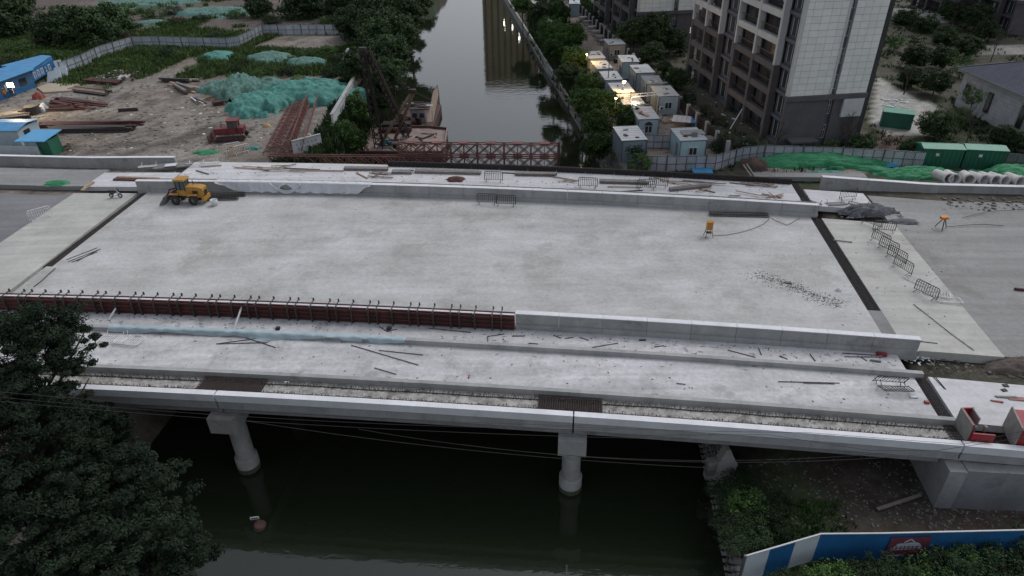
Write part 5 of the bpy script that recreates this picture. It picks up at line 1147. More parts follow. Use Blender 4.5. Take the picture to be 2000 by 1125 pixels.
for i, (px, py, sz, m_, lb, ct_) in enumerate(((1722, 692, (.7, .25, .12), m_redp, 'small red striped barrier bit at the end of the strip lane', 'scrap'), (916, 735, (.08, .35, .02), m_redp, 'tiny red paint mark like strip above the near kerb', 'strip'), (1947, 784, (.75, .12, .06), mat('salmon', (.32, .13, .10), (.26, .11, .09), 2), 'salmon coloured board on the near right slab', 'board'), (1965, 776, (1.4, .16, .08), m_greyw, 'grey board on the near right slab', 'board'), (1964, 753, (.35, .25, .05), m_black, 'upper of two black lids on the near right slab', 'lid'), (1961, 762, (.35, .25, .05), m_black, 'lower of two black lids on the near right slab', 'lid'), (1785, 775, (.5, .2, .03), m_plas, 'pale blue scrap by the near joint', 'scrap'), (1810, 786, (.3, .2, .1), m_redp, 'red scrap in the near joint', 'scrap'), (1255, 664, (.5, .1, .04), m_black, 'curled dark offcut on the strip lane', 'scrap'), (760, 642, (.3, .3, .15), m_black, 'dark wire coil beside the formwork', 'coil'), (543, 642, (.3, .25, .15), m_black, 'small dark wire coil above the blue plastic', 'coil'), (1800-90, 705, (.7, .12, .08), m_hub, 'grey offcut lying by the end of the lane kerb', 'scrap'), (1985, 779, (1.1, .35, .05), mat('pink_sheet', (.33, .17, .16), (.26, .14, .13), 2), 'pinkish sheet lying at the right edge of the near slab', 'sheet'), (560, 748, (.3, .12, .1), m_litter, 'white scrap on the rebar mat', 'scrap'), (1540, 560-8, (.5, .3, .05), m_rubble, 'flat dark clod in the slanting crumb band', 'clod'))):
    p = dk(px, py, .05); e = emp(ct_, p, BR+random.uniform(-.3, .3), lb, ct_); MB().hexa([(-sz[0]/2, -sz[1]/2, -.03), (sz[0]/2, -sz[1]/2, -.03), (sz[0]/2, sz[1]/2, -.03), (-sz[0]/2, sz[1]/2, -.03)], [(-sz[0]*.42, -sz[1]*.45, sz[2]), (sz[0]*.47, -sz[1]*.4, sz[2]*.8), (sz[0]*.44, sz[1]*.45, sz[2]), (-sz[0]*.48, sz[1]*.42, sz[2]*.9)]).build('piece', m_, e)
mb = MB()
for i in range(150):                                     # curled tie wires and offcuts along the strip lane and kerbs
    u = random.uniform(-36, 22); v = random.choice([38.9, 38.6, 38.3, 37.95, 36.9, 33.5])+random.gauss(0, .22); a_ = random.random()*6.28; L = random.uniform(.12, .45); c = random.uniform(-.2, .2)
    if v > 39.5 or (37.2 < v < 37.7): continue
    mb.tube([W(u, v, .02), W(u+math.cos(a_)*L*.5+c, v+math.sin(a_)*L*.25, .06), W(u+math.cos(a_)*L, v+math.sin(a_)*L*.5, .02)], .014, 3, False)
mb.build('wire_offcuts', m_rods, label='curled wire offcuts scattered over the near lanes', cat='wire', kind='stuff')
# cables
def cable(pts, lb, r=.022, m=m_black): tag(MB().tube([dk(px, py, .05) for px, py in pts], r, 4).build('cable', m), lb, 'cable')
cable([(1393, 460), (1420, 459), (1450, 453), (1475, 445), (1492, 437), (1502, 428), (1500, 421)], 'thin black cable snaking from the orange power box to the far barrier')
cable([(1500, 421), (1515, 431), (1538, 440), (1548, 434), (1562, 426)], 'second loop of black cable near the right end of the far barrier')
cable([(1784, 594), (1820, 622), (1858, 652), (1902, 684)], 'rusty cable running down the right approach slab', .03, m_rods)
cable([(108, 524), (92, 538), (82, 548), (66, 560)], 'dark cable curling from the left joint to the formwork', .04)
cable([(1850, 443), (1880, 440), (1920, 438), (1960, 441)], 'cable trailing from the orange tripod', .03)
cable([(1880, 425), (1930, 413), (1965, 411), (2000, 409)], 'cable crossing the road at the right edge', .03)
p = dk(1982, 564, .1); q_ = dk(2012, 567, .1); tag(MB().tube([p, q_], .11, 8).build('steel_pipe', m_rust), 'short rusty pipe at the right edge of the road', 'pipe')
# far lane timber
tl_ = ['pale', 'dark', 'short', 'long', 'split']
def plank(x0, y0, x1, y1, wd, ht, m, lb, h=.08, grp='loose planks strewn on the far lane'):
    member('plank', dk(x0, y0, h), dk(x1, y1, h), wd, ht, m, lb, 'plank', grp)
def zf(x, y): return (380+x/3.226, 300+y/3.226)
bl_ = [((395, 85), (470, 105)), ((250, 85), (470, 100)), ((300, 80), (560, 92)), ((430, 100), (700, 108)), ((560, 90), (790, 100)), ((600, 102), (940, 108)), ((640, 65), (500, 92)), ((480, 78), (610, 72)), ((1020, 120), (1090, 155)), ((1100, 120), (1220, 130)), ((1090, 140), (1250, 150)), ((1120, 112), (1250, 125)), ((10, 105), (90, 128)), ((40, 82), (170, 72)), ((1180, 118), (1120, 148))]
for i, (a_, b_) in enumerate(bl_):
    w_ = ['leftmost', 'second from the left', 'third', 'fourth', 'fifth', 'sixth', 'steep short', 'thin pale', 'crooked', 'flat tan', 'lower tan', 'upper tan', 'stray left', 'curved left', 'crossing']
    plank(*zf(*a_), *zf(*b_), .16, .05, m_wood if i % 3 else m_greyw, w_[i]+' plank of loose timber, left half of the far lane', .08+.03*(i % 4))
for i, (a_, b_, lb) in enumerate((((945, 100), (1220, 104), 'long grey board stack at the left of the far lane, by the loose planks'), ((1390, 118), (1800, 128), 'longest grey board stack lying in the middle of the far lane'), ((1245, 122), (1370, 124), 'short dark board stack between the two long ones'))):
    e = emp('board_stack', dk(*zf(*a_)), 0, lb, 'board stack', 'board stacks on the far lane'); A_ = dk(*zf(*a_)); B_ = dk(*zf(*b_))
    for r in range(2):
        for c in range(3): MB().bar(Vector((0, c*.24-.24, .1+r*.13)), B_-A_+Vector((random.uniform(-.2, .2), c*.24-.24, .1+r*.13)), .21, .11).build('board', m_greyw, e)
def zg(x, y): return (900+x/2.857, 290+y/2.857)
for i, (a_, b_, lb) in enumerate((((305, 148), (530, 152), 'grey board stack right of the lone barrier on the far lane'), ((775, 190), (1040, 198), 'long grey board stack between the two barriers on the far lane'), ((1165, 236), (1385, 212), 'slanting dark board stack at the right of the far lane'))):
    e = emp('board_stack', dk(*zg(*a_)), 0, lb, 'board stack', 'board stacks on the far lane'); A_ = dk(*zg(*a_)); B_ = dk(*zg(*b_))
    for r in range(2):
        for c in range(3): MB().bar(Vector((0, c*.22-.2, .1+r*.13)), B_-A_+Vector((random.uniform(-.2, .2), c*.22-.2, .1+r*.13)), .2, .11).build('board', m_greyw, e)
ll = [((230, 135), (420, 142)), ((420, 140), (660, 180)), ((540, 182), (650, 178)), ((570, 172), (640, 186)), ((790, 172), (1000, 178)), ((1080, 160), (1200, 195)), ((1110, 178), (1300, 185)), ((1150, 188), (1290, 200)), ((1240, 178), (1420, 192)), ((1300, 190), (1480, 196)), ((1500, 190), (1640, 205)), ((1560, 190), (1750, 200)), ((1590, 205), (1770, 212)), ((1640, 188), (1760, 215)), ((1310, 240), (1400, 222)), ((1330, 225), (1420, 245)), ((1680, 252), (1790, 275)), ((1700, 275), (1800, 252)), ((1690, 262), (1800, 266)), ((1535, 236), (1690, 265)), ((880, 240), (1015, 233)), ((820, 212), (1010, 216)), ((1495, 262), (1560, 262)), ((1720, 245), (1770, 280))]
adj = ['pale', 'long thin', 'short orange', 'crossed', 'straight', 'slanting', 'tangled', 'lower tangled', 'upper', 'brown', 'far right', 'flat', 'bright', 'steep', 'small crossed', 'second small crossed', 'heap', 'rising', 'level', 'dark thin', 'nearest', 'pole like', 'tiny', 'last']
for i, (a_, b_) in enumerate(ll): plank(*zg(*a_), *zg(*b_), .13, .05, m_wood if i % 4 else m_rods, adj[i]+' plank of scattered timber, right half of the far lane', .07+.03*(i % 5))
# rusty heap and left slab boards
def heap(name, c, rx, ry, h, m, lb, cat, n=26, seedk=1, am=.35, smooth=False, rz=0):
    rr = np.random.default_rng(seedk); xs = np.linspace(-1.15, 1.15, n); X, Y = np.meshgrid(xs, xs); rad = np.sqrt(X**2+Y**2)
    nz = fbm(X*3+seedk*9.1, Y*3, 1.0, seedk, 4); nf = fbm(X*12+seedk, Y*12, 1.0, seedk+5, 2)
    n4 = fbm(X*5+seedk*3.3, Y*5+seedk, 1.0, seedk+9, 3); rg = 1-abs(2*fbm(X*2.2+seedk, Y*4.4, 1.0, seedk+3, 3)-1)
    Z = np.clip(1-(rad+(nz-.5)*.95+(n4-.5)*.35)**2, -0.25, 1); Z = np.where(Z > 0, Z**.75, Z*.6)*h*(1-am+am*2*nz)*(.75+.5*(n4-.5)+.3*rg)+(nf-.5)*h*.22
    V = np.stack([X*rx, Y*ry, Z], -1).reshape(-1, 3); idx = np.arange(n*n).reshape(n, n); q = np.stack([idx[:-1, :-1], idx[:-1, 1:], idx[1:, 1:], idx[1:, :-1]], -1).reshape(-1, 4)
    keep = (V[q][:, :, 2].max(1) > -.10*h); q = q[keep]
    o = link(bpy.data.objects.new(name, npmesh(name, V, q, m, smooth))); o.location = c; o.rotation_euler = (0, 0, rz); return tag(o, lb, cat)
heap('scrap_heap', dk(890, 351, .02), .95, .6, .35, m_rust, 'small rusty brown scrap heap in the middle of the far lane', 'heap', 22, 3)
heap('stone_heap', dk(1712, 421, 0)+Vector((-.3, 1.1, -.1)), 2.6, 1.0, .8, m_stonepile, 'dark grey heap of crushed stone behind the chain of barriers', 'stone heap', 46, 5)
heap('stone_heap', dk(1765, 432, 0), 1.2, .5, .2, m_stonepile, 'low spill of crushed stone right of the big stone heap', 'stone heap', 30, 6)
heap('soil_heap', dk(1985, 712, -.5), 2.4, 1.2, .5, mat('dark_soil', (.105, .085, .07), (.06, .05, .043), 1.5, .95, .6, fine=.4), 'dark soil heap in the trench at the right edge', 'soil heap', 34, 8)
heap('cement_bag', dk(1637, 568, .0), .28, .2, .3, m_cloth, 'small pale sack lying on the carriageway near the right joint', 'sack', 12, 8)
for i, (x0, y0, x1, y1, m_, lb) in enumerate(((222, 350, 300, 352, m_rust, 'rusty plank at the front of the left far slab'), (228, 346, 310, 349, m_wood, 'brown plank beside the rusty one on the left far slab'), (300, 328, 372, 322, m_greyw, 'grey sheet pack on the left far slab, near the joint'), (305, 324, 375, 318, m_hub, 'darker sheet pack behind the grey one on the left far slab'), (160, 372, 182, 355, m_wood, 'short tan plank lying on the soil left of the slab'))):
    member('plank', dk(x0, y0, .1), dk(x1, y1, .1), .9 if i in (2, 3) else .35, .12, m_, lb, 'plank')
member('sheet', dk(322, 323, .3), dk(345, 321, .3), .8, .04, m_cloth, 'small white sheet on top of the grey sheet packs', 'sheet')
heap('green_net', dk(112, 358, -.05), 1.3, .7, .3, m_green, 'small crumpled green net on the verge of the left road', 'net', 26, 11)
# litter, rubble and dirt as loose stuff
def crumbs(name, fn, n, s0, s1, m, lb, flat=.25):
    V = []; Q = []; k = 0
    for i in range(n):
        p = fn(); s = random.uniform(s0, s1); s = s0+(s1-s0)*random.random()**2.5; a_ = random.random()*3; l_ = random.uniform(1, 2.2)
        for z in (0, s*flat):
            for x_, y_ in ((-1, -1), (1, -1), (1, 1), (-1, 1)):
                x__ = x_*s*l_*.5; y__ = y_*s*.5; V.append((p[0]+x__*math.cos(a_)-y__*math.sin(a_), p[1]+x__*math.sin(a_)+y__*math.cos(a_), p[2]+z))
        Q += [(k+4, k+5, k+6, k+7)]+[(k+j, k+(j+1) % 4, k+4+(j+1) % 4, k+4+j) for j in range(4)]; k += 8
    return tag(link(bpy.data.objects.new(name, npmesh(name, V, Q, m))), lb, name.split('_')[-1], kind='stuff')
def inpx(x0, x1, y0, y1, h=.0, gauss=False):
    def f():
        if gauss: return dk(random.gauss((x0+x1)/2, (x1-x0)/4), random.gauss((y0+y1)/2, (y1-y0)/4), h)
        return dk(random.uniform(x0, x1), random.uniform(y0, y1), h)
    return f
def slant():
    t_ = random.random(); return dk(1470+165*t_+random.gauss(0, 9)+(0 if random.random() < .6 else 20*random.random()), 533+62*t_+random.gauss(0, 5), .003)
crumbs('dark_crumbs', slant, 1100, .015, .075, m_rubble, 'dark crumbs strewn in a slanting band on the carriageway')
crumbs('deck_crumbs', lambda: W(random.uniform(-44, 22), random.uniform(40.3, 61), .002), 500, .02, .06, m_rubble, 'tiny crumbs scattered across the carriageway')
crumbs('lane_crumbs', lambda: W(random.uniform(-44, 22.5), random.choice([random.uniform(33.3, 37.2), random.uniform(37.7, 39.5), 37.75+abs(random.gauss(0, .15)), 39.45-abs(random.gauss(0, .2))]), .003), 900, .02, .08, m_rubble, 'crumbs and scraps scattered along the near lanes')
crumbs('far_crumbs', lambda: W(random.uniform(-43, 22), random.uniform(61.9, 68.6), .003), 800, .03, .11, m_wood, 'wood chips and crumbs scattered on the far lane')
crumbs('slab_crumbs', inpx(1640, 1850, 440, 640, .003), 160, .02, .09, m_rubble, 'crumbs on the right approach slab')
crumbs('white_litter', inpx(1768, 1815, 684, 706, -.5, True), 120, .05, .2, m_litter, 'pale litter heaped at the end of the strip lane')
crumbs('trench_litter', inpx(1790, 2000, 690, 728, -.6), 160, .04, .18, m_rubble, 'rubble scattered in the soil trench')
crumbs('road_rubble', inpx(1840, 2000, 385, 410, -.05), 120, .05, .25, m_rubble, 'rubble along the kerb of the far right road')
def gsc(x0, x1, y0, y1, b=-1.05): return lambda: gat(random.uniform(x0, x1), random.uniform(y0, y1), b)
crumbs('bank_litter', gsc(1500, 2000, 900, 1020, -5), 110, .03, .11, m_path, 'pale litter on the brown ground under the bridge end')
crumbs('bank_rubble', gsc(1460, 2000, 890, 1030, -5), 1100, .03, .16, m_rubble, 'rubble on the brown ground under the bridge end')
crumbs('yard_rubble', gsc(0, 560, 150, 300), 1500, .06, .35, m_rubble, 'rubble scattered over the left yard')
crumbs('yard_litter', gsc(60, 640, 150, 300), 160, .08, .35, m_litter, 'pale scraps scattered over the left yard')
crumbs('court_litter', gsc(1300, 1500, 150, 290, -2), 90, .08, .4, m_litter, 'pale scraps on the grass beside the near tower')
crumbs('cabin_litter', gsc(1200, 1420, 160, 320, -2), 380, .06, .35, m_rubble, 'clutter between the cabins')
crumbs('court_bags', gsc(1725, 1775, 195, 212, -2), 60, .15, .45, m_litter, 'white bags and scraps heaped on the courtyard paving')
p = gat(1712, 998, -5); q_ = gat(1796, 972, -5); member('plank', p+Vector((0, 0, .15)), q_+Vector((0, 0, .25)), .22, .08, m_greyw, 'long pale plank lying on the brown ground below the abutment', 'plank')

# ------------------------------------------------------------ trusses
def truss_me(h=1.5, L=3.05):
    mb = MB()
    for z in (.06, h-.06): mb.bar((0, -.04, z), (L, -.04, z), .05, .1).bar((0, .04, z), (L, .04, z), .05, .1)
    for x in (.05, L/2, L-.05): mb.bar((x, 0, 0), (x, 0, h), .07, .07)
    for a_, b_ in (((.05, .1), (L/2, h-.1)), ((L/2, h-.1), (L-.05, .1)), ((.05, h-.1), (L/2, .1)), ((L/2, .1), (L-.05, h-.1))): mb.bar((a_[0], 0, a_[1]), (b_[0], 0, b_[1]), .085, .085)
    return mb.mesh('truss_panel', m_truss)
TM = truss_me()
YT = 76.0
tp = aty(1090, 282, YT-3); ang_t = BR+R(2)
tr = emp('truss_bridge', tp, ang_t, 'two storey red oxide lattice truss reaching out over the river behind the bridge', 'truss')
pk_ = 0
for row in (0, .55):
    for lev, nL in ((0, 6), (1, 11)):
        for i in range(nL): inst('truss_panel', TM, tr, (-3.05*(i+1), row, -1.6*(lev+1)+.1))
for i in range(6):
    MB().box((-3.05*i-1.5, .27, .06), (1.1, .75, .05)).build('brace_frame', m_truss, tr); 
    MB().box((-3.05*i-1.5, .27, -1.55), (1.1, .75, .05)).build('brace_frame', m_truss, tr)
MB().bar((.1, .3, -5.5), (.1, .3, .2), .3, .3).build('end_post', m_hull, tr)
# trusses stored in the yard
k = 0
for (x0, y0), (x1, y1), z_, flat, lb in (((515, 303), (568, 201), .0, 85, 'leftmost red lattice truss lying in the left yard'), ((545, 303), (590, 201), .0, 85, 'second red lattice truss lying in the left yard'), ((572, 303), (606, 201), .05, 0, 'third red lattice truss, standing on edge beside the lying ones'), ((590, 300), (620, 201), .0, 20, 'rightmost red lattice truss, leaning beside the bushes'), ((530, 303), (580, 203), .6, 85, 'red lattice truss lying on top of the two lowest')):
    a_ = gat(x0, y0); b_ = gat(x1, y1); d = b_-a_; e = emp('lattice_truss', a_+Vector((0, 0, z_+.35)), 0, lb, 'truss', 'red trusses stored in the yard'); e.rotation_euler = (R(flat), 0, math.atan2(d.y, d.x)); n = int(d.length/3.05)
    e.rotation_euler = (Matrix.Rotation(math.atan2(d.y, d.x), 4, 'Z') @ Matrix.Rotation(R(flat), 4, 'X')).to_euler()
    for i in range(n): inst('truss_panel', TM, e, (3.05*i, 0, 0))

# ------------------------------------------------------------ crane barge
ZD = -6.3
org = at(790, 285, ZD); bg_ = emp('crane_barge', org, 0, 'rusty pinkish work barge moored by the left bank behind the truss', 'barge')
def L_(p): return Vector(p)-org
deckp = [at(690, 300, ZD), at(866, 300, ZD), at(874, 254, ZD), at(838, 250, ZD), at(768, 250, ZD), at(733, 247, ZD)]
mb = MB(); mb.prism([L_(p) for p in deckp], WZL-.2-org.z, -.004); mb.build('hull', m_hull, bg_)
mb = MB(); c_ = sum(deckp, Vector())/6; mb.prism([L_(c_+(p-c_)*.97) for p in deckp], 0, .02); mb.build('deck', m_barge, bg_)
for i in range(6):
    a_ = deckp[i]; b_ = deckp[(i+1) % 6]; MB().bar(L_(a_)+Vector((0, 0, .18)), L_(b_)+Vector((0, 0, .18)), .22, .42).build('bulwark', m_barge if i in (1, 5) else m_hull, bg_)
sternp = [at(772, 250, ZD), at(846, 250, ZD), at(862, 205, ZD), at(790, 200, ZD)]
mb = MB(); mb.prism([L_(p) for p in sternp], WZL-.2-org.z, .05); mb.build('stern_hull', m_hull, bg_)
cc = at(818, 243, ZD); MB().box(L_(cc)+Vector((0, 2.0, 1.0)), (2.5, 2.6, 2.0)).build('cabin', m_cabin, bg_)
MB().box(L_(cc)+Vector((-.5, 2.2, 2.15)), (4.2, 3.2, .10), .06).build('cabin_roof', m_rods, bg_)
for i in range(9): MB().box(L_(cc)+Vector((random.uniform(-2.4, 1.4), random.uniform(1, 3.4), 2.25+.05*i)), (random.uniform(.8, 2.2), random.uniform(.2, .8), .06), random.uniform(-.6, .6)).build('roof_scrap', random.choice([m_black, m_greyw, m_rust, m_litter]), bg_)
for i in range(14): MB().box(L_(cc)+Vector((random.uniform(-4.5, 0), random.uniform(-.5, 1.8), random.uniform(.2, 1.0))), (random.uniform(.2, 1.0), random.uniform(.2, .6), random.uniform(.3, 1.4)), random.random()*3).build('machine_part', random.choice([m_black, m_rust, m_rods, m_hub]), bg_)
for dx in (-.6, .5): MB().box(L_(cc)+Vector((dx, .66, 1.2)), (.7, .06, .7)).build('window', m_win, bg_)
for dx in (1.2, 2.2): MB().box(L_(cc)+Vector((dx, .0, 1.1)), (.1, .1, 2.2)).build('post', m_frameW, bg_)
e0 = at(775, 258, ZD); MB().box(L_(e0)+Vector((0, .8, .6)), (4.2, 1.6, 1.2)).build('winch_house', m_black, bg_)
for i in range(5): MB().lathe([(0, -.5), (.35, -.5), (.35, .5), (0, .5)], L_(e0)+Vector((-1.8+i*.9, -.3, .5)), 10, Matrix.Rotation(math.pi/2, 3, 'Y')).build('winch_drum', m_rust, bg_)
for i in range(46):
    p = at(random.uniform(710, 862), random.uniform(262, 296), ZD); MB().box(L_(p)+Vector((0, 0, .12)), (random.uniform(.5, 2.2), random.uniform(.1, .3), .12), random.random()*3).build('deck_bar', random.choice([m_rust, m_wood, m_greyw, m_black]), bg_)
for i, (px, py) in enumerate(((748, 285), (754, 280), (762, 284), (772, 289))): 
    p = at(px, py, ZD); MB().lathe([(0, 0), (.3, 0), (.32, .6), (0, .62)], L_(p), 10).build('drum', [m_bluew, m_teal, m_bluew, m_black][i], bg_)
# second small boat alongside
sb = emp('side_boat', at(846, 225, ZD), 0, 'narrow rusty boat with a tan deck tied to the right side of the barge', 'boat'); o0 = Vector(sb.location)
pts_ = [at(832, 250, ZD), at(846, 250, ZD), at(858, 185, ZD), at(855, 168, ZD), at(846, 180, ZD)]
mb = MB(); mb.prism([p-o0 for p in pts_], WZL-.2-o0.z, .3); mb.build('hull', m_hull, sb); mb = MB(); c_ = sum(pts_, Vector())/5; mb.prism([c_+(p-c_)*.85-o0 for p in pts_], .3, .34); mb.build('deck', m_tan, sb)
# crane legs and boom
def lattice(a, b, w0, w1, m, name, par, off):
    a = a-off; b = b-off; d = b-a; n = max(4, int(d.length/1.3)); dn = d.normalized(); s1 = dn.cross(Vector((0, 1, .3))).normalized(); s2 = dn.cross(s1); mb = MB()
    cs = [(1, 1), (-1, 1), (-1, -1), (1, -1)]
    def P_c(i, c): f = i/n; w_ = (w0+(w1-w0)*f)/2; return a+d*f+s1*c[0]*w_+s2*c[1]*w_
    for c in cs: mb.bar(P_c(0, c), P_c(n, c), .14)
    for i in range(n):
        for j in range(4): mb.bar(P_c(i, cs[j]), P_c(i+1, cs[(j+1) % 4]), .10)
    return mb.build(name, m, par)
cr_ = emp('derrick_crane', at(745, 285, ZD), 0, 'black derrick crane with two long lattice legs leaning over the left bank', 'crane'); of = Vector(cr_.location)
ap = aty(708, 96, 84); f1 = at(741, 287, ZD); f2 = at(795, 266, ZD)
lattice(f1, ap, 1.1, .6, m_boom, 'boom_leg', cr_, of); lattice(f2, ap+Vector((.5, 0, 0)), .8, .5, m_boom, 'boom_leg', cr_, of)
MB().box(ap-of, (.8, .5, .4)).build('boom_head', m_boom, cr_)
ap2 = aty(805, 178, 93); g1 = at(742, 284, ZD); g2 = at(772, 270, ZD)
MB().tube([g1-of, ap2-of], .26, 8, True, .18).build('mast_leg', m_tan, cr_); MB().tube([g2-of, ap2-of+Vector((.3, 0, 0))], .24, 8, True, .2).build('mast_leg', m_tan, cr_)
MB().box(ap2-of, (1.0, .6, .5)).build('mast_head', m_boom, cr_)
for a_, b_ in ((ap2, aty(772, 150, 96)), (ap2, aty(844, 196, 99)), (ap2, ap), (aty(800, 180, 93), aty(771, 153, 96)), (ap, f1+Vector((.4, 0, 0))), (ap, f1+Vector((1.2, .4, 0)))): MB().tube([a_-of, b_-of], .05, 4).build('stay_cable', m_black, cr_)
MB().box(aty(797, 173, 93.5)-of, (.4, .3, .4)).build('pulley', m_black, cr_)

# ------------------------------------------------------------ left yard
# net covered soil mounds
def mound(px, py, rx, ry, h, m, lb, seedk, n=40, z=-1.05, rz=0, cat='soil mound'):
    p = gat(px, py, z); return heap('netted_mound', (p.x, p.y, p.z-.05), rx, ry, h, m, lb, cat, n, seedk, .35, True, rz)
mound(505, 212, 4.2, 4.2, 2.3, m_teal, 'bright teal netted soil mound nearest the bulldozer', 31, 52)
mound(600, 190, 7.8, 4.8, 2.6, m_teal, 'largest teal netted soil mound beside the white bank wall', 32, 56)
mound(470, 180, 3.4, 4.5, 2.6, m_teal2, 'steep grey teal netted mound behind the nearest one', 33, 44)
mound(428, 176, 3.0, 2.8, 1.5, m_teal2, 'small faded netted mound at the left of the group', 34, 36)
mound(525, 172, 3.6, 2.8, 1.5, m_teal2, 'low overgrown netted mound in the middle of the group', 35, 36)
mound(428, 112, 3.2, 2.8, 1.1, m_teal, 'small teal netted mound in the grass by the sheet fence', 36, 30)
mound(528, 116, 4.2, 3.2, 1.3, m_teal2, 'teal netted mound half covered by grass in the middle', 37, 32)
mound(600, 124, 4.2, 2.6, 1.1, m_teal2, 'pale netted mound in the grass near the far trees', 38, 30)
mound(420, 25, 11, 5, 1.2, m_teal2, 'long faded teal netted bank beyond the sheet fence', 39, 40)
mound(300, 5, 13, 5, 1.0, m_teal2, 'pale teal netted bank at the top edge, left of centre', 40, 40)
mound(105, 42, 5, 3, .8, m_teal2, 'small patch of teal net beyond the dark bushes', 41, 30)
mound(70, 60, 5, 4, .9, m_teal2, 'teal netted patch behind the leftmost dark bush', 42, 30)
mound(300, 45, 4, 2.5, .7, m_teal2, 'small teal net patch right of the dark bushes', 43, 26)
heap('green_net', gat(405, 298)+Vector((0, 0, -.05)), 1.8, .8, .35, m_green, 'crumpled green net on the ground in front of the bulldozer', 'net', 26, 44)
heap('green_net', gat(495, 291)+Vector((0, 0, -.05)), 1.0, .6, .45, m_teal, 'small teal net bundle right of the barrier heap', 'net', 24, 45)
# green nets on the right verge
def rmound(px, py, rx, ry, h, m, lb, sk, n=44, rz=0): p = at(px, py, -1.95); return heap('verge_net', (p.x, p.y, -2.0), rx, ry, h, m, lb, 'net', n, sk, .3, True, rz)
rmound(1600, 318, 8.6, 1.9, 1.25, m_green, 'long bright green net thrown along the sheet fence', 51, 60, R(-2))
rmound(1715, 333, 3.2, .9, .5, m_green, 'twisted tail of green net sloping down right of the long one', 52, 36, R(-25))
rmound(1618, 341, 2.2, 1.1, .45, m_teal, 'teal net patch behind the start of the right parapet wall', 53, 36)
rmound(1580, 352, .8, .5, .4, m_green, 'small dark green net bundle at the corner of the far lane', 54, 20)
rmound(1790, 340, 4.2, 1.4, .9, m_green, 'green net bank in front of the left green box', 55, 44)
rmound(1880, 345, 4.5, 1.1, .55, mat('muted_net', (.045, .15, .075), (.03, .08, .045), 1.5, .85, .4, 3, stain=(.06, .09, .05), ssc=1.2, sth=.5, fine=.25), 'muted green net between the green boxes and the pipes', 56, 44)
rmound(1978, 343, 4.2, 1.9, 1.25, m_green, 'green net mound at the right edge behind the last pipe', 57, 44)
rmound(1470, 325, 1.8, 1.3, 1.1, mat('earth', (.10, .07, .055), (.06, .045, .038), 1.5, .95, .5, fine=.3), 'small brown earth heap at the left end of the long green net', 58, 30)
p = at(1738, 322, -1.9); heap('blue_tarp', p, .9, .5, .4, m_bluetarp, 'crumpled blue tarp on the green net verge', 'tarp', 24, 60)
p = at(1369, 333, -1.9); member('tarp_sheet', at(1352, 334, -1.7), at(1390, 334, -1.7), 1.6, .25, m_bluetarp, 'bright blue tarp sheet just beyond the black formwork', 'tarp')
p = at(1275, 334, -1.9)
# ruined concrete kerb block at verge
member('concrete_beam', at(1470, 345, -1.6), at(1690, 347, -1.6), 1.2, .5, m_road, 'broad concrete beam lying behind the right end of the far lane', 'beam')
for i, (a_, b_) in enumerate((((1452, 322), (1468, 345)), ((1458, 320), (1474, 344)))): member('plank', at(*a_, -1.2), at(*b_, -1.4), .15, .1, m_greyw, ['left', 'right'][i]+' of two grey boards leaning at the end of the sheet fence', 'plank')
# piles of steel and boards in the left yard
def longpile(x0, y0, x1, y1, n, wd, m, lb, cat, hh=.25, jit=.3, h0=.1):
    a_ = gat(x0, y0); b_ = gat(x1, y1); e = emp(cat.replace(' ', '_'), a_, 0, lb, cat); d = b_-a_; s = Vector((-d.y, d.x, 0)).normalized(); L = d.length
    for i in range(n):
        c = s*((i % max(1, n//2))*wd-.5*wd*n/2)+Vector((0, 0, h0+hh*(i//max(1, n//2)))); f0 = random.uniform(0, jit*.3); f1 = 1-random.uniform(0, jit*.5); j = s*random.uniform(-jit, jit)
        MB().bar(c+d*f0, c+d*f1+j, wd*.8, hh*.8).build('bar' if 'steel' in cat else 'board', m if random.random() < .8 else m_rods, e)
longpile(75, 246, 290, 243, 10, .32, m_rust, 'long pile of rusty steel beams, upper of the two near the huts', 'steel pile')
longpile(90, 256, 272, 254, 10, .34, m_rods, 'long pile of dark steel beams just behind the white hut', 'steel pile', .35)
longpile(0, 236, 62, 228, 8, .35, m_rods, 'dark steel pile at the left edge of the yard', 'steel pile', .35)
longpile(100, 195, 205, 213, 12, .4, m_rust, 'slanting pile of rusty steel in the middle of the left yard', 'steel pile', .2, .8)
longpile(40, 215, 175, 210, 10, .35, m_rust, 'brown steel pile behind the small boulder and drums', 'steel pile', .2, .6)
longpile(140, 172, 218, 182, 8, .45, m_wood, 'stack of tan plywood sheets right of the pale slab in the yard', 'board pile', .15, .3)
longpile(150, 178, 215, 186, 6, .4, m_black, 'dark boards under the plywood stack in the yard', 'board pile', .12, .2)
longpile(232, 218, 272, 216, 3, .2, m_rods, 'single short dark beam lying alone in the yard', 'steel pile', .15, .1)
longpile(168, 158, 240, 164, 8, .45, m_rust, 'rusty panel stack in front of the white yard slab', 'steel pile', .3, .3)
longpile(312, 157, 390, 160, 7, .5, m_greyw, 'grey brown board pile at the right of the yard track', 'board pile', .25, .8)
longpile(330, 165, 395, 178, 6, .5, m_wood, 'loose boards sliding off the grey board pile', 'board pile', .2, 1.0)
longpile(345, 168, 378, 182, 4, .55, m_greyw, 'broken pale duct leaning on the board pile', 'board pile', .4, .5)
longpile(376, 192, 402, 206, 5, .2, m_cloth, 'white timber frame fallen near the netted mounds', 'board pile', .1, .9)
longpile(400, 195, 450, 188, 5, .25, m_wood, 'tan laths scattered below the faded netted mound', 'board pile', .1, 1.2)
longpile(415, 206, 440, 203, 4, .5, m_rust, 'short rusty pipes beside the teal mound', 'steel pile', .35, .3)
longpile(468, 225, 474, 205, 2, .3, m_cloth, 'white board standing against the teal mound', 'board pile', .1, .1)
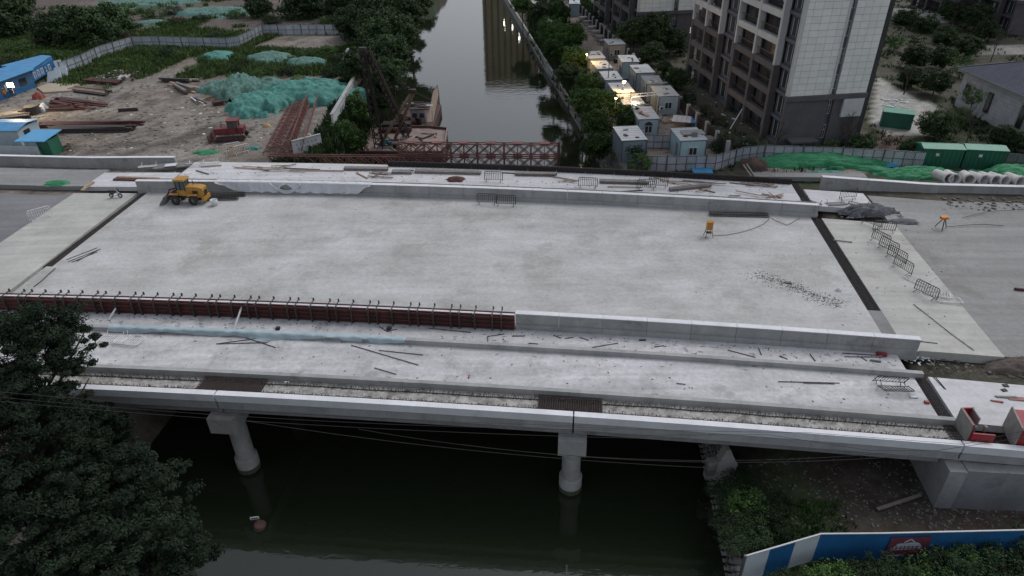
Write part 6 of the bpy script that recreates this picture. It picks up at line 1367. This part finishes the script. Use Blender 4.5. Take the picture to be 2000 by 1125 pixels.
for (pp, m_, lb) in (([(185, 153), (228, 137), (277, 141), (232, 158)], m_slab, 'white concrete slab strewn with dark scrap in the yard'), ([(72, 172), (95, 164), (158, 165), (140, 178), (85, 182)], mat('tan_slab', (.40, .34, .26), (.32, .27, .21), .6, .9), 'tan concrete slab lit by the floodlight in the yard')):
    q_ = [at(*p, -.95) for p in pp]; c_ = sum(q_, Vector())/len(q_); e = emp('yard_slab', c_, 0, lb, 'slab'); mb = MB(); mb.prism([p-c_ for p in q_], -.2, .14); mb.build('slab', m_, e)
scr = emp('scrap_pile', at(235, 147, -.8), 0, 'dark scrap machine parts strewn on the white yard slab', 'scrap pile')
for i in range(16):
    p = at(random.uniform(205, 262), random.uniform(140, 154), -.8); MB().box(p-scr.location, (random.uniform(.5, 1.6), random.uniform(.2, .5), .3), random.random()*3).build('scrap_part', random.choice([m_rust, m_black, m_rods]), scr)
p = gat(76, 192); heap('red_heap', p, .9, .7, .9, mat('faded_red', (.30, .07, .05), (.2, .05, .04), 2), 'faded red covered lump in the yard below the blue shed', 'covered heap', 18, 71)
p = gat(65, 222); MB().lathe([(0, 0), (.9, 0), (.9, 1.1), (0, 1.1)], p, 12).build('steel_drum', m_rods, label='big dark steel drum beside the steel pile', cat='drum')
p = gat(88, 216); heap('pale_tent', p, .7, .7, 1.1, m_litter, 'small pale dome tent between the steel piles', 'tent', 18, 73)
p = gat(522, 248); heap('sand_bag', p, .6, .45, .5, mat('ochre', (.45, .33, .17), (.35, .25, .12), 2), 'small ochre sack lying right of the bulldozer', 'sack', 16, 74)
# blue shed
def hut(fl_, fr_, depth, h, rise, lb, wm, rm, over=.4, signs=False, panels=True, z=-1.05):
    a_ = at(*fl_, z); b_ = at(*fr_, z); d = b_-a_; L = d.length; e = emp('site_shed', a_, math.atan2(d.y, d.x), lb, 'shed')
    MB().box((L/2, depth/2, h/2), (L, depth, h)).build('wall', wm, e)
    n = max(3, int(L/1.0)); mb = MB()
    for i in range(n):
        x0 = -over+(L+2*over)*i/n+.01; x1 = -over+(L+2*over)*(i+1)/n-.01
        for y0, y1, z0, z1 in ((-over, depth/2, h, h+rise), (depth/2, depth+over, h+rise, h)): mb.hexa([(x0, y0, z0), (x1, y0, z0), (x1, y1, z1), (x0, y1, z1)], [(x0, y0, z0+.07), (x1, y0, z0+.07), (x1, y1, z1+.07), (x0, y1, z1+.07)])
    mb.build('roof', rm, e); return e, L
sh, L = hut((-70, 225), (70, 170), 5.0, 2.6, .7, 'long blue roofed site shed with white sign characters at the left edge', m_bluew, m_broof, .5)
MB().hexa([(L+.4, .2, 2.0), (L+7.6, 2.2, 2.0), (L+7.6, 3.8, 2.0), (L+.4, 4.6, 2.0)], [(L+.4, -.2, 2.7), (L+7.6, 2.1, 2.9), (L+7.6, 3.9, 3.0), (L+.4, 5.2, 3.1)]).build('lean_to_roof', m_broof, sh)
MB().bar((L+.3, .3, 1.5), (L+7.4, 2.0, 1.6), .1, 1.5).build('sign_board', m_blue, sh)
for i in range(5):
    f = (i+.7)/6.2; c_ = Vector((L+.3+7.1*f, .22+1.7*f, 1.55)); mb = MB(); mb.box(c_, (.75, .06, .95), .23); bl_k = mb.build('character_block', m_frameW if i != 3 else m_blue, sh)
    mb = MB(); mc = m_blue if i != 3 else m_frameW
    for zz in ([.3, -.3] if i == 3 else [.3, .05, -.3]): mb.box(c_+Vector((.01, -.05, zz)), (.5, .04, .09), .23)
    mb.box(c_+Vector((.01, -.055, 0)), (.1, .04, .6), .23); mb.build('character', mc, bl_k)
for i in range(3): MB().box((L-8+i*3, -.04, 1.4), (1.3, .08, 1.0)).build('window', m_litter if i < 2 else m_win, sh)
MB().box((L/2, -.06, .35), (L, .06, .7)).build('skirting', m_blue, sh)
for i, (px, py, rz_) in enumerate(((112, 138, 20), (122, 150, -35), (110, 158, 30))):
    p = gat(px, py); tag(MB().hexa([(-1.2, -.5, 0), (1.2, -.5, 0), (1.0, .2, 0), (-1, .2, 0)], [(-1.3, .6, 1.3), (.6, .9, 1.6), (.6, .95, 1.6), (-1.3, .7, 1.3)]).build('loose_sheet', m_whit), ['white sheet tilted behind the end of the blue shed', 'white sheet leaning at the end of the blue shed', 'white sheet lying below the end of the blue shed'][i], 'sheet').location = p
h1, L1 = hut((-60, 284), (44, 284), 4.0, 1.9, .35, 'small white hut with a blue roof at the left edge behind the parapet', m_cont, m_broof, .25)
MB().box((L1+.03, 1.6, 1.1), (.08, 1.1, .9)).build('window', m_win, h1)
a_ = at(58, 306, -1.05); bo = emp('guard_booth', a_, R(-3), 'blue roofed booth with a dark green side next to the white hut', 'booth')
MB().box((1.5, 1.0, 1.0), (3.0, 2.0, 2.0)).build('wall', m_plas, bo); MB().hexa([(1.9, -.12, 0), (3.1, -.1, 0), (3.1, 2, 0), (1.9, 2, 0)], [(1.5, -.1, 2.0), (3.0, -.1, 2.0), (3.0, 2, 2), (1.9, 2, 2)]).build('green_side', m_gbox, bo)
MB().hexa([(-.8, -.5, 2.02), (2.9, -.5, 2.02), (3.4, 2.5, 2.45), (0, 2.5, 2.45)], [(-.8, -.5, 2.1), (2.9, -.5, 2.1), (3.4, 2.5, 2.53), (0, 2.5, 2.53)]).build('roof', mat('bright_blue_roof', (.10, .34, .60), (.08, .28, .5), .8, .5), bo)
fq = [at(-30, 308, -1.05), at(33, 308, -1.05), at(82, 309, -1.05)]
ff = fence(fq, 1.5, 1.4, 'printed_hoarding', 'pale printed hoarding with a green and orange leaf picture below the booth', 'hoarding', m_whit, 99, False, lambda k, p: m_whit)
for i in range(4): tag(MB().box((0, 0, 0), (.28, .03, .22)).build('print', [m_gboxt, m_orange, m_maroon, m_maroon][i], ff), None).location = at(47+i*8, 303, -.1)-fq[0]+Vector((0, -.12, 0))
member('bench_post', gat(135, 293)+Vector((0, 0, .5)), gat(142, 292)+Vector((0, 0, .5)), .4, .9, m_tan, 'pale wooden trestle standing beside the guard booth', 'trestle')
longpile(110, 296, 138, 288, 5, .25, m_wood, 'reddish timber lying behind the parapet near the booth', 'board pile', .15, .5)

# ------------------------------------------------------------ floating buoy in the near water
p = at(506, 1030, WZL); e = emp('marker_buoy', p, R(8), 'rusty marker float with a small white plate in the dark water', 'buoy')
MB().lathe([(0, -.45), (.36, -.45), (.38, -.1), (.40, -.08), (.38, -.05), (.37, .3), (.30, .34), (0, .34)], (.05, 0, 0), 16, Matrix.Rotation(.25, 3, 'Y')).build('float', m_hull, e)
MB().box((-.15, .15, .75), (.55, .05, .22)).build('plate', m_cloth, e); MB().box((-.15, .12, .75), (.42, .02, .10)).build('plate_face', m_tgrey, e); MB().box((-.15, .15, .5), (.05, .05, .5)).build('post', m_rods, e)
# power cables in front of the bridge
def wire(pts, Y, lb, r=.013): tag(MB().tube([aty(px, py, Y) for px, py in pts], r, 4).build('power_line', m_post), lb, 'power line', 'power lines strung in front of the bridge')
def sag(x0, y0, x1, y1, s, n=16): return [(x0+(x1-x0)*t_/n, y0+(y1-y0)*t_/n+s*4*(t_/n)*(1-t_/n)) for t_ in range(n+1)]
wire(sag(-60, 760, 1140, 832, 10), 24, 'upper power line over the dark gap under the left half of the bridge')
wire(sag(-60, 770, 1200, 840, 14), 24.2, 'second power line just below the upper one on the left')
wire(sag(-60, 778, 1250, 856, 12), 24.4, 'third power line crossing the left pier')
wire(sag(480, 822, 1420, 915, 14), 24.6, 'power line sinking to the right under the bridge')
wire(sag(700, 838, 1730, 885, 34), 24.2, 'lower slack power line passing the right pier')
wire(sag(900, 868, 1800, 888, 24), 24.6, 'lowest slack power line below the right pier cap')
wire(sag(1060, 832, 2100, 842, 8)[:9]+[(1880, 868), (2100, 820)], 22.5, 'power line lying against the edge beam on the right')
wire([(1250, 850), (1500, 849), (1700, 880), (1830, 880), (1950, 862), (2100, 838)], 22.2, 'power line rising to the right edge of the picture')

# ------------------------------------------------------------ vegetation
def leafmesh(name, clumps, per, ls, m, seed, flat=.55, spread=1.0, droop=.3):
    """clumps: rows x,y,z,r -> leaf quads spread round each clump centre"""
    g = np.random.default_rng(seed); cl = np.asarray(clumps, float); n = len(cl)*per
    c = np.repeat(cl, per, 0); d = g.normal(size=(n, 3)); d /= np.linalg.norm(d, axis=1)[:, None]
    rad = c[:, 3:4]*(g.random((n, 1))**.45)*spread
    P = c[:, :3]+d*rad*np.array([1, 1, flat])
    nr = d*np.array([1, 1, 1.0])+np.array([0, 0, .9])+g.normal(size=(n, 3))*.55; nr /= np.linalg.norm(nr, axis=1)[:, None]
    t_ = np.cross(nr, g.normal(size=(n, 3))); t_ /= np.linalg.norm(t_, axis=1)[:, None]; b_ = np.cross(nr, t_)
    s = ls*(.6+.8*g.random((n, 1))); t_ = t_*s*1.25; b_ = b_*s*.5
    V = np.stack([P-t_, P-t_*.1+b_, P+t_-np.array([0, 0, 1])*s*droop, P-t_*.1-b_], 1).reshape(-1, 3)
    return npmesh(name, V, np.arange(n*4).reshape(n, 4), m)
def crown_clumps(rx, ry, rz, n, seed, cr=.3, shell=.55):
    g = np.random.default_rng(seed); out = []; k = 0
    lob = g.normal(size=(5, 3)); lob /= np.linalg.norm(lob, axis=1)[:, None]
    while len(out) < n and k < n*30:
        k += 1; d = g.normal(size=3); d /= np.linalg.norm(d)
        bulge = .72+.38*max(0, (lob @ d).max())**2+.08*g.normal()
        r = bulge*(shell+(1-shell)*g.random()); z = d[2]*r
        if z < -.62: continue
        out.append((d[0]*r*rx, d[1]*r*ry, z*rz, cr*min(rx, ry, rz)*(.6+.7*g.random())))
    return out
def trunk_me(H, r, seed, name='trunk', nb=7, m=None):
    rr = random.Random(seed); mb = MB(); top = (rr.uniform(-.3, .3), rr.uniform(-.3, .3), H*.8)
    mb.tube([(0, 0, -.8), (rr.uniform(-.1, .1), .05, H*.4), top], r, 7, True, r*.5)
    for i in range(nb):
        f = .35+.5*i/nb; a_ = i*2.4+rr.random(); L = H*rr.uniform(.3, .5); p = Vector((top[0]*f, top[1]*f, H*.8*f)); q = p+Vector((math.cos(a_)*L*.6, math.sin(a_)*L*.6, L*.6)); mb.tube([p, (p+q)/2+Vector((0, 0, .15)), q], r*.42, 5, False, r*.12)
    return mb.mesh(name, m or m_trunk)
CRV = {}
def variant(kind):
    """three crown shapes of each kind, made once and shared"""
    k = random.randrange(3); key = (kind, k)
    if key not in CRV:
        m, per, ls, n, cr_, fl_ = {'dark': (l_dark, 75, .15, 130, .30, .6), 'green': (l_green, 75, .15, 120, .30, .7), 'dry': (l_dry, 26, .12, 60, .26, .8), 'red': (l_red, 22, .12, 50, .25, .8), 'bush': (l_green, 40, .14, 60, .36, .8), 'dbush': (l_mid, 40, .14, 60, .36, .8)}[kind]
        CRV[key] = leafmesh('crown', [(x/3, y/3, z/3, r/3) for x, y, z, r in crown_clumps(3, 3, 2.6, n, 100+len(CRV)*7, cr_)], per, ls/3, m, 5+len(CRV), fl_)
    return CRV[key]
TRK = [trunk_me(3.0, .13, s) for s in range(3)]
def tree(px, py, zc, r, kind, label, cat='tree', group=None, sq=1.0, base=None):
    c = at(px, py, zc); zg_ = gz(c.x, c.y) if base is None else base; zg_ = max(zg_, WZL+.2)
    e = emp('tree' if cat == 'tree' else 'bush', (c.x, c.y, zg_), random.random()*6, label, cat, group)
    o = inst('crown', variant(kind), e, (0, 0, zc-zg_)); o.scale = (r, r*random.uniform(.9, 1.1), r*sq)
    h = max(.5, zc-zg_+.3*r); t_ = inst('trunk', random.choice(TRK), e, (0, 0, 0)); s_ = max(.4, r/3); t_.scale = (s_, s_, h/3.0)
    return e
# foreground trees: own dense crowns
for i, (px, py, zc, rx, rz, lb) in enumerate(((50, 690, 4.5, 3.6, 3.2, 'large dark tree reaching over the left end of the bridge, topmost of the foreground group'), (25, 830, 3.0, 4.4, 3.2, 'dark tree at the left edge below the topmost crown'), (215, 985, .2, 4.2, 2.6, 'broad dark tree hanging over the near water, rightmost of the foreground group'),
        (75, 1010, 1.2, 4.3, 3.0, 'dark tree in the bottom left corner'), (255, 1120, .0, 4.3, 2.8, 'dark tree cut by the bottom edge beside the near water'), (150, 860, -1.5, 3.0, 2.2, 'smaller shaded tree in front of the left end of the dark gap'))):
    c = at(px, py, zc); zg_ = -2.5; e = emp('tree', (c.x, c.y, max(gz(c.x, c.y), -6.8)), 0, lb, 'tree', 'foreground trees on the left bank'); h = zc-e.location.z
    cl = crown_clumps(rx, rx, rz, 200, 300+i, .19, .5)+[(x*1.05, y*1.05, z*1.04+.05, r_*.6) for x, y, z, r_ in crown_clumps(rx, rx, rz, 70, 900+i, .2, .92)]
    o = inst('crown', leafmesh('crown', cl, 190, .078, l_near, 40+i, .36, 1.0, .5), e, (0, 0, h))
    inst('trunk', trunk_me(h+rz*.5, .28, 50+i, nb=11), e)
n_ = 0
def seq(lst, kind, base_label, group, zc, cat='tree', sq=1.0):
    for i, t_ in enumerate(lst):
        tree(t_[0], t_[1], zc if len(t_) < 5 else t_[4], t_[2], kind if len(t_) < 6 else t_[5], t_[3], cat, group, sq)
seq([(722, 12, 4.5, 'dark left bank tree at the very top of the frame, by the far water edge'), (770, 20, 4.6, 'dark left bank tree leaning over the farthest water'), (795, 12, 4.2, 'outermost dark tree over the far water at the top edge'), (690, 42, 4.0, 'dark tree where the sheet fence ends'), (742, 58, 4.6, 'dense dark tree above the crane boom head'), (774, 62, 3.6, 'dark tree bulging over the water right of the boom head'),
     (735, 70, 3.6, 'dark tree directly behind the crane boom head'), (764, 105, 3.4, 'dark waterside tree with pale leaf glints right of the boom'), (700, 125, 3.0, 'dark tree between the white bank wall and the boom'), (757, 140, 2.6, 'low dark waterside tree behind the mast cables'),
     (690, 215, 2.5, 'green tree on the bank beside the white wall end', -1.5, 'green'), (668, 262, 2.3, 'green tree between the notice wall and the barge', -2.0, 'green'), (690, 275, 1.9, 'low green tree at the corner of the barge', -3.5, 'green')],
    'dark', '', 'trees along the left river bank', 2.2)
seq([(828, 5, 2.6, 'lowest foliage over the far left water at the top edge'), (812, 40, 2.4, 'low waterside foliage, second from the top on the left bank'), (800, 75, 2.4, 'low waterside foliage left of the mirrored tower'), (790, 105, 2.3, 'low waterside foliage behind the mast head'), (775, 135, 2.2, 'low waterside foliage beside the mast cables'), (752, 165, 2.2, 'low waterside foliage between boom and mast'), (745, 200, 2.0, 'low waterside foliage behind the barge winches'), (716, 240, 1.8, 'low waterside foliage at the left corner of the barge')],
    'dark', '', 'low foliage along the left water edge', -4.6, 'bush', .8)
seq([(1021, 8, 2.6, 'green tree at the top of the right bank row'), (1054, 25, 2.7, 'second green tree from the top of the right bank row'), (1094, 25, 2.7, 'green tree beside the far end of the cabin yard road'), (1079, 62, 2.9, 'large green tree bulging towards the yard road'), (1114, 70, 2.8, 'green tree overhanging the yard road'), (1082, 100, 2.2, 'green tree close to the pale river wall'),
     (1127, 118, 2.6, 'dark green tree by the yellow lit cabin'), (1112, 145, 2.2, 'green tree low on the right bank slope'), (1152, 165, 2.3, 'dark tree beside the second and third cabins'), (1142, 200, 2.2, 'dark tree on the slope behind the third cabin'), (1182, 205, 2.2, 'dark tree beside the warm lit cabin'), (1167, 240, 2.2, 'dark tree above the stone retaining wall'), (1222, 230, 1.8, 'dark leafy tree against the arched window cabin'),
     (1171, 282, 2.1, 'dark waterside tree left of the stone retaining wall', -2.0)],
    'dark', '', 'trees along the right river bank', -.2)
seq([(1110, 140, 1.7, 'low bush behind the river wall, farthest of its row'), (1122, 168, 1.8, 'second low bush behind the river wall'), (1134, 192, 1.8, 'third low bush behind the river wall'), (1143, 215, 1.9, 'fourth low bush behind the river wall'), (1155, 236, 1.9, 'fifth low bush drooping to the water, right bank'), (1164, 258, 1.9, 'sixth low bush drooping to the water, right bank')],
    'dbush', '', 'low bushes along the right river wall', -3.6, 'bush', .9)
for o in [o for o in C.collection.objects if o.get('group') == 'trees along the right river bank' and random.random() < .8]:
    for ch in o.children:
        if ch.name.startswith('crown'): ch.data = variant('green')
seq([(12, 42, 5.6, 'large dark bush at the left edge beyond the sheet fence'), (108, 58, 3.8, 'dark conical tree left of the middle pair beyond the fence'), (160, 62, 5.2, 'broadest dark tree beyond the sheet fence'), (215, 42, 4.6, 'dark tree at the right of the group beyond the fence'), (595, 8, 5.5, 'dark broad tree at the top edge beyond the fence'), (665, 15, 4.2, 'dark tree by the end of the fence at the top edge'), (505, 10, 3.0, 'small dark tree at the top, left of the broad one'), (20, 5, 5, 'dark tree at the top left corner')],
    'dark', '', 'dark trees beyond the sheet fence', 1.5, 'tree', 1.1)
k = 0
for px, py, r, kd in ((40, 95, 2.6, 'bush'), (95, 110, 2.4, 'bush'), (75, 85, 2, 'dry'), (140, 92, 2.0, 'bush'), (250, 70, 1.8, 'dry'), (300, 28, 3, 'bush'), (340, 22, 2.6, 'dbush'), (350, 42, 2.2, 'dry'), (250, 22, 3, 'bush'), (390, 35, 1.8, 'dbush'), (460, 28, 2.4, 'bush'), (530, 40, 2.6, 'dbush'), (640, 40, 2.4, 'bush'), (10, 125, 3, 'dbush'), (270, 100, 1.7, 'bush'), (325, 105, 1.8, 'dbush'), (345, 108, 1.4, 'bush'), (225, 122, 1.6, 'bush'),
                      (395, 118, 1.5, 'bush'), (470, 118, 1.5, 'bush'), (455, 135, 1.5, 'dbush'), (520, 135, 1.6, 'bush'), (560, 140, 1.7, 'dbush'), (600, 105, 1.7, 'bush'), (640, 100, 2.0, 'bush'), (660, 115, 1.9, 'dbush'), (640, 145, 1.7, 'dbush'), (580, 155, 1.3, 'bush'), (650, 170, 1.2, 'bush'), (120, 20, 2.5, 'bush'), (420, 70, 2.0, 'dbush'), (200, 90, 2, 'dbush'), (545, 100, 1.5, 'bush'), (370, 135, 1.2, 'bush'), (500, 145, 1.3, 'bush')):
    side = 'beyond the sheet fence' if (py < 100 and px < 560) else 'in the grassy north of the yard'
    words = ('plump', 'rounded', 'ragged', 'low', 'pale', 'bushy', 'shady', 'dull', 'spreading', 'small', 'leafy', 'dusky', 'bright', 'heavy', 'short', 'dense', 'loose', 'tiny')
    where = 'at the top left' if px < 200 and py < 60 else 'at the left' if px < 200 else 'near the track' if px < 420 else 'near the nets' if px < 600 else 'near the bank wall'
    tree(px, py, -.4, r, kd, '%s wild bush %s %s' % (words[k % 18]+(' twin' if k >= 18 else ''), side, where), 'bush', 'wild bushes round the left yard', .6); k += 1
seq([(1240, 65, 3.1, 'dark green tree below the far tower, left one', 1.5), (1278, 58, 3.4, 'tallest green tree below the far tower', 2.5), (1310, 75, 2.7, 'dark tree right of the tallest one below the far tower', 1.0), (1275, 105, 2.3, 'round dark tree beside the iron fence', 0), (1322, 152, 1.7, 'small round dark tree at the foot of the near tower', -.3), (1300, 130, 1.4, 'small tree beside the earth patch left of the near tower', -.4),
     (1832, 245, 2.2, 'dense dark shrub tree left of the club house', -.2), (1960, 268, 1.7, 'dark shrub near the right edge in front of the club house', -.4), (1995, 275, 1.4, 'dark shrub at the right edge', -.4), (1780, 285, 1.4, 'low dark shrub beside the left green box', -.8), (1685, 278, 1.5, 'low brown green shrub at the corner of the near tower', -.9),
     (1905, 190, 1.5, 'loose green tree crossing the club house corner', 1.5, 'bush'), (1880, 225, 1.4, 'thin green tree by the club house wall', .5, 'bush'), (1770, 35, 2.3, 'green hedge clump right of the near tower at the top', -.8), (1810, 50, 2.3, 'dark hedge clump in the middle of the courtyard garden', -.8), (1850, 70, 2.3, 'dark green clump left of the far right tower', -.6),
     (1790, 110, 2.3, 'dark courtyard tree behind the near tower', 0), (1840, 110, 2.3, 'dark courtyard tree in the centre of the garden', 0), (1890, 90, 2.3, 'dark tree in front of the far right tower', 0), (1830, 160, 2.2, 'dark tree above the pale courtyard paving', 0), (1780, 150, 1.9, 'dark tree at the back of the pale courtyard paving', -.4), (1930, 60, 2.2, 'dark tree beside the pale path at the top right', 0),
     (1910, 30, 2.7, 'dark tree before the upper windows of the far right tower', 1), (1860, 20, 2.5, 'dark tree above the pale garden path', 0), (1880, 130, 2.0, 'olive tree just behind the slate roof', -.2, 'bush'), (1750, 85, 1.6, 'olive bush at the side wall of the near tower', -.8, 'bush')],
    'dark', '', 'garden trees round the towers', 0)
k = 0
for px, py, r, kd in ((1440, 275, 1.2, 'red'), (1410, 235, 1.0, 'dry'), (1455, 285, 1.3, 'dbush'), (1380, 215, 1.0, 'dbush'), (1500, 290, 1.1, 'red'), (1290, 180, 1.0, 'bush'), (1345, 190, 1.2, 'dbush'), (1400, 285, 1.1, 'dbush'), (1620, 285, 1.0, 'bush'), (1560, 295, .8, 'dbush'), (1650, 262, 1.6, 'dry'), (1730, 270, 1.0, 'dry'), (1330, 100, 1.4, 'dbush'), (1350, 125, 1.1, 'dbush')):
    tree(px, py, -1.2, r, kd, '%s shrub on the lawn %s the near tower' % (('reddish', 'dry', 'dark', 'small', 'second reddish', 'bright', 'shady', 'low', 'light green', 'flat', 'leafless looking', 'brownish', 'far', 'farther')[k], 'left of' if px < 1500 else 'in front of'), 'shrub', 'shrubs round the near tower'); k += 1
tree(1252, 320, -.6, 1.6, 'bush', 'green climber tree growing over the sheet fence near the stone wall', 'tree'); tree(1245, 300, -.2, 1.3, 'dbush', 'dark top of greenery against the grey corner cabin', 'bush')
k = 0
for px, py, r in ((1415, 960, 1.4), (1450, 940, 1.3), (1460, 985, 1.7), (1430, 1015, 1.7), (1490, 1010, 1.6), (1520, 985, 1.2), (1470, 1045, 1.4), (1430, 1055, 1.2), (1530, 1030, 1.0)):
    tree(px, py, -4.9, r*.85, 'dbush' if k != 2 else 'bush', ('upper left', 'upper', 'central', 'left', 'right', 'upper right', 'lower', 'lowest left', 'small right')[k]+' bush of the thicket between the stone bank and the hoarding', 'bush', 'thicket on the near right bank', .6); k += 1
k = 0
for px, py, r in ((1640, 1132, 1.3), (1690, 1122, 1.2), (1745, 1134, 1.4), (1800, 1128, 1.4), (1850, 1108, 1.5), (1900, 1125, 1.6), (1870, 1085, 1.0), (1960, 1100, 1.6), (2000, 1075, 1.5), (1590, 1140, 1.0), (1530, 1150, 1.0)):
    tree(px, py, -4.0, r, 'dbush' if k % 3 else 'bush', ('second', 'third', 'fourth', 'fifth', 'sixth', 'seventh', 'raised', 'ninth', 'rightmost', 'leftmost', 'low corner')[k]+' dark bush in front of the blue hoarding, counted from the left', 'bush', 'bushes in front of the blue hoarding', .8); k += 1
# bare trees
def bare(px, py, H, lb):
    p = at(px, py, -2.0); rr = random.Random(int(px)); e = emp('bare_tree', p, 0, lb, 'tree', 'bare trees in the tower gardens'); mb = MB()
    def br(p, d, L, r, k):
        q = p+d*L; mb.tube([p, q], r, 4, False, r*.6)
        if k == 0: return
        for i in range(3 if k > 1 else 4):
            a_ = rr.random()*6.28; n_ = (d+Vector((math.cos(a_), math.sin(a_), .25))*rr.uniform(.4, .7)).normalized(); br(p+d*L*rr.uniform(.5, 1), n_, L*rr.uniform(.55, .75), r*.55, k-1)
    br(Vector((0, 0, -.1)), Vector((0, 0, 1)), H*.42, .11, 4); mb.build('branches', m_trunk, e)
for px, py, H, lb in ((1655, 282, 5, 'bare grey tree in front of the white screen of the near tower'), (1635, 286, 4, 'second bare tree left of the one by the white screen'), (1857, 52, 7, 'dark bare tree standing out against the pale garden path'), (1815, 30, 6, 'bare trees cluster at the left of the pale garden path'), (1885, 285, 6, 'bare branching tree in front of the club house wall'), (1935, 120, 7, 'leaning bare tree beside the pale paving at the top right'),
                      (1765, 185, 5, 'bare tree at the back of the courtyard'), (1380, 265, 5, 'thin bare tree beside the iron fence, near the prop'), (1515, 292, 4, 'bare reddish tree at the corner of the near tower'), (1230, 110, 5, 'bare tree by the iron fence opposite the cabins')): bare(px, py, H, lb)
member('long_prop', at(1426, 252, -1.8), aty(1482, 160, 95), .12, .12, m_cloth, 'long pale pole leaning from the lawn against the near tower', 'pole')
# weeds: tufts everywhere the ground is grassy
def weeds(name, x0, x1, y0, y1, n, s, m, seed, lb, zoff=0.0, wmin=.3):
    g = np.random.default_rng(seed); X = g.uniform(x0, x1, n); Y = g.uniform(y0, y1, n); wgt = grass_w(X, Y); Z = hgt(X, Y)
    v = -SA*X+CA*Y; u = CA*X+SA*Y
    onroad = (v > 30) & (v < 70.8) & ((X < -26) | (X > 13)) & ~((u > 30) & (v > 37.6) & (v < 40.3)) & ~((v > 61.8) & (v < 62.7) & (u < -46))
    k = (g.random(n) < np.clip((wgt-wmin)*1.8, 0, 1)) & (Z > WZL+.15) & ~onroad & ~((v > 26) & (v < 72) & (X > -26) & (X < 14))
    X, Y, Z = X[k], Y[k], Z[k]; B = 7; X = np.repeat(X, B); Y = np.repeat(Y, B); Z = np.repeat(Z, B); n = len(X)
    X = X+g.normal(size=n)*s*.5; Y = Y+g.normal(size=n)*s*.5; a_ = g.uniform(0, 6.28, n); hh = s*g.uniform(.5, 1.4, n); ww = s*.16*g.uniform(.6, 1.4, n); lx = g.normal(size=n)*s*.4; ly = g.normal(size=n)*s*.4
    cx, sx = np.cos(a_)*ww, np.sin(a_)*ww
    V = np.stack([np.stack([X-cx, Y-sx, Z-.05+zoff], -1), np.stack([X+cx, Y+sx, Z-.05+zoff], -1), np.stack([X+lx+cx*.5, Y+ly+sx*.5, Z+hh], -1), np.stack([X+lx-cx*.5, Y+ly-sx*.5, Z+hh], -1)], 1).reshape(-1, 3)
    tag(link(bpy.data.objects.new(name, npmesh(name, V, np.arange(n*4).reshape(n, 4), m))), lb, 'grass', kind='stuff')
weeds('wild_grass', -100, -26, 72, 160, 26000, .5, l_weed, 1, 'wild green grass and weeds in the northern yard and on the left bank')
weeds('wild_grass', -170, -24, 150, 260, 26000, .6, l_green, 2, 'rough darker grass beyond the sheet fence', wmin=.2)
weeds('wild_grass', 12.5, 110, 72, 230, 30000, .32, l_dark, 3, 'dark lawn grass round the towers', wmin=.35)
weeds('wild_grass', 12.3, 60, 14, 31, 12000, .26, l_green, 4, 'green weeds on the near right bank', wmin=.4)
weeds('bank_growth', 5, 20, 88, 230, 14000, .7, l_dark, 5, 'dense undergrowth on the slope of the right river bank', wmin=.0)
weeds('bank_growth', -30, -20.5, 72, 230, 14000, .6, l_dark, 6, 'dense undergrowth on the slope of the left river bank', wmin=.12)
weeds('bank_growth', -60, -24, 5, 30, 14000, .4, l_dark, 7, 'dark undergrowth on the near left bank', wmin=.0)
# people
def person(p, rz, lb, c1, c2, arm=.3):
    e = emp('person', p, rz, lb, 'person'); J = [((0, 0, .95), .15), ((0, 0, 1.2), .15), ((0, 0, 1.42), .16), ((0, 0, 1.52), .06), ((0, 0, 1.66), .105), ((0, 0, 1.74), .09), ((.10, 0, .88), .10), ((.12, .02, .48), .07), ((.13, -.12, .06), .05), ((.13, -.02, .03), .045), ((-.10, 0, .88), .10), ((-.12, .05, .48), .07), ((-.13, .12, .06), .05), ((-.13, .22, .03), .045),
        ((.2, 0, 1.42), .07), ((.27, .03, 1.15), .05), ((.25, arm, .95), .038), ((.25, arm+.08, .9), .035), ((-.2, 0, 1.42), .07), ((-.27, -.03, 1.15), .05), ((-.25, .1, .92), .038), ((-.25, .14, .85), .035)]
    E_ = [(0, 1), (1, 2), (2, 3), (3, 4), (4, 5), (0, 6), (6, 7), (7, 8), (8, 9), (0, 10), (10, 11), (11, 12), (12, 13), (2, 14), (14, 15), (15, 16), (16, 17), (2, 18), (18, 19), (19, 20), (20, 21)]
    me = bpy.data.meshes.new('body'); me.from_pydata([j[0] for j in J], E_, []); me.materials.append(c1); o = link(bpy.data.objects.new('body', me)); o.parent = e; m_ = o.modifiers.new('skin', 'SKIN')
    for v_, j in zip(me.skin_vertices[0].data if me.skin_vertices else [], J): v_.radius = (j[1], j[1]*.8)
    o.modifiers.new('sub', 'SUBSURF').levels = 1; o.modifiers['sub'].render_levels = 1
    MB().lathe([(.10, -.02), (.125, 0), (.12, .06), (.07, .13), (0, .15)], (0, 0, 1.70), 10).build('helmet', c2, e, smooth=True)
    mb = MB(); mb.lathe([(.17, .92), (.19, 1.15), (.2, 1.38), (.12, 1.5)], (0, 0, 0), 12); mb.v = [(x*1.15, y*.8, z) for x, y, z in mb.v]; mb.build('vest', c2, e, smooth=True)
m_cl = mat('work_clothes', (.06, .065, .085), (.04, .045, .06), 3)
def skinfix():
    for o in C.collection.objects:
        if o.type == 'MESH' and 'skin' in o.modifiers and not o.data.skin_vertices: pass
person(gat(14, 196), .4, 'person in orange vest standing by the blue shed window', m_cl, m_orange); person(gat(31, 187), 2.2, 'person in orange vest and blue trousers under the floodlight', m_cl, m_orange, .1); person(gat(25, 190), 3.4, 'person in dark blue clothes between the two orange vests', m_cl, m_bluew, .2)
person(at(1288, 222, -2.0), .5, 'person in a red jacket at the corner of the tall white cabin', m_cl, m_redp)
